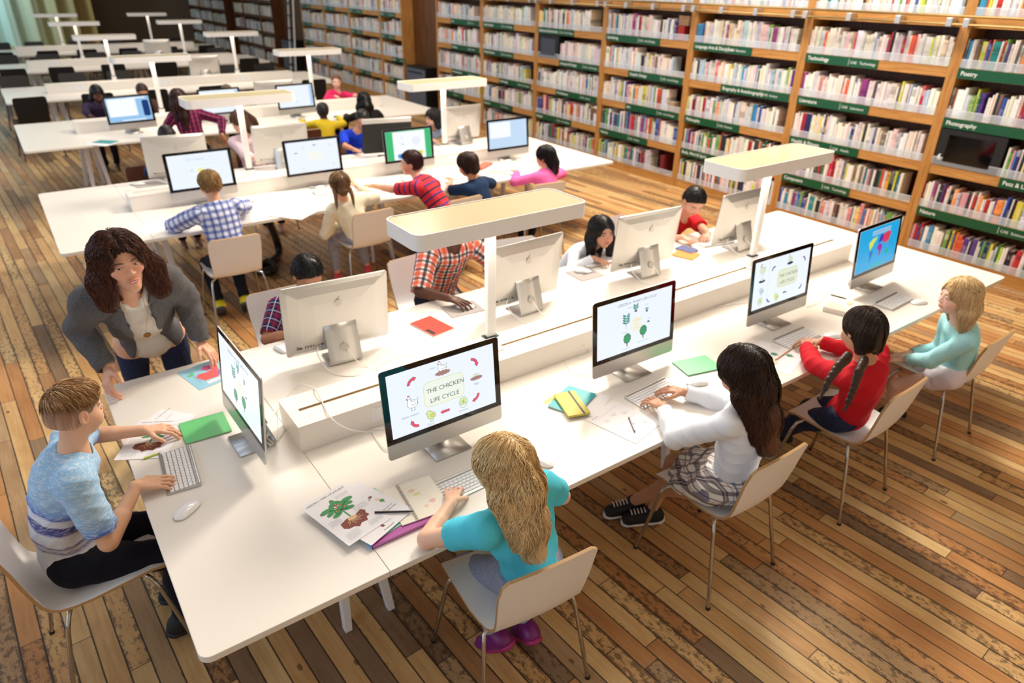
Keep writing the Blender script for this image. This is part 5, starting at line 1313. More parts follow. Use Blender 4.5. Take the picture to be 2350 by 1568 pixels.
def plant_page(t, w, h, th, sc=1.):
    a = Art(pcol); br = (134,72,60); tan = (232,190,150); gr = (70,160,96); dk = (60,70,60)
    pts = [(-.27,-.13),(-.10,-.10),(.08,-.12),(.24,-.08),(.30,-.14),(.26,-.18),(.28,-.24),(.20,-.25),(.16,-.31),(.04,-.29),(-.05,-.33),(-.12,-.28),(-.22,-.27),(-.29,-.22)]
    a.poly([(x*w,y*h) for x,y in pts][::-1], br); a.line([(0,-.12*h),(.0,.02*h),(-.02*w,.16*h)], .006, dk); a.line([(0,-.12*h),(.0,.02*h),(-.02*w,.16*h)], .0045, gr)
    for k in range(9):
        an = -PI/2+(k-4)*.33; L_ = (.16+.05*(k%2))*w; a.line([(0,-.13*h),(.5*L_*math.cos(an),-.14*h+.5*L_*math.sin(an)),(L_*math.cos(an+.15),-.14*h+L_*math.sin(an+.15)*.8)], .0022, tan)
    a.ell(0,-.135*h,.018*sc,.010*sc,tan)
    for x,y,an in ((-.14,.04,.2),(.13,.05,-.2),(-.20,.12,.4),(.18,.14,-.4),(-.11,.20,1.),(.09,.21,-1.),(0,.26,1.57),(-.06,.10,.7),(.06,.11,-.7),(-.26,.19,.1),(.25,.20,-.1)):
        a.line([(0,.08*h),(x*w*.8,y*h*.95)], .002, dk); a.ell(x*w,y*h,.021*sc,.009*sc,gr,14,an,dk,.0009); a.line([(x*w-.018*sc*math.cos(an),y*h-.018*sc*math.sin(an)),(x*w+.018*sc*math.cos(an),y*h+.018*sc*math.sin(an))], .0008, dk)
    for x,y in ((-.05,.15),(.05,.16),(-.10,.10),(.09,.10),(0,.21)): a.ell(x*w,y*h,.0048*sc,.0048*sc,(190,96,60)); a.ell(x*w,y*h,.002*sc,.002*sc,(236,180,120))
    for x0,x1,y,n,sd in ((-.42,-.16,-.02,5,1),(.14,.44,-.0,5,2),(.10,.40,.33,3,3),(-.40,-.10,-.34,6,4),(.1,.4,-.36,4,5)): writing(a, x0*w, x1*w, y*h, n, .0062, seed=sd)
    a.line([(-.42*w,.40*h),(.42*w,.40*h)], .0011, (110,110,120)); put_art(a, t, th)
# -- left end, beside the boy
t, w, h, th = sheet('paper_sheet','lesson 4 plant life cycle page lying behind the green notebook','paper',(0.1990,1.3225,0.708,0.115,0.180))
a = Art(pcol); writing(a,-w*.4,w*.4,h*.1,2); put_art(a,t,th); text('LESSON 4 : PLANT LIFE CYCLE', .009, INK, t, Matrix.Translation((-w*.42,h*.3,th+.0002)))
t, w, h, th = sheet('paper_sheet','page with brown roots drawing under the left hand of the boy','paper',(0.1070,1.2120,-0.513,0.197,0.280), z=.001)
plant_page(t, w, h, th, .8); text('LESSON 5 : PART OF A PLANT', .0095, INK, t, Matrix.Translation((-w*.42,h*.42,th+.0003)))
def spiral_notebook(label, rect, c, side='top', z=0., th=.006, cc=None):
    x, y, rz, w, h = rect; t = thing('notebook', label, 'notebook', (x,y,H+.0006+z), rz)
    MB().box(-w/2+.002,w/2-.002,-h/2+.002,h/2-.002,.001,th-.001).build('pages', mat('notebook_pages', rgb(232,230,222), .8), t)
    for z0 in (0,th-.001): MB().prism(rrect(-w/2,w/2,-h/2,h/2,.005,3), z0, z0+.001).build('cover', mat('cover_%d_%d_%d' % c, rgb(*c), .4), t)
    m = MB(); n = int((w if side in ('top','bottom') else h)/.0085); 
    for k in range(n):
        s_ = -.5+(k+.5)/n; ring = [(0.0045*math.cos(q), .0045*math.sin(q)) for q in [2*PI*j/8 for j in range(9)]]
        if side in ('top','bottom'): yy = (h/2-.001)*(1 if side == 'top' else -1); m.tube([(s_*w, yy+a_, th/2+b_) for a_,b_ in ring], .0007, 5, cap=False)
        else: xx = (w/2-.001)*(1 if side == 'right' else -1); m.tube([(xx+a_, s_*h, th/2+b_) for a_,b_ in ring], .0007, 5, cap=False)
    m.build('wire_binding', mat('wire_dark', rgb(90,92,90), .3, metal=.8), t, smooth=True); return t
spiral_notebook('green spiral notebook lying open-edge up beside the boy at the left end', (0.3058,1.1647,-0.051,0.182,0.166), (112,208,132), 'top', .0018)
def pen(label, p0, p1, c, nm='pen', tip=(30,30,34), z=0.): 
    (x0,y0),(x1,y1) = p0, p1; L_ = math.hypot(x1-x0,y1-y0); t = thing(nm, label, nm, (x0,y0,H+.0048+z), math.atan2(y1-y0,x1-x0))
    MB().tube([(0,0,0),(L_*.86,0,0)], .0038, 6).build('barrel', mat('barrel_%d_%d_%d' % c, rgb(*c), .35), t, smooth=nm == 'pen')
    m = MB(); m.tube([(L_*.86,0,0),(L_*.93,0,0),(L_,0,0)], [.0038,.0022,.0005], 8); m.build('tip', mat('tip_%d_%d_%d' % tip, rgb(*tip), .4), t, smooth=True)
pen('yellow green pencil beside the keyboard at the left end',(0.051,1.079),(0.114,1.080),(206,216,70),'pencil', (120,110,60), .001)
# blue poster beside the teacher's hand
t, w, h, th = sheet('paper_sheet','light blue picture page with a red animal drawing beside the hand of the teacher','paper',(0.4395,1.6302,0.217,0.208,0.231), m=mat('poster_blue', rgb(150,204,226), .6), z=.0)
a = Art(pcol); a.poly([(x*w,y*h) for x,y in ((-.22,-.22),(.10,-.25),(.22,-.05),(.30,.18),(.20,.30),(.12,.12),(-.02,.08),(-.20,.12),(-.30,0),(-.26,-.08))], (232,96,98)); a.poly([(x*w,y*h) for x,y in ((.1,-.2),(.28,-.18),(.30,0),(.2,.02))], (150,110,190)); a.poly([(x*w,y*h) for x,y in ((.02,.12),(.14,.16),(.20,.34),(.06,.36),(-.04,.28))], (220,90,150))
a.ell(-.34*w,.18*h,.016,.010,(96,190,120)); a.ell(-.28*w,.26*h,.011,.007,(96,190,120))
for k in range(6): a.line([(-.26*w,(.06-.05*k)*h),(-.34*w,(.10-.06*k)*h)], .0014, (100,70,120))
a.poly(rrect(-.22*w,.40*w,-.40*h,-.29*h,.003,2), (236,240,244)); put_art(a,t,th); text("WHAT IS INSIDE", .008, INK, t, Matrix.Translation((-.18*w,-.385*h,th+.0005)))
sheet('paper_sheet','small white sheet showing behind the edge-on computer','paper',(0.6225,1.6127,0.448,0.054,0.063), m=mat('pale_blue_sheet', rgb(214,224,240), .7))
# -- pile beside the girl at the front
x, y, rz, w, h = (0.7067,0.2065,-0.003,0.247,0.174)
t = thing('folder', 'purple folder with a blue spine under the drawings at the front', 'folder', (x,y,H+.0004), rz)
MB().box(-w/2,w/2,-h/2,h/2,0,.002).build('cover', mat('purple_cover', rgb(176,76,160), .4), t); MB().box(-w/2+.003,w/2,-h/2+.002,h/2-.002,.002,.011).build('pages', mat('book_block', rgb(206,150,196), .7), t)
MB().box(-w/2,w/2,-h/2,h/2,.011,.013).build('cover', mat('purple_cover'), t); MB().box(-w/2-.004,-w/2,-h/2,h/2,0,.013).build('spine', mat('blue_spine', rgb(70,170,220), .4), t, bevel=.002)
sheet('folder','mint green card folder tucked under the white pages at the front','folder',(0.6515,0.2642,0.193,0.184,0.231), th=.001, m=mat('mint_card', rgb(150,216,196), .6), z=.0135)
x, y, rz, w, h = (0.8165,0.2427,-0.117,0.190,0.211)
t = thing('sketchbook', 'open spiral sketchbook with faint pastel doodles beside the purple folder', 'notebook', (x,y,H+.0155), rz); 
MB().box(-w/2,-.20*w,-h/2,h/2,0,.003).build('page', mat('sketch_paper', rgb(246,240,226), .8), t); MB().box(-.19*w,w/2,-h/2,h/2,0,.004).build('page', mat('sketch_paper'), t)
m = MB(); n = 26
for k in range(n):
    s_ = -.5+(k+.5)/n; m.tube([(-.195*w+.0055*math.cos(q), s_*h, .004+.0055*math.sin(q)) for q in [2*PI*j/8 for j in range(9)]], .0008, 5, cap=False)
m.build('wire_binding', mat('wire_brown', rgb(110,84,66), .3, metal=.7), t, smooth=True)
a = Art(pcol)
for q in ((.0,.24,.013,.009,(240,206,176)),(.06,.12,.015,.007,(224,232,150)),(.26,-.16,.012,.010,(244,196,196)),(.1,-.25,.009,.008,(246,210,190))): a.ell(q[0]*w,q[1]*h,q[2],q[3],q[4])
for k in range(6): a.line([((-.1+.05*k)*w,(.34-.1*k)*h),((.1+.05*k)*w,(.35-.1*k)*h)], .0007, (206,196,186))
a.build('doodles', t, Matrix.Translation((0,0,.0042)))
t, w, h, th = sheet('paper_sheet','white growing-tree worksheet under the plant page at the front','paper',(0.6308,0.2883,0.368,0.218,0.280), z=.0205)
a = Art(pcol); g_ = (96,176,80)
a.poly([(x*w,y*h) for x,y in ((.12,.30),(.20,.26),(.26,.30),(.22,.34),(.14,.36))], (110,100,90)); a.ell(.30*w,.12*h,.008,.006,(136,84,76)); tree(a,.36*w,-.06*h,.5,g_,(40,60,40)); a.ell(.22*w,.22*h,.009,.006,(244,206,170)); a.ell(.33*w,.02*h,.008,.006,(244,206,170)); a.poly([(x*w,y*h) for x,y in ((.10,-.34),(.22,-.22),(.20,-.18),(.08,-.30))], (240,204,164)); a.poly([(x*w,y*h) for x,y in ((-.10,-.40),(-.05,-.40),(-.06,-.30),(-.12,-.31))], (130,74,64)); put_art(a,t,th)
text('Growing tree', .0085, INK, t, Matrix.Translation((-.14*w,-.46*h,th+.0004))); text('Mature tree with', .0075, INK, t, Matrix.Translation((.16*w,-.20*h,th+.0004))); text('fruit (apples inside)', .0075, INK, t, Matrix.Translation((.16*w,-.245*h,th+.0004))); text('SEED', .008, INK, t, Matrix.Translation((.2*w,.08*h,th+.0004)))
t, w, h, th = sheet('paper_sheet','page titled part of a plant with green leaves and brown roots at the front','paper',(0.5737,0.3157,0.237,0.186,0.282), z=.022)
plant_page(t, w, h, th, 1.)
text('LESSON 3 : PART OF A PLANT', .0122, INK, t, Matrix.Translation((-w*.43,h*.42,th+.0003)))
pen('black pen lying across the white pages at the front',(0.657,0.255),(0.774,0.181),(20,18,24),'pen',(40,40,44),.0225)
# -- teal and olive notebooks
t, w, h, th = sheet('paper_sheet','handwritten page with a yellow highlight under the teal notebook','paper',(1.7505,0.4640,0.500,0.209,0.297))
a = Art(pcol); writing(a,-w*.45,-w*.05,h*.2,5,.011); a.poly([(-.44*w,.30*h),(-.10*w,.24*h),(-.10*w,.32*h),(-.44*w,.38*h)][::-1],(240,222,130))
for k in range(5): a.ell(.36*w,(.2-.12*k)*h,.012,.006,(150,150,170)); a.ell(.36*w,(.2-.12*k)*h,.011,.005,(240,238,242))
put_art(a,t,th)
spiral_notebook('teal spiral notebook between two computers', (1.7350,0.4515,0.410,0.210,0.144), (0,160,170), 'right', .0012, .008)
x, y, rz, w, h = (1.7030,0.4190,-0.315,0.106,0.192); t = thing('notebook','olive pocket notebook with a black elastic band on the teal notebook','notebook',(x,y,H+.0105),rz)
MB().prism(rrect(-w/2,w/2,-h/2,h/2,.006,4), 0, .0105).build('cover', mat('olive_cover', rgb(196,184,76), .5), t, bevel=.001); MB().box(.18*w,.26*w,-h/2-.0005,h/2+.0005,.0104,.0118).build('elastic_band', BLACKM, t)
t, w, h, th = sheet('paper_sheet','number worksheet with dashed boxes beside the plaid skirt girl','paper',(1.8193,0.2002,0.224,0.215,0.261), z=.001)
a = Art(pcol); g_ = (120,124,140)
for k in range(14):
    x0 = -.40*w+.8*w*k/14
    a.line([(x0,.36*h),(x0+.035*w,.36*h)],.0012,g_); a.line([(x0,-.02*h),(x0+.035*w,-.02*h)],.0012,g_)
for q in ((-.25,.2),(.05,.24),(.28,.14),(-.2,-.2),(.1,-.14),(.3,-.26)):
    a.ell(q[0]*w,q[1]*h,.013,.010,(190,192,204)); a.ell(q[0]*w,q[1]*h,.012,.009,(240,238,242)); writing(a,(q[0]-.04)*w,(q[0]+.05)*w,q[1]*h,1,.004,g_)
put_art(a,t,th); text("Let's practice", .008, INK, t, Matrix.Translation((-.42*w,.40*h,th+.0004)))
pen('dark blue pencil lying on the number worksheet',(1.853,0.204),(1.792,0.102),(50,60,90),'pencil',(60,60,66),.0012)
spiral_notebook('mint green spiral notebook right of the plant life cycle computer', (2.4690,0.3518,-0.237,0.205,0.145), (110,214,150), 'bottom', 0, .006)
t, w, h, th = sheet('paper_sheet','worksheet with green trees under the red sleeved arm','paper',(2.8778,0.1885,0.303,0.280,0.244))
a = Art(pcol); tree(a,.10*w,.02*h,.9); tree(a,.22*w,-.26*h,.9); a.ell(-.22*w,-.04*h,.034,.026,(244,222,200)); a.ell(.3*w,-.1*h,.008,.007,(244,210,180)); writing(a,.30*w,.46*w,.2*h,6,.008); a.ell(-.05*w,.36*h,.004,.004,(80,70,110)); put_art(a,t,th)
pen('wooden pencil lying across the tree worksheet',(2.849,0.163),(3.085,0.199),(216,178,130),'pencil',(230,200,160))
x, y, rz, w, h = (3.7352,0.3028,0.369,0.203,0.241); t = thing('book','thick cream booklet with a magenta spine near the map computer','book',(x,y,H+.0006),rz)
MB().box(-w/2,w/2,-h/2+.002,h/2,0,.028).build('pages', mat('cream_cover', rgb(236,226,214), .6), t, bevel=.001); MB().box(-w/2,w/2,-h/2-.0012,-h/2+.002,0,.029).build('spine', mat('magenta_spine', rgb(176,40,140), .4), t)
a = Art(pcol); writing(a,-w*.42,w*.0,h*.3,6,.009,(200,180,160)); a.ell(.2*w,0,.03,.016,(226,190,160)); a.build('cover_print', t, Matrix.Translation((0,0,.0284)))
pen('dark pencil resting on the cream booklet',(3.787,0.451),(3.812,0.357),(40,30,30),'pencil',(60,50,50),.029)
# -- back side of the nearest table
x, y, rz, w, h = (1.5825,1.4747,0.159,0.142,0.212); t = thing('notebook','bright red notebook on the far side of the nearest table','notebook',(x,y,H+.0005),rz)
MB().box(-w/2,w/2,-h/2,h/2,0,.006).build('pages', mat('notebook_pages'), t); MB().prism(rrect(-w/2,w/2,-h/2,h/2,.003,2), .006, .0075).build('cover', mat('red_cover', rgb(224,62,46), .45), t)
a = Art(pcol); a.poly([(-.46*w,-.05*h),(-.46*w,-.42*h),(-.28*w,-.42*h),(-.28*w,-.12*h)][::-1],(40,30,30))
for q in ((-.35,.1),(-.30,.28),(-.14,-.34),(-.02,-.40)): a.ell(q[0]*w,q[1]*h,.005,.004,(96,20,20))
a.build('cover_print', t, Matrix.Translation((0,0,.0077)))
t, w, h, th = sheet('paper_sheet','typed white page between the nearest back-row computer and the red notebook','paper',(1.3395,1.4287,0.225,0.198,0.266))
a = Art(pcol); writing(a,-w*.42,w*.42,h*.36,9,.02,(150,150,165)); put_art(a,t,th)
for lab, rc in (('grey mouse mat under the hand of the boy in the orange checked shirt',(1.8460,1.5765,-0.100,0.211,0.159)),('grey mouse mat with dark lettering beside the black haired girl',(2.7993,1.5933,-0.038,0.189,0.177)),('grey mouse mat at the left end of the second table',(0.8832,5.4253,0.264,0.238,0.266))):
    t, w, h, th = sheet('mouse_mat', lab, 'mouse mat', rc, th=.003, m=mat('grey_mat', rgb(168,160,156), .8))
    text('PLEASE LEAVE', .020, INK, t, Matrix.Translation((w*.40,-h*.02,th+.0003)) @ Matrix.Rotation(PI,4,'Z'), bold=.0006, sx=.8); text('ON THE DESK', .020, INK, t, Matrix.Translation((w*.40,h*.16,th+.0003)) @ Matrix.Rotation(PI,4,'Z'), bold=.0006, sx=.8)
t, w, h, th = sheet('notebook','orange notebook beside the boy in the red shirt','notebook',(3.6335,1.4695,0.343,0.149,0.162), th=.006, m=mat('orange_cover', rgb(255,132,44), .5))
sheet('notebook','dark blue notebook under the hands of the boy in the red shirt','notebook',(3.7130,1.5330,0.125,0.100,0.141), th=.004, m=mat('navy_cover', rgb(70,80,130), .5), z=.0065)
sheet('paper_sheet','sheet of paper showing at the right of the lamp-post computer','paper',(2.5125,1.4712,0.047,0.077,0.081))
# -- second table
for lab, rc, z in (('open colouring magazine on the front edge of the second table',(1.6268,4.0922,0.958,0.418,0.256),0.),('open magazine pages hanging over the front edge of the second table',(1.7338,3.9312,0.647,0.411,0.312),.003)):
    t, w, h, th = sheet('magazine', lab, 'magazine', rc, th=.002, m=PAPER, z=z); a = Art(pcol); writing(a,-w*.4,-w*.02,h*.3,6,.012,(170,150,170)); a.ell(.2*w,.1*h,.02,.014,(236,200,190)); a.line([(0,-h/2),(0,h/2)],.003,(120,90,150)); put_art(a,t,th)
sheet('paper_sheet','blank sheet on the left part of the second table','paper',(0.6675,4.1100,0.778,0.251,0.132))
sheet('notebook','coral pencil case shaped notebook beside the navy shirt child','notebook',(3.8425,4.3852,0.567,0.272,0.096), th=.02, m=mat('coral_cover', rgb(196,96,80), .6))
sheet('notebook','pale pink notebook between the navy shirt child and the pink top girl','notebook',(3.8327,4.1395,0.913,0.177,0.214), th=.004, m=mat('pink_cover', rgb(240,170,170), .6))
sheet('paper_sheet','white sheet under the pale pink notebook edge','paper',(3.5708,4.1700,0.758,0.157,0.187))
# -- third table
sheet('paper_sheet','white sheet under a teal notebook on the third table','paper',(0.7898,7.5538,0.706,0.186,0.285))
sheet('notebook','teal notebook on the left part of the third table','notebook',(0.8392,7.6210,0.762,0.142,0.232), th=.005, m=mat('teal_cover', rgb(40,150,156), .6), z=.001)
for k, (u, lab) in enumerate(((0,'white sheet beside the plaited haired girl at the third table'),(1,'white sheet beside the yellow shirt child at the third table'))):
    sheet('paper_sheet', lab, 'paper', ((2.2243,8.2172,0.807,0.184,0.253) if u == 0 else (3.3317,7.8580,0.758,0.229,0.213)))
# -- white cables
def cable(label, pts, r=.0022):
    P_ = [Vector(p) for p in pts]; out = []
    for i in range(len(P_)-1):
        p0 = P_[max(i-1,0)]; p1 = P_[i]; p2 = P_[i+1]; p3 = P_[min(i+2,len(P_)-1)]
        for k in range(8):
            u = k/8; out.append(.5*((2*p1)+(p2-p0)*u+(2*p0-5*p1+4*p2-p3)*u*u+(3*p1-p0-3*p2+p3)*u**3))
    out.append(P_[-1]); m = MB(); o0 = out[0].copy(); m.tube([tuple(p-o0) for p in out], r, 8); o = m.build('cable', CABLE, None, smooth=True); o.location = o0; tag(o, label, 'cable')
zt = H+.0032; zb = H+.1285
cable('white power cable looping over the end of the cable box', [(.47,.97,.83),(.56,1.06,zt+.03),(0.742,1.275,0.745),(0.739,1.000,0.870),(0.726,0.879,0.868),(0.712,0.744,0.868),(0.773,0.736,0.800),(0.868,0.741,0.744),(0.950,0.682,0.744),(1.09,.53,.80)], .0028)
cable('thin white cable behind the edge-on computer', [(.47,.93,.80),(.52,.90,zt),(0.620,1.160,0.745),(0.592,0.994,0.745),(0.537,0.916,0.745),(.50,.90,zt)])
cable('white cable loop behind the nearest computer', [(1.06,.55,.83),(1.02,.62,zt),(0.895,0.748,0.745),(0.866,0.655,0.745),(0.891,0.566,0.745),(1.12,.52,zt)])
cable('white cable loops between the first two computers', [(2.10,.56,.83),(2.0,.62,zt),(2.138,0.872,0.745),(1.988,0.799,0.745),(1.906,0.667,0.745),(1.935,0.586,0.745),(2.15,.55,zt)], .0026)
cable('white plug cable at the socket between the first two computers', [(2.030,0.734,0.800),(2.096,0.774,0.775),(2.100,0.741,0.745),(2.023,0.737,0.745),(2.050,0.797,0.745)], .0024)
cable('white cable trailing right of the chicken-cycle-in-blue computer', [(3.18,.5,.82),(3.27,.58,zt),(4.163,0.765,0.745),(3.934,0.561,0.745),(3.718,0.463,0.745),(3.555,0.458,0.745)])
cable('white cable running towards the map computer', [(4.068,0.756,0.800),(4.177,0.774,0.745),(4.118,0.657,0.745),(4.088,0.545,0.745),(4.12,.5,zt)])
cable('thin white cable left of the chicken-cycle-in-blue computer', [(3.100,0.761,0.745),(3.218,0.734,0.745),(3.319,0.698,0.745)], .0026)
for lab, x0, y0, s_ in (('white cable at the stand of the nearest back-row computer',1.037,1.454,1),('white cable at the stand of the computer beside the lamp post',2.14,1.40,1),('white cable at the stand of the computer hiding the black haired girl',3.126,1.41,1),('white cable at the stand of the computer behind the right lamp post',4.058,1.393,1)):
    cable(lab, [(x0+.0,y0-.085,.83),(x0+.01,y0-.125,.80),(x0+.03,y0-.15,.760),(x0+.06,y0-.20,zt),(x0-.02,y0-.24,zt),(x0-.09,y0-.19,zt),(x0-.12,y0-.12,.755),(x0-.13,y0-.04,.80),(x0-.12,y0-.030,.835)], .0026)
cable('white cable curving on the table left of the nearest lamp post', [(1.044,1.188,0.745),(1.145,1.232,0.745),(1.271,1.265,0.745),(1.348,1.202,0.745)], .002)
# black ribbed floor conduit under the second table
pts = [(1.595,4.350,0.570),(1.790,4.898,0.220),(1.819,4.957,0.050),(1.710,4.790,0.040),(1.575,4.730,0.040),(1.490,4.654,0.040),(1.553,4.511,0.040),(1.668,4.616,0.040),(1.637,4.766,0.050)]
cable('black ribbed cable conduit dropping from the second table and coiling on the floor', pts, .035)
cd = bpy.data.objects[[o.name for o in COL.objects if o.name.startswith('cable') and 'conduit' in str(o.get('label',''))][0]]; cd.data.materials.clear(); cd.data.materials.append(BLACKM); cd.name = 'cable_conduit'; cd['category'] = 'conduit'
# ================= the people
JEANS = cloth('dark_blue_jeans', rgb(30,38,66), .8, .3, 700, rgb(44,56,92)); NAVYT = cloth('navy_trousers', rgb(14,16,30), .8)
JEANL = cloth('pale_grey_jeans', rgb(140,146,168), .8, .3, 700, rgb(160,166,186)); GREYT = cloth('grey_trousers', rgb(66,64,74), .85)
WHT = cloth('white_jersey', rgb(232,236,244), .8); TURQ = cloth('turquoise_jersey', rgb(84,204,228), .8); REDK = cloth('red_knit', rgb(196,26,40), .85, .3, 900); AQUA = cloth('pale_aqua_knit', rgb(168,226,232), .85, .25, 700)
BL = mat('black_canvas', rgb(18,18,22), .7); RUB = mat('white_rubber', rgb(226,226,226), .5)
def sneak(m=BL, sole=RUB, **k): return dict(m=m, sole=sole, **k)
# -- pattern materials
def stripes_boy():
    t = NT('heather_striped_jersey'); s = t.sep(t.node('ShaderNodeAttribute', attribute_name='puv').outputs['Vector'])
    nz = t.noise(t.mapping(t.coord(), sc=(1,1,5)), 90, 3); he = t.noise(t.mapping(t.coord(), rot=(0,.5,0), sc=(30,30,160)), 1.5, 3)
    v = t.math('ADD', s[1], t.math('MULTIPLY', t.math('SUBTRACT', he, .5), .02)); d = t.math('MULTIPLY', v, -1.)
    f = t.math('MULTIPLY', d, 1/.42)
    W = rgb(214,216,226); c = t.ramp(f, [(0,rgb(150,192,226)),(.28,rgb(160,196,228)),(.40,rgb(120,160,214)),(.445,rgb(70,96,180)),(.47,W),(.53,W),(.55,rgb(72,70,132)),(.62,rgb(84,86,160)),(.64,W),(.74,W),(.77,rgb(96,96,150)),(.80,W),(.83,rgb(110,110,160)),(.86,W),(1,W)])
    c = t.mix(t.math('MULTIPLY', t.math('GREATER_THAN', he, .54), .38), c, rgb(236,236,240)); t.base(c, .85); t.bump(nz, .1, .001); return t.m
def stripes(name, base, bars):
    t = NT(name); s = t.sep(t.node('ShaderNodeAttribute', attribute_name='puv').outputs['Vector']); c = base
    for per, cen, w, colr in bars:
        f = t.math('ABSOLUTE', t.math('SUBTRACT', t.math('FRACT', t.math('DIVIDE', s[1], per)), cen)); c = t.mix(t.math('LESS_THAN', f, w/2), c, colr)
    t.base(c, .85); return t.m
W_K = rgb(226,232,246); BLU = rgb(20,64,170)
GING = plaid('blue_white_check', W_K, [(0,.048,.5,.46,BLU,.55),(1,.048,.5,.46,BLU,.62),(0,.048,.5,.10,rgb(12,20,70),.6)])
ORNG = plaid('orange_navy_check', rgb(244,236,232), [(0,.062,.25,.36,rgb(236,92,50),.8),(1,.062,.25,.36,rgb(236,92,50),.72),(0,.062,.75,.22,rgb(22,26,50),.85),(1,.062,.75,.22,rgb(22,26,50),.72)])
NRED = plaid('navy_red_check', rgb(40,40,90), [(0,.05,.3,.22,rgb(150,30,50),.7),(1,.05,.3,.22,rgb(150,30,50),.7),(0,.05,.75,.07,rgb(220,220,230),.8),(1,.05,.75,.07,rgb(220,220,230),.8)])
MAGP = plaid('magenta_check', rgb(130,20,70), [(0,.05,.5,.4,rgb(40,16,46),.6),(1,.05,.5,.4,rgb(40,16,46),.6),(0,.05,.1,.06,rgb(226,160,200),.6)])
SKRT = plaid('cream_plum_plaid', rgb(232,226,218), [(0,.075,.3,.24,rgb(70,50,66),.75),(1,.075,.3,.24,rgb(70,50,66),.75),(0,.075,.8,.10,rgb(70,74,110),.7),(1,.075,.8,.10,rgb(70,74,110),.7),(0,.075,.62,.03,rgb(150,60,70),.8),(1,.075,.62,.03,rgb(150,60,70),.8),(0,.075,.3,.03,rgb(220,210,210),.8)])
RSTR = stripes('red_navy_stripe', rgb(200,30,44), [(.052,.5,.30,rgb(24,18,60)),(.104,.28,.09,rgb(40,50,150))])
NDOT = cloth('navy_dotted', rgb(14,34,66), .85, .2, 300, rgb(30,60,96)); LEGG = cloth('grey_speckled_leggings', rgb(120,118,130), .85, .2, 400, rgb(190,190,200))
def braid(c, nm, pts, r0, r1, col, parent=None, band=None):
    """plait along pts (world): overlapping lobes left and right"""
    P_ = [V3(*p) for p in pts]; L_ = [0]
    for a, b in zip(P_[:-1], P_[1:]): L_.append(L_[-1]+np.linalg.norm(b-a))
    F = Field(); n = int(L_[-1]/(r0*.66)); T_ = c['HB'][0]
    for i in range(n):
        s = (i+.5)/n*L_[-1]; j = min(len(P_)-2, max(0, int(np.searchsorted(L_, s)-1))); u = (s-L_[j])/(L_[j+1]-L_[j]); p = P_[j]+(P_[j+1]-P_[j])*u; d = nrm(P_[j+1]-P_[j])
        sd = nrm(np.cross(d, c['HB'][1])+V3(.01,0,0)); bk = np.cross(sd, d); r = r0+(r1-r0)*i/n; q = 1 if i%2 else -1
        e = nrm(d*.8+sd*q*.62); w = np.cross(e, bk); F.ell(p+sd*q*r*.42, V3(r*1.35, r*.85, r*.85), np.stack([e, w, bk]), r*.75)
    F.cap(P_[-1], P_[-1]+nrm(P_[-1]-P_[-2])*r1*4.5, r1*.95, r1*.35, r1*.5)
    lo, hi = F.bounds(.01); v, q = nets(F, lo, hi, max(.0028, r0*.22), lambda Q: .0006*np.sin(Q@V3(900,700,300)), .001)
    cc = np.tile(np.array(rgb(*col)[:3]), (len(v),1))*np.random.default_rng(3).uniform(.7,1.2,(len(v),1))
    o = mesh_obj(nm, [(c['tr'](v), q)], HAIR, c['root'], cols=cc)
    if band:
        m = MB(); b = P_[-1]-c['off']; m.tube([tuple(b-nrm(P_[-1]-P_[-2])*.004), tuple(b+nrm(P_[-1]-P_[-2])*.006)], r1*1.1, 10); m.build('hair_band', mat('band_%d_%d_%d' % band, rgb(*band), .5), o)
    return o
LONGB = lambda L_, w=.085, r=.075: [dict(p=[(0,-.05,.03),(0,-.095,-.07),(0,-.105,-.07-(L_-.07)*.5),(0,-.10,-L_)], r=[.070,w,r,r*.7]), dict(p=[(.05,-.02,.01),(.080,-.025,-.09),(.078,-.05,-L_*.72)], r=[.038,.036,.024]), dict(p=[(-.05,-.02,.01),(-.080,-.025,-.09),(-.078,-.05,-L_*.72)], r=[.038,.036,.024])]
def LONGH(L_, w=.066, r=.058, y0=-.050):
    return [dict(p=[(0,-.045,.03),(0,y0-.022,-.07),(0,y0-.018,-.07-(L_-.07)*.5),(0,y0-.012,-L_)], r=[.068,w,r,r*.75]), dict(p=[(.046,-.02,.01),(.066,y0+.02,-.09),(.060,y0-.004,-L_*.8)], r=[.036,.032,.024]), dict(p=[(-.046,-.02,.01),(-.066,y0+.02,-.09),(-.060,y0-.004,-L_*.8)], r=[.036,.032,.024])]
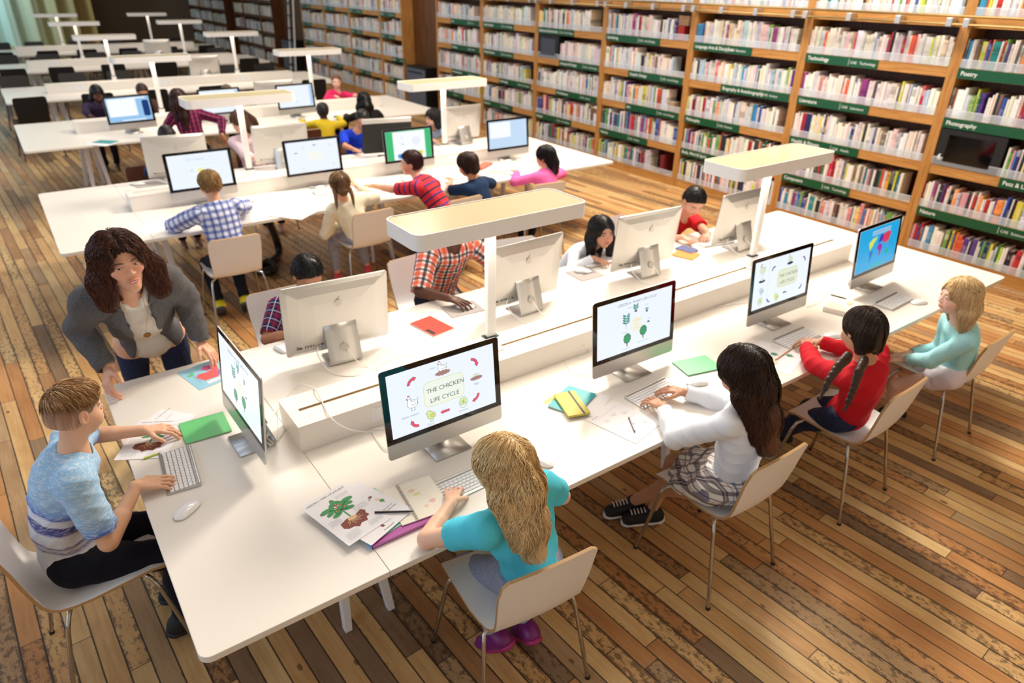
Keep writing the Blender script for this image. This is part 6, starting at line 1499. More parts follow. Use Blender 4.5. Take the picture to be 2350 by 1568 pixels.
# ---- A: boy at the left end
A = person('person', 'boy in a blue and white striped T-shirt typing at the left table end', dict(seed=11, h=1.42, P=(-.26,.95,.53), N=(-.155,.93,.955), hc=(-.115,.945,1.105), yaw=-PI/2-.05, head=(-PI/2+.42,-.18,.05), skin=(232,184,152), brow=(150,110,74), lip=(206,130,118), cheek=(232,130,110), iris=(60,80,100), fine_hands=True, res=.0055, bow=-.035, sw=.150,
  armR=dict(w=(-.005,.855,.785), d=(.95,-.05,-.15), n=(0,.1,-1), pole=(-.1,-.35,-1), curl=.35), armL=dict(w=(.085,1.21,.79), d=(1,-.25,-.1), n=(.0,.0,-1), pole=(.2,.8,-.5), curl=.5, spread=.16),
  legR=dict(a=(.02,.86,.09), f=(1,.1,-.1)), legL=dict(a=(.03,1.06,.09), f=(1,.1,-.1)),
  top=dict(m=stripes_boy(), sleeve=.72, g=.015, sg=1.35, fold=.0036, fs=26, hem=-.03, neck=.062), bottom=dict(m=NAVYT, waist=.04, len=1.93), shoes=sneak(BL, mat('dark_sole', rgb(30,30,34), .6)),
  hair=dict(style='short', c=(140,98,60), c2=(230,190,138), sides=(150,112,84), toponly=.42, quiff=1, n=2200, len=.055, step=.007, rad=.0012, th=.0025, sweep=(.25,1.1), hl=.4, jit=.5, front=.066, nape=-.05, stiff=.85, amp=.0008)))
# ---- B: girl at the front
B = person('person', 'girl with long fair wavy hair in a turquoise T-shirt at the front', dict(seed=12, h=1.32, P=(1.09,-.09,.53), N=(.985,-.125,.925), hc=(.962,-.095,1.06), yaw=.10, head=(.35,-.30,-.04), skin=(240,196,168), fine_hands=True, res=.0055, sw=.135, face=True,
  armL=dict(w=(.90,.135,.775), d=(.6,.8,-.05), n=(0,0,-1), pole=(-1,-.1,-.25), curl=.5), armR=dict(w=(1.17,.12,.775), d=(-.2,1,-.05), n=(0,0,-1), pole=(.8,-.3,-.6), curl=.35),
  legL=dict(a=(1.03,.04,.10), f=(-.25,.6,-.55)), legR=dict(a=(1.16,.00,.10), f=(.1,.7,-.55)),
  top=dict(m=TURQ, sleeve=.52, g=.013, fold=.003, hem=-.02, neck=.06, sg=1.3), bottom=dict(m=JEANL, waist=.02), shoes=sneak(mat('violet_shoe', rgb(120,30,110), .4), mat('magenta_sole', rgb(170,40,110), .4)),
  hair=dict(style='long', c=(206,168,112), c2=(255,232,184), o=.35, locks=LONGH(.33,.064,.056), n=4200, len=.40, step=.012, rad=.0013, wave=.010, wf=46, th=.012, hl=.45, face=(.0,.10,-.040,.058,.052,.080), amp=.002, part=.1, jit=.6)))
# ---- C: girl in the plaid skirt
Cg = person('person', 'girl with long dark wavy hair, white top and plaid skirt, typing', dict(seed=13, h=1.34, P=(2.10,-.17,.53), N=(2.105,-.19,.925), hc=(2.072,-.165,1.085), yaw=.12, head=(.22,-.34,.05), skin=(206,156,126), fine_hands=True, res=.0055, sw=.135,
  armL=dict(w=(1.985,.13,.785), d=(.12,1,-.05), n=(0,0,-1), pole=(-1,-.4,-.7), curl=.35, spread=.2), armR=dict(w=(2.165,.165,.785), d=(-.45,.9,-.05), n=(0,0,-1), pole=(.9,-.3,-.7), curl=.35, spread=.2),
  legL=dict(a=(2.06,.30,.10), f=(-.85,.45,-.12), pole=(-.2,1,.6)), legR=dict(a=(2.09,.20,.10), f=(-.80,.5,-.12), pole=(.0,1,.6)),
  top=dict(m=WHT, sleeve=1.93, g=.012, fold=.0032, hem=-.05, neck=.06), shoes=sneak(laces=RUB, toe=RUB),
  hair=dict(style='long', c=(36,24,21), c2=(112,70,46), o=.7, locks=LONGH(.36,.066,.062,-.040), n=4000, len=.45, step=.013, rad=.0013, wave=.009, wf=44, th=.013, hl=.10, amp=.002, jit=.6)))
def skirt(c, m, ln=.66, g=.028, flare=.03):
    FF = Field(); k = c['k']; J = c['J']; P = c['P']; Mp = np.stack([c['pr'],c['pf'],V3(0,0,1)])
    c['torso'](FF, .009, ('torso',)); FF.ell(P+V3(0,0,.01), V3(.150*k+g*.6,.115*k+g*.6,.10*k+g*.4), Mp, .05, tag=('torso',))
    for sd in 'LR':
        a, b = J['hp'+sd], J['kn'+sd]; e = a+(b-a)*ln; FF.cap(a, e, .085*k+g*.5, .068*k+g+flare*.4, .06, tag=('torso',))
    e = sum((J['hp'+s]+(J['kn'+s]-J['hp'+s])*ln for s in 'LR'))/2; FF.cap(P, e+V3(0,0,-.01), .08*k+g, .075*k+g, .05, tag=('torso',))
    FF.cut(P+c['up']*.085, c['up']); ax = nrm(sum((J['kn'+s]-J['hp'+s] for s in 'LR'))); FF.cut(e+ax*.02, ax); FF.cut(P-V3(0,0,.068), (0,0,-1))
    return c['garment']('skirt', FF, m, .006, .006, 34.)
skirt(Cg, SKRT)
# ---- D: girl with two braids
D = person('person', 'girl with two dark braids in a red top at the nearest table', dict(seed=14, h=1.30, P=(3.05,-.17,.53), N=(2.935,-.235,.895), hc=(2.872,-.205,1.062), yaw=.15, head=(-.30,-.30,-.10), skin=(206,156,128), fine_hands=True, res=.006, sw=.135,
  armL=dict(w=(3.0,.105,.80), d=(.9,.4,0), n=(0,0,-1), pole=(-1,.3,-.4), curl=.6), armR=dict(w=(3.13,.10,.79), d=(-.7,.8,0), n=(0,0,-1), pole=(1,0,-.6), curl=.4),
  legL=dict(a=(3.12,.28,.10), f=(0,1,-.15)), legR=dict(a=(3.26,.26,.10), f=(.1,1,-.15)),
  top=dict(m=REDK, sleeve=1.92, g=.014, fold=.003, hem=-.035, neck=.062), bottom=dict(m=JEANS, waist=.02, len=1.9), shoes=sneak(BL, BL),
  hair=dict(style='long', c=(50,36,30), c2=(96,70,56), locks=[dict(p=[(0,-.05,.02),(0,-.060,-.05)], r=[.068,.050]), dict(p=[(.03,-.055,-.01),(.045,-.055,-.09)], r=[.045,.024]), dict(p=[(-.03,-.055,-.01),(-.045,-.055,-.09)], r=[.045,.024])], n=1800, len=.15, step=.008, rad=.0013, th=.008, face=(.0,.100,-.05,.068,.060,.085), amp=.0016, stiff=.7)))
braid(D, 'braid', [(2.617,-0.300,1.048),(2.512,-0.320,1.048),(2.444,-0.330,1.012),(2.414,-0.335,0.975)], .019, .011, (58,42,34), band=(20,20,26)); braid(D, 'braid', [(2.750,-0.310,0.994),(2.646,-0.345,0.991),(2.611,-0.360,0.924),(2.585,-0.365,0.866)], .019, .011, (58,42,34), band=(20,20,26))
# ---- E: blonde girl
E_ = person('person', 'blonde girl in a pale aqua top with hands in her lap, rightmost at the table', dict(seed=15, h=1.22, P=(3.945,-.235,.52), N=(3.895,-.245,.825), hc=(3.815,-.215,1.0), yaw=.78, head=(.88,-.02,0), skin=(244,204,184), lip=(206,120,120), fine_hands=True, res=.006, sw=.125, brow=(190,160,120), iris=(80,110,130),
  armL=dict(w=(3.81,-.06,.545), d=(-.3,.9,-.2), n=(0,0,-1), pole=(-1,-.2,-.5), curl=.5), armR=dict(w=(3.88,-.03,.545), d=(-.5,.8,-.2), n=(-.3,0,-1), pole=(.6,-.4,-.7), curl=.5),
  legL=dict(a=(4.0,.02,.09), f=(.5,-.1,-.25), pole=(-.8,.8,.6)), legR=dict(a=(4.07,.02,.09), f=(.6,-.2,-.25), pole=(-.3,1,.6)),
  top=dict(m=AQUA, sleeve=1.80, g=.013, fold=.003, hem=-.01, neck=.06), bottom=dict(m=cloth('white_lace_shorts', rgb(226,216,226), .9, .5, 200), len=.32, g=.014, waist=.0, flare=.006), shoes=sneak(BL, mat('violet_sole', rgb(120,90,150), .5)),
  hair=dict(style='long', c=(214,174,118), c2=(250,230,188), o=.5, locks=LONGH(.24,.060,.046), n=3000, len=.29, step=.010, rad=.0012, wave=.003, wf=40, th=.007, hl=.45, face=(.0,.108,-.036,.072,.072,.088), amp=.0016, jit=.4)))
# ---- F: teacher
SLATE = cloth('grey_wool_blazer', rgb(84,82,84), .9, .25, 900, rgb(104,102,104)); CREAM = mat('ivory_silk', rgb(232,228,222), .45)
F_ = person('person', 'woman with curly brown hair in a grey blazer leaning on the table', dict(seed=16, h=1.66, child=False, P=(.27,2.06,.80), N=(.195,1.65,1.245), hc=(.188,1.525,1.405), yaw=PI, shyaw=PI+.05, head=(PI+.16,-.0,-.10), look=(.4,-.05), al=.93, skin=(232,178,150), lip=(196,96,92), cheek=(226,130,110), brow=(70,46,32), iris=(80,70,50), teeth=True, fine_hands=True, res=.006, hres=.0024, sw=.168, hs=1.0, thin=.9, fat=.92,
  armR=dict(w=(.045,1.715,.855), d=(-.35,-.75,-.62), n=(.1,-.6,-.8) , pole=(-.35,1,-.1), curl=.75, spread=.05), armL=dict(w=(.455,1.80,.835), d=(.35,-.65,-.5), n=(0,-.5,-.9), pole=(.35,1,-.1), curl=.4, spread=.12),
  legL=dict(a=(.40,2.40,.10), f=(0,-1,-.1), pole=(0,-1,0)), legR=dict(a=(.16,2.42,.10), f=(0,-1,-.1), pole=(0,-1,0)),
  top=dict(name='blouse', m=CREAM, sleeve=.06, g=.011, fold=.003, fs=20, hem=-.08, neck=.066, vneck=.13), bottom=dict(m=JEANS, waist=.0, g=.004, len=1.95), shoes=sneak(BL, BL),
  hair=dict(style='long', c=(62,34,24), c2=(136,78,52), o=.4, locks=[dict(p=[(0,-.04,.03),(0,-.085,-.06),(0,-.090,-.14)], r=[.072,.066,.05]), dict(p=[(.045,-.02,.02),(.088,-.012,-.07),(.095,.0,-.15)], r=[.045,.042,.036]), dict(p=[(-.045,-.02,.02),(-.092,-.012,-.07),(-.098,.0,-.16)], r=[.045,.044,.040])], n=4200, len=.30, step=.010, rad=.0012, wave=.009, wf=75, th=.013, hl=.1, face=(.0,.110,-.034,.064,.090,.100), amp=.003, jit=1., off=.006)))
def blazer(c):
    k = c['k']; P, N, up, r, f, J = c['P'], c['N'], c['up'], c['r'], c['f'], c['J']; g = .028; FF = Field(); c['torso'](FF, g, ('torso',))
    for sd in 'LR': c['arm'](FF, sd, .021, 1.88, True, .04)
    FF.cap(N-r*.09-up*.03, N+r*.09-up*.03, .075, .075, .03)
    FF.cap(N+up*.12, N-up*.01+f*.02, .085, .070, .006, True); FF.cut(P+up*.01, -up)
    FF.cap(N+f*.07+up*.05, N+f*.09-up*.17, .045, .055, .01, True); FF.cap(N+f*.10-up*.17, P+f*.11+up*.0, .055, .095, .01, True); FF.cap(P+f*.12+up*.02, P+f*.12-up*.1, .10, .14, .01, True)
    for sd in 'LR':
        a, b = J['el'+sd], J['w'+sd]; e = a+(b-a)*.88; ax = nrm(b-a); FF.ell(e+ax*.05, V3(.06,.06,.05), np.stack([nrm(np.cross(ax,V3(.3,.2,.9))), np.cross(ax, nrm(np.cross(ax,V3(.3,.2,.9)))), ax]), .003, True)
    bz = c['garment']('blazer', FF, SLATE, .006, .0045, 24.)
    for q in (-1,1):
        L_ = Field(); pts = [N+r*q*.065+up*.012-f*.01, N+r*q*.082+f*.075-up*.05, N+r*q*.078+f*.108-up*.13, N+r*q*.062+f*.128-up*.23]
        for a, b, ra, rb in zip(pts[:-1], pts[1:], (.014,.026,.026), (.026,.026,.008)): 
            d = nrm(b-a); nn = nrm(f*.9+r*q*.45+up*.2); e1 = nrm(np.cross(d, nn)); L_.ell((a+b)/2, V3(np.linalg.norm(b-a)*.62, (ra+rb)*.62, .008), np.stack([d, e1, np.cross(d,e1)]), .012)
        lo, hi = L_.bounds(.01); v, qd = nets(L_, lo, hi, .004); mesh_obj('lapel', [(c['tr'](v), qd)], SLATE, bz)
    m = MB(); o = c['off']; p0 = N+f*.085-up*.02
    ch = [N+r*.045+f*.06+up*.02, N+r*.035+f*.105-up*.09, N+f*.13-up*.22, N-r*.035+f*.105-up*.09, N-r*.045+f*.06+up*.02]
    t_ = thing('necklace','','x'); nk = m.tube([tuple(p-o) for p in ch], .0012, 6).build('necklace', mat('gold_metal', rgb(200,160,96), .25, metal=1.), c['root'], smooth=True); bpy.data.objects.remove(t_, do_unlink=True)
    m = MB(); pd = ch[2]-up*.03+f*.006-o; m.M = Matrix.Translation(Vector(pd)) @ Matrix(((r[0],up[0],f[0],0),(r[1],up[1],f[1],0),(r[2],up[2],f[2],0),(0,0,0,1)))
    m.prism([(.017*math.cos(a)*(1-.25*abs(math.sin(a))), .026*math.sin(a)) for a in [2*PI*j/20 for j in range(20)]], -.0015, .0015); m.build('pendant', MC['gold_metal'], nk)
blazer(F_)
bw = MB(); a_, b_ = F_['J']['elL'], F_['J']['wL']; ax_ = nrm(b_-a_)
for j in range(14):
    e1_ = nrm(np.cross(ax_, V3(0,0,1))); e2_ = np.cross(ax_, e1_); an = 2*PI*j/14; p_ = b_-ax_*.012+(e1_*math.cos(an)+e2_*math.sin(an))*.030-F_['off']
    bw.lathe([(.0005,-.006),(.005,-.003),(.006,0),(.005,.003),(.0005,.006)], 8, 0, tuple(p_))
bw.build('bracelet', mat('pearl_beads', rgb(226,218,210), .25), F_['root'], smooth=True)
# ---- back side of the nearest table
BLKH = (22,18,18)
def short(c=BLKH, **k): 
    d = dict(style='short', c=c, c2=tuple(min(255,x+40) for x in c), n=700, len=.035, step=.007, rad=.0014, th=.010, jit=.5, stiff=.8); d.update(k); return d
G = person('person', 'dark haired boy mostly hidden behind the nearest back-row computer', dict(seed=17, h=1.28, P=(1.03,2.12,.52), N=(1.055,2.0,.86), hc=(1.085,1.945,1.0), yaw=PI, head=(PI+.1,-.55,0), skin=(186,132,100), res=.008, hres=.004, armL=dict(w=(1.2,1.75,.78), d=(0,-1,0), pole=(1,.5,-.6)), armR=dict(w=(.92,1.75,.78), d=(0,-1,0), pole=(-1,.5,-.6)), top=dict(m=NRED, sleeve=.8, sg=1.4), bottom=dict(m=NAVYT, waist=.03), hair=short()))
H_ = person('person', 'boy in an orange checked shirt, his face hidden by the lamp', dict(seed=18, h=1.5, P=(2.04,2.22,.53), N=(2.035,2.0,.955), hc=(2.05,1.93,1.12), yaw=PI, head=(PI,-.35,0), skin=(96,62,46), lip=(110,60,56), cheek=(110,64,50), brow=(20,14,12), res=.006, hres=.004, fine_hands=True, sw=.165, armR=dict(w=(1.80,1.66,.79), d=(.5,-.85,-.1), n=(0,0,-1), pole=(-.9,.4,-.6), curl=.35, spread=.2), armL=dict(w=(2.25,1.78,.79), d=(-.3,-1,0), pole=(1,.4,-.6)), top=dict(m=ORNG, sleeve=.92, g=.016, sg=1.6, hem=-.05, fold=.003, neck=.058), bottom=dict(m=NAVYT, waist=.03), hair=short(amp=.001)))
m = MB(); c = H_
for j in range(4):
    p = c['N']+c['f']*(.088+.012*j*.5)-c['up']*(.06+.075*j)-c['off']; m = MB(); m.M = Matrix.Translation(Vector(p)) @ Vector(c['f']).to_track_quat('Z','Y').to_matrix().to_4x4(); m.lathe([(.006,0),(.006,.006),(.004,.0075)], 12); m.build('button', mat('shirt_button', rgb(230,220,205), .3), c['top'])
I_ = person('person', 'girl with long black hair in a white top looking at her screen', dict(seed=19, h=1.16, P=(3.05,2.10,.50), N=(3.10,1.90,.755), hc=(3.085,1.765,.925), yaw=PI, head=(PI-.22,-.02,0), skin=(206,152,122), lip=(196,100,96), brow=(30,22,18), iris=(30,20,16), res=.006, hres=.003, look=(.1,-.1), armL=dict(w=(3.28,1.72,.78), d=(0,-1,0), pole=(1,.4,-.6)), armR=dict(w=(2.97,1.70,.78), d=(.2,-1,0), pole=(-1,.4,-.6)), top=dict(m=WHT, sleeve=1.9, g=.012, neck=.06), bottom=dict(m=NAVYT, waist=.03),
  hair=dict(style='long', c=(22,17,18), c2=(60,46,44), o=.2, locks=[dict(p=[(0,-.05,.03),(0,-.085,-.08),(0,-.085,-.22)], r=[.068,.07,.05]), dict(p=[(.05,-.01,.02),(.078,.0,-.08),(.08,.015,-.22)], r=[.038,.034,.028]), dict(p=[(-.05,-.01,.02),(-.078,.0,-.08),(-.08,.015,-.22)], r=[.038,.034,.028])], n=1300, len=.30, step=.012, rad=.0016, th=.011, hl=.05, face=(.0,.108,-.034,.066,.080,.095), amp=.0012)))
m = MB(); c = I_; m.M = Matrix.Translation(Vector(c['N']+c['f']*.082-c['up']*.075-c['off'])) @ Matrix(((c['r'][0],c['up'][0],c['f'][0],0),(c['r'][1],c['up'][1],c['f'][1],0),(c['r'][2],c['up'][2],c['f'][2],0),(0,0,0,1)))
m.prism([(.045*math.cos(a)*(1+.2*math.sin(5*a)), .018*math.sin(a)*(1+.2*math.cos(7*a))) for a in [2*PI*j/30 for j in range(30)]], -.004, .012); m.build('shirt_print', mat('green_print', rgb(30,180,120), .7), c['top'])
J_ = person('person', 'boy in a red polo shirt bent over his orange notebook', dict(seed=20, h=1.24, P=(4.12,2.16,.51), N=(4.09,1.93,.80), hc=(4.03,1.79,.985), yaw=PI-.1, head=(PI-.42,-.60,.15), skin=(222,168,140), lip=(190,100,96), brow=(30,22,20), iris=(30,20,16), fine_hands=True, res=.006, hres=.003, armR=dict(w=(3.80,1.66,.785), d=(.2,-.9,-.1), n=(0,0,-1), pole=(-.8,.4,-.7), curl=.45), armL=dict(w=(4.02,1.60,.785), d=(-.9,-.35,-.1), n=(0,0,-1), pole=(1,.2,-.5), curl=.4), top=dict(m=cloth('red_pique', rgb(206,24,36), .85, .3, 600), sleeve=.75, g=.014, sg=1.5, neck=.056), bottom=dict(m=NAVYT, waist=.03), hair=short(c=(20,16,16))))
# ---- front side of the second table
K = person('person', 'boy with short blond hair in a blue and white checked shirt', dict(seed=21, h=1.36, P=(1.09,3.72,.53), N=(1.07,3.78,.925), hc=(1.068,3.83,1.07), yaw=.0, head=(.0,-.35,0), skin=(230,178,148), res=.007, hres=.004, armL=dict(w=(.93,4.05,.785), d=(.7,.7,0), n=(0,0,-1), pole=(-1,-.1,-.3), curl=.4), armR=dict(w=(1.40,4.20,.79), d=(.5,.8,0), n=(0,0,-1), pole=(1,-.3,-.4), curl=.4), legL=dict(a=(.98,3.86,.13), f=(.15,.75,-.65)), legR=dict(a=(1.17,3.84,.13), f=(.2,.75,-.65)),
  top=dict(m=GING, sleeve=1.85, g=.017, sg=1.4, fold=.004, hem=-.03, neck=.05), bottom=dict(m=NAVYT, waist=.03), shoes=sneak(mat('yellow_black_shoe', rgb(220,200,30), .5), mat('grey_sole', rgb(70,70,74), .6)), hair=short(c=(150,112,66), c2=(220,186,126), n=1400, hl=.3)))
L_ = person('person', 'girl with plaited fair hair in a cream cardigan at the second table', dict(seed=22, h=1.22, P=(2.16,3.74,.52), N=(2.04,3.72,.82), hc=(2.01,3.69,.965), yaw=.15, head=(-.1,-.3,0), skin=(232,180,150), res=.007, hres=.005, armL=dict(w=(2.0,3.86,.60), d=(.3,.9,-.2), pole=(-1,-.6,-.6)), armR=dict(w=(2.26,3.95,.86), d=(-.4,.3,.7), pole=(1,.1,-.3)), legL=dict(a=(2.02,3.98,.10), f=(.3,.9,-.1)), legR=dict(a=(2.32,4.0,.10), f=(.4,.9,-.1)),
  top=dict(m=cloth('cream_cardigan', rgb(232,222,196), .85, .3, 500), sleeve=1.9, g=.016, fold=.004, hem=-.01), bottom=dict(m=LEGG, waist=.0, len=1.8), shoes=sneak(mat('coral_shoe', rgb(214,70,80), .5), RUB), hair=dict(style='long', c=(110,78,52), c2=(190,150,104), locks=[dict(p=[(0,-.05,.02),(0,-.07,-.05)], r=[.066,.045])], n=500, len=.09, step=.008, rad=.0018, th=.008, face=(.0,.095,-.05,.075,.055,.085), stiff=.8, hl=.3)))
for q in (-1,1):
    p = L_['T'](q*.06,-.045,-.02); braid(L_, 'braid', [tuple(p), tuple(p+V3(q*.012,-.03,-.06)), tuple(p+V3(q*.014,-.04,-.13))], .014, .008, (120,88,60), band=(90,60,40))
M_ = person('person', 'boy in a red and navy striped shirt reaching to the left', dict(seed=23, h=1.32, P=(2.83,3.50,.66), N=(2.72,3.68,.90), hc=(2.70,3.775,1.04), yaw=.75, shyaw=.75, head=(.95,-.05,0), skin=(226,170,142), res=.007, hres=.004, brow=(40,26,22), armL=dict(w=(2.36,3.98,.85), d=(-.9,.5,0), n=(0,0,-1), pole=(0,-.5,-1), curl=.3), armR=dict(w=(2.85,3.98,.79), d=(.1,1,0), pole=(1,.2,-.4)), legL=dict(a=(2.60,3.78,.09), f=(-.8,.3,-.05)), legR=dict(a=(2.78,3.70,.09), f=(-.8,.3,-.05)),
  top=dict(m=RSTR, sleeve=.72, g=.015, sg=1.5, hem=-.05), bottom=dict(m=GREYT, waist=.03), shoes=sneak(BL, mat('dark_sole'), high=True), hair=short(c=(58,24,28), n=900)))
N_ = person('person', 'child with chin-length brown hair in a navy dotted shirt', dict(seed=24, h=1.22, P=(3.36,3.66,.52), N=(3.31,3.73,.80), hc=(3.255,3.76,.965), yaw=.35, head=(.55,-.35,0), skin=(214,158,126), res=.008, hres=.005, armL=dict(w=(3.22,3.98,.785), d=(0,1,0), pole=(-1,-.3,-.5)), armR=dict(w=(3.5,3.98,.785), d=(-.3,1,0), pole=(1,-.3,-.5)), top=dict(m=NDOT, sleeve=.8, g=.015, sg=1.4), bottom=dict(m=NAVYT, waist=.03),
  hair=dict(style='long', c=(50,32,26), c2=(90,64,48), locks=[dict(p=[(0,-.05,.02),(0,-.06,-.06)], r=[.068,.055]), dict(p=[(.05,-.02,.0),(.062,-.015,-.06)], r=[.04,.026]), dict(p=[(-.05,-.02,.0),(-.062,-.015,-.06)], r=[.04,.026])], n=500, len=.13, rad=.002, th=.010, face=(.0,.10,-.045,.06,.055,.075))))
O_ = person('person', 'girl with a black ponytail clip in a pink top at the second table', dict(seed=25, h=1.2, P=(4.08,3.64,.52), N=(4.11,3.70,.785), hc=(4.13,3.74,.935), yaw=.05, head=(.5,-.15,0), skin=(216,164,134), res=.008, hres=.005, armL=dict(w=(3.92,3.90,.785), d=(-.2,1,0), pole=(-1,-.2,-.4)), armR=dict(w=(4.30,3.92,.785), d=(0,1,0), pole=(1,-.3,-.4)), top=dict(m=cloth('pink_knit', rgb(236,104,168), .85), sleeve=1.85, g=.015, hem=-.03), bottom=dict(m=NAVYT, waist=.0),
  hair=dict(style='long', c=(22,16,18), c2=(50,36,38), locks=[dict(p=[(0,-.05,.02),(0,-.085,-.07),(0,-.09,-.15)], r=[.068,.058,.05])], n=500, len=.2, rad=.002, th=.010, face=(.0,.10,-.045,.068,.055,.080))))
hcp = O_['T'](0,-.10,.05)-O_['off']; m = MB(); m.box(hcp[0]-.018,hcp[0]+.018,hcp[1]-.008,hcp[1]+.004,hcp[2]-.006,hcp[2]+.008); m.build('hair_clip', mat('gold_metal'), O_['root'], bevel=.003)
# ---- far side of the second table and beyond: smaller in the picture
def far(label, P, N, hc, yaw, head, skin, top, hair, **k):
    d = dict(P=P, N=N, hc=hc, yaw=yaw, head=head, skin=skin, res=.011, hres=.0065, h=1.25, top=dict(m=top, sleeve=k.pop('sleeve', 1.9), g=.015), bottom=dict(m=NAVYT, waist=.02), hair=hair); d.update(k); return person('person', label, d)
def lng(c, L_=.2, n=250, **k):
    d = dict(style='long', c=c, c2=tuple(min(255,int(x*1.6+10)) for x in c), locks=LONGB(L_,.07,.05), n=n, len=L_+.07, rad=.003, th=.010, res=.009, sidek=3); d.update(k); return d
fs = dict(n=0, res=.009)
ar = lambda s, x, y, z=.785: dict(w=(x,y,z), d=(0,s,0), pole=((-1 if 0 else 1),-.3*s,-.5))
Q_ = far('boy in a bright blue T-shirt with white print beside the black computer', (3.18,6.05,.52), (3.14,5.92,.905), (3.205,5.84,1.045), PI-.25, (PI-.5,-.45,0), (206,150,120), cloth('royal_blue_jersey', rgb(20,60,200), .8), short(**fs), sleeve=.8, armR=dict(w=(2.98,5.60,.785), d=(0,-1,0), pole=(-1,.3,-.5)), armL=dict(w=(3.35,5.62,.785), d=(0,-1,0), pole=(1,.3,-.5)))
m = MB(); c = Q_; MM = Matrix.Translation(Vector(c['N']+c['f']*.118-c['up']*.17-c['off'])) @ Matrix(((-c['r'][0],c['up'][0],c['f'][0],0),(-c['r'][1],c['up'][1],c['f'][1],0),(-c['r'][2],c['up'][2],c['f'][2],0),(0,0,0,1)))
text('BRA', .062, mat('white_print', rgb(236,240,248), .7), c['top'], MM @ Matrix.Translation((-.07,.0,.012)), name='shirt_print', bold=.002); text('O', .075, MC['white_print'], c['top'], MM @ Matrix.Translation((-.03,-.075,.012)), name='shirt_print', bold=.003)
T__ = far('girl in profile with tied black hair behind the right lamp post of the second table', (4.02,6.0,.52), (4.10,5.90,.84), (4.085,5.83,.985), PI, (PI-1.6,-.1,0), (222,176,150), cloth('pale_blue_knit', rgb(190,206,232), .8), lng((26,20,22), .09), armR=dict(w=(3.95,5.6,.785), d=(0,-1,0), pole=(-1,.3,-.5)), armL=dict(w=(4.25,5.62,.785), d=(0,-1,0), pole=(1,.3,-.5)))
U_ = far('child behind the left far-side computer, only black hair showing', (1.18,6.0,.52), (1.19,5.93,.90), (1.20,5.90,1.05), PI, (PI,-.5,0), (120,80,60), NDOT, short(**fs), armR=dict(w=(1.05,5.62,.785), d=(0,-1,0), pole=(-1,.3,-.5)), armL=dict(w=(1.35,5.62,.785), d=(0,-1,0), pole=(1,.3,-.5)))
W__ = far('brown haired girl leaning her head beside the second table lamp post', (2.03,6.02,.55), (1.95,5.93,.98), (1.89,5.86,1.14), PI, (PI-1.4,-.45,0), (226,176,150), cloth('pale_pink_top', rgb(232,206,214), .8), lng((84,54,38), .16), armR=dict(w=(1.92,5.34,.785), d=(.1,-1,0), pole=(-1,.3,-.5)), armL=dict(w=(2.15,5.62,.785), d=(0,-1,0), pole=(1,.3,-.5)), h=1.35)
P__ = far('child with cropped dark hair in a mustard yellow top at the third table', (3.27,7.28,.50), (3.34,7.32,.78), (3.325,7.34,.915), 0, (-.3,-.1,0), (80,56,44), cloth('mustard_jersey', rgb(210,182,40), .8), short(c=(40,34,32), **fs), armR=dict(w=(3.62,7.58,.785), d=(0,1,0), pole=(1,-.3,-.5)), armL=dict(w=(3.15,7.6,.785), d=(0,1,0), pole=(-1,-.3,-.5)), h=1.18)
R__ = far('girl with very long black hair seen from behind at the third table', (3.90,7.22,.53), (3.91,7.26,.87), (3.875,7.28,1.01), 0, (-.2,-.05,0), (206,156,126), cloth('black_top', rgb(24,22,28), .8), lng((14,12,14), .40, n=400), armR=dict(w=(4.1,7.58,.785), d=(0,1,0), pole=(1,-.3,-.5)), armL=dict(w=(3.75,7.6,.785), d=(0,1,0), pole=(-1,-.3,-.5)))
S__ = far('girl with pulled back hair in a bright pink top facing the camera', (4.38,9.62,.51), (4.46,9.56,.80), (4.44,9.54,.96), PI, (PI-.4,-.05,0), (236,196,176), cloth('hot_pink_knit', rgb(236,50,110), .8), short(c=(120,84,66), **fs), hres=.005, armR=dict(w=(4.3,9.28,.785), d=(0,-1,0), pole=(-1,.3,-.5)), armL=dict(w=(4.62,9.28,.785), d=(0,-1,0), pole=(1,.3,-.5)), h=1.22)
m = MB(); c = S__; m.M = Matrix.Translation(Vector(c['N']+c['f']*.10-c['up']*.12-c['off'])); m.box(-.10,-.03,-.02,.02,-.04,.02,1); m.box(.03,.10,-.02,.02,-.04,.02,1); m.box(-.03,.03,-.02,.022,-.05,.0,0); m.build('shirt_print', [mat('mint_print', rgb(190,226,210), .7), mat('black_print', rgb(24,20,30), .7)], c['top'], bevel=.008)
V__ = far('girl with long brown hair in a magenta checked shirt at the third table', (1.72,7.25,.62), (1.68,7.30,1.04), (1.635,7.32,1.19), -.15, (.1,-.1,0), (206,150,120), MAGP, lng((60,34,30), .34, n=400), armR=dict(w=(1.98,7.05,.80), d=(.3,.2,-.9), pole=(1,-.3,-.2)), armL=dict(w=(1.55,7.6,.785), d=(0,1,0), pole=(-1,-.3,-.5)), h=1.38)
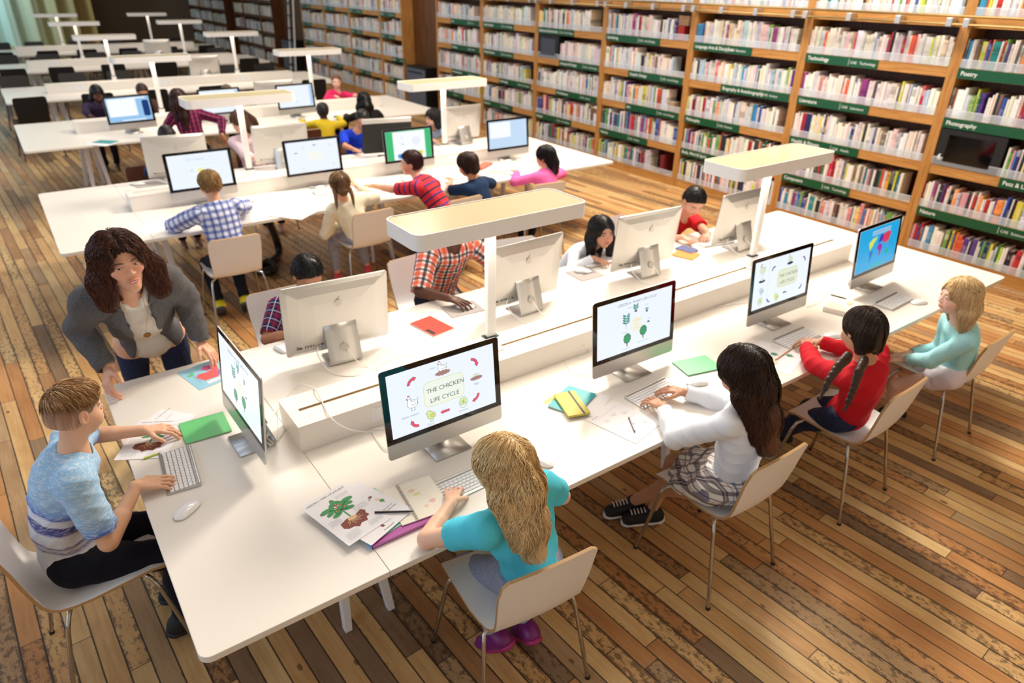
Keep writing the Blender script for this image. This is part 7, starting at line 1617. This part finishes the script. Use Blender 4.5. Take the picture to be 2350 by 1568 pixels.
X__ = far('child with black hair in a dark purple top behind the blue desktop screen', (1.03,9.78,.52), (1.06,9.68,.86), (1.085,9.66,1.0), PI, (PI,-.3,0), (70,46,38), cloth('dark_purple_top', rgb(48,34,66), .8), lng((12,10,12), .08, n=0), armR=dict(w=(.9,9.3,.785), d=(0,-1,0), pole=(-1,.3,-.5)), armL=dict(w=(1.2,9.3,.785), d=(0,-1,0), pole=(1,.3,-.5)))
Y__ = far('child with brown hair just above the blue desktop screen', (1.67,9.85,.52), (1.66,9.78,.83), (1.655,9.74,.975), PI, (PI,-.5,0), (206,150,120), cloth('brown_top', rgb(80,50,40), .8), short(c=(60,40,32), **fs))
Z__ = far('child with sandy hair behind the half hidden third-table screen', (2.80,9.85,.50), (2.80,9.78,.75), (2.795,9.74,.89), PI, (PI,-.4,0), (216,166,140), NDOT, short(c=(120,100,80), **fs), h=1.15)
print('people', len(PEOPLE))
# ================= light: warm ceiling fittings, daylight through the left windows, an added curtain light
def area(loc, rot, sx, sy, e, c, spread=PI):
    ld = bpy.data.lights.new('room_light','AREA'); ld.shape = 'RECTANGLE'; ld.size = sx; ld.size_y = sy; ld.energy = e; ld.color = c; ld.spread = spread
    o = bpy.data.objects.new('room_light', ld); COL.objects.link(o); o.location = loc; o.rotation_euler = rot; return o
area((5.6,3.4,5.3), (0,0,0), 1.4, 1.4, 540, (1,.90,.76)).rotation_euler = (Vector((1.6,0,0))-Vector((5.6,3.4,5.3))).to_track_quat('-Z','Y').to_euler()
for y, e in ((-1.2,18),(3,70),(7.5,100),(12,75),(17,40),(24,12)):
    area((2.4,y,5.4), (0,0,0), 2.2, 2.2, e, (1,.95,.88))
for y, e in ((2,45),(6,50),(10,45),(14,30)):
    area((6.0,y,5.3), (0,math.radians(-8),0), .8, .8, e, (1,.88,.72))
for k in range(9):
    area((-3.95,-2.2+k*3.9+1.35,2.7), (0,math.radians(-90),0), 4.2, 2.6, 62 if k < 5 else 26, (.66,.82,1))
area((-1.5,28.5,4.6), (math.radians(60),0,0), 3, 1.5, 300, (.62,.9,1))  # added cool light that only brightens the curtain
w = bpy.data.worlds.new('world'); SC.world = w; w.use_nodes = True
w.node_tree.nodes['Background'].inputs[0].default_value = (.8,.85,1,1); w.node_tree.nodes['Background'].inputs[1].default_value = .06
SC.view_settings.exposure = 0.12
flush_texts()
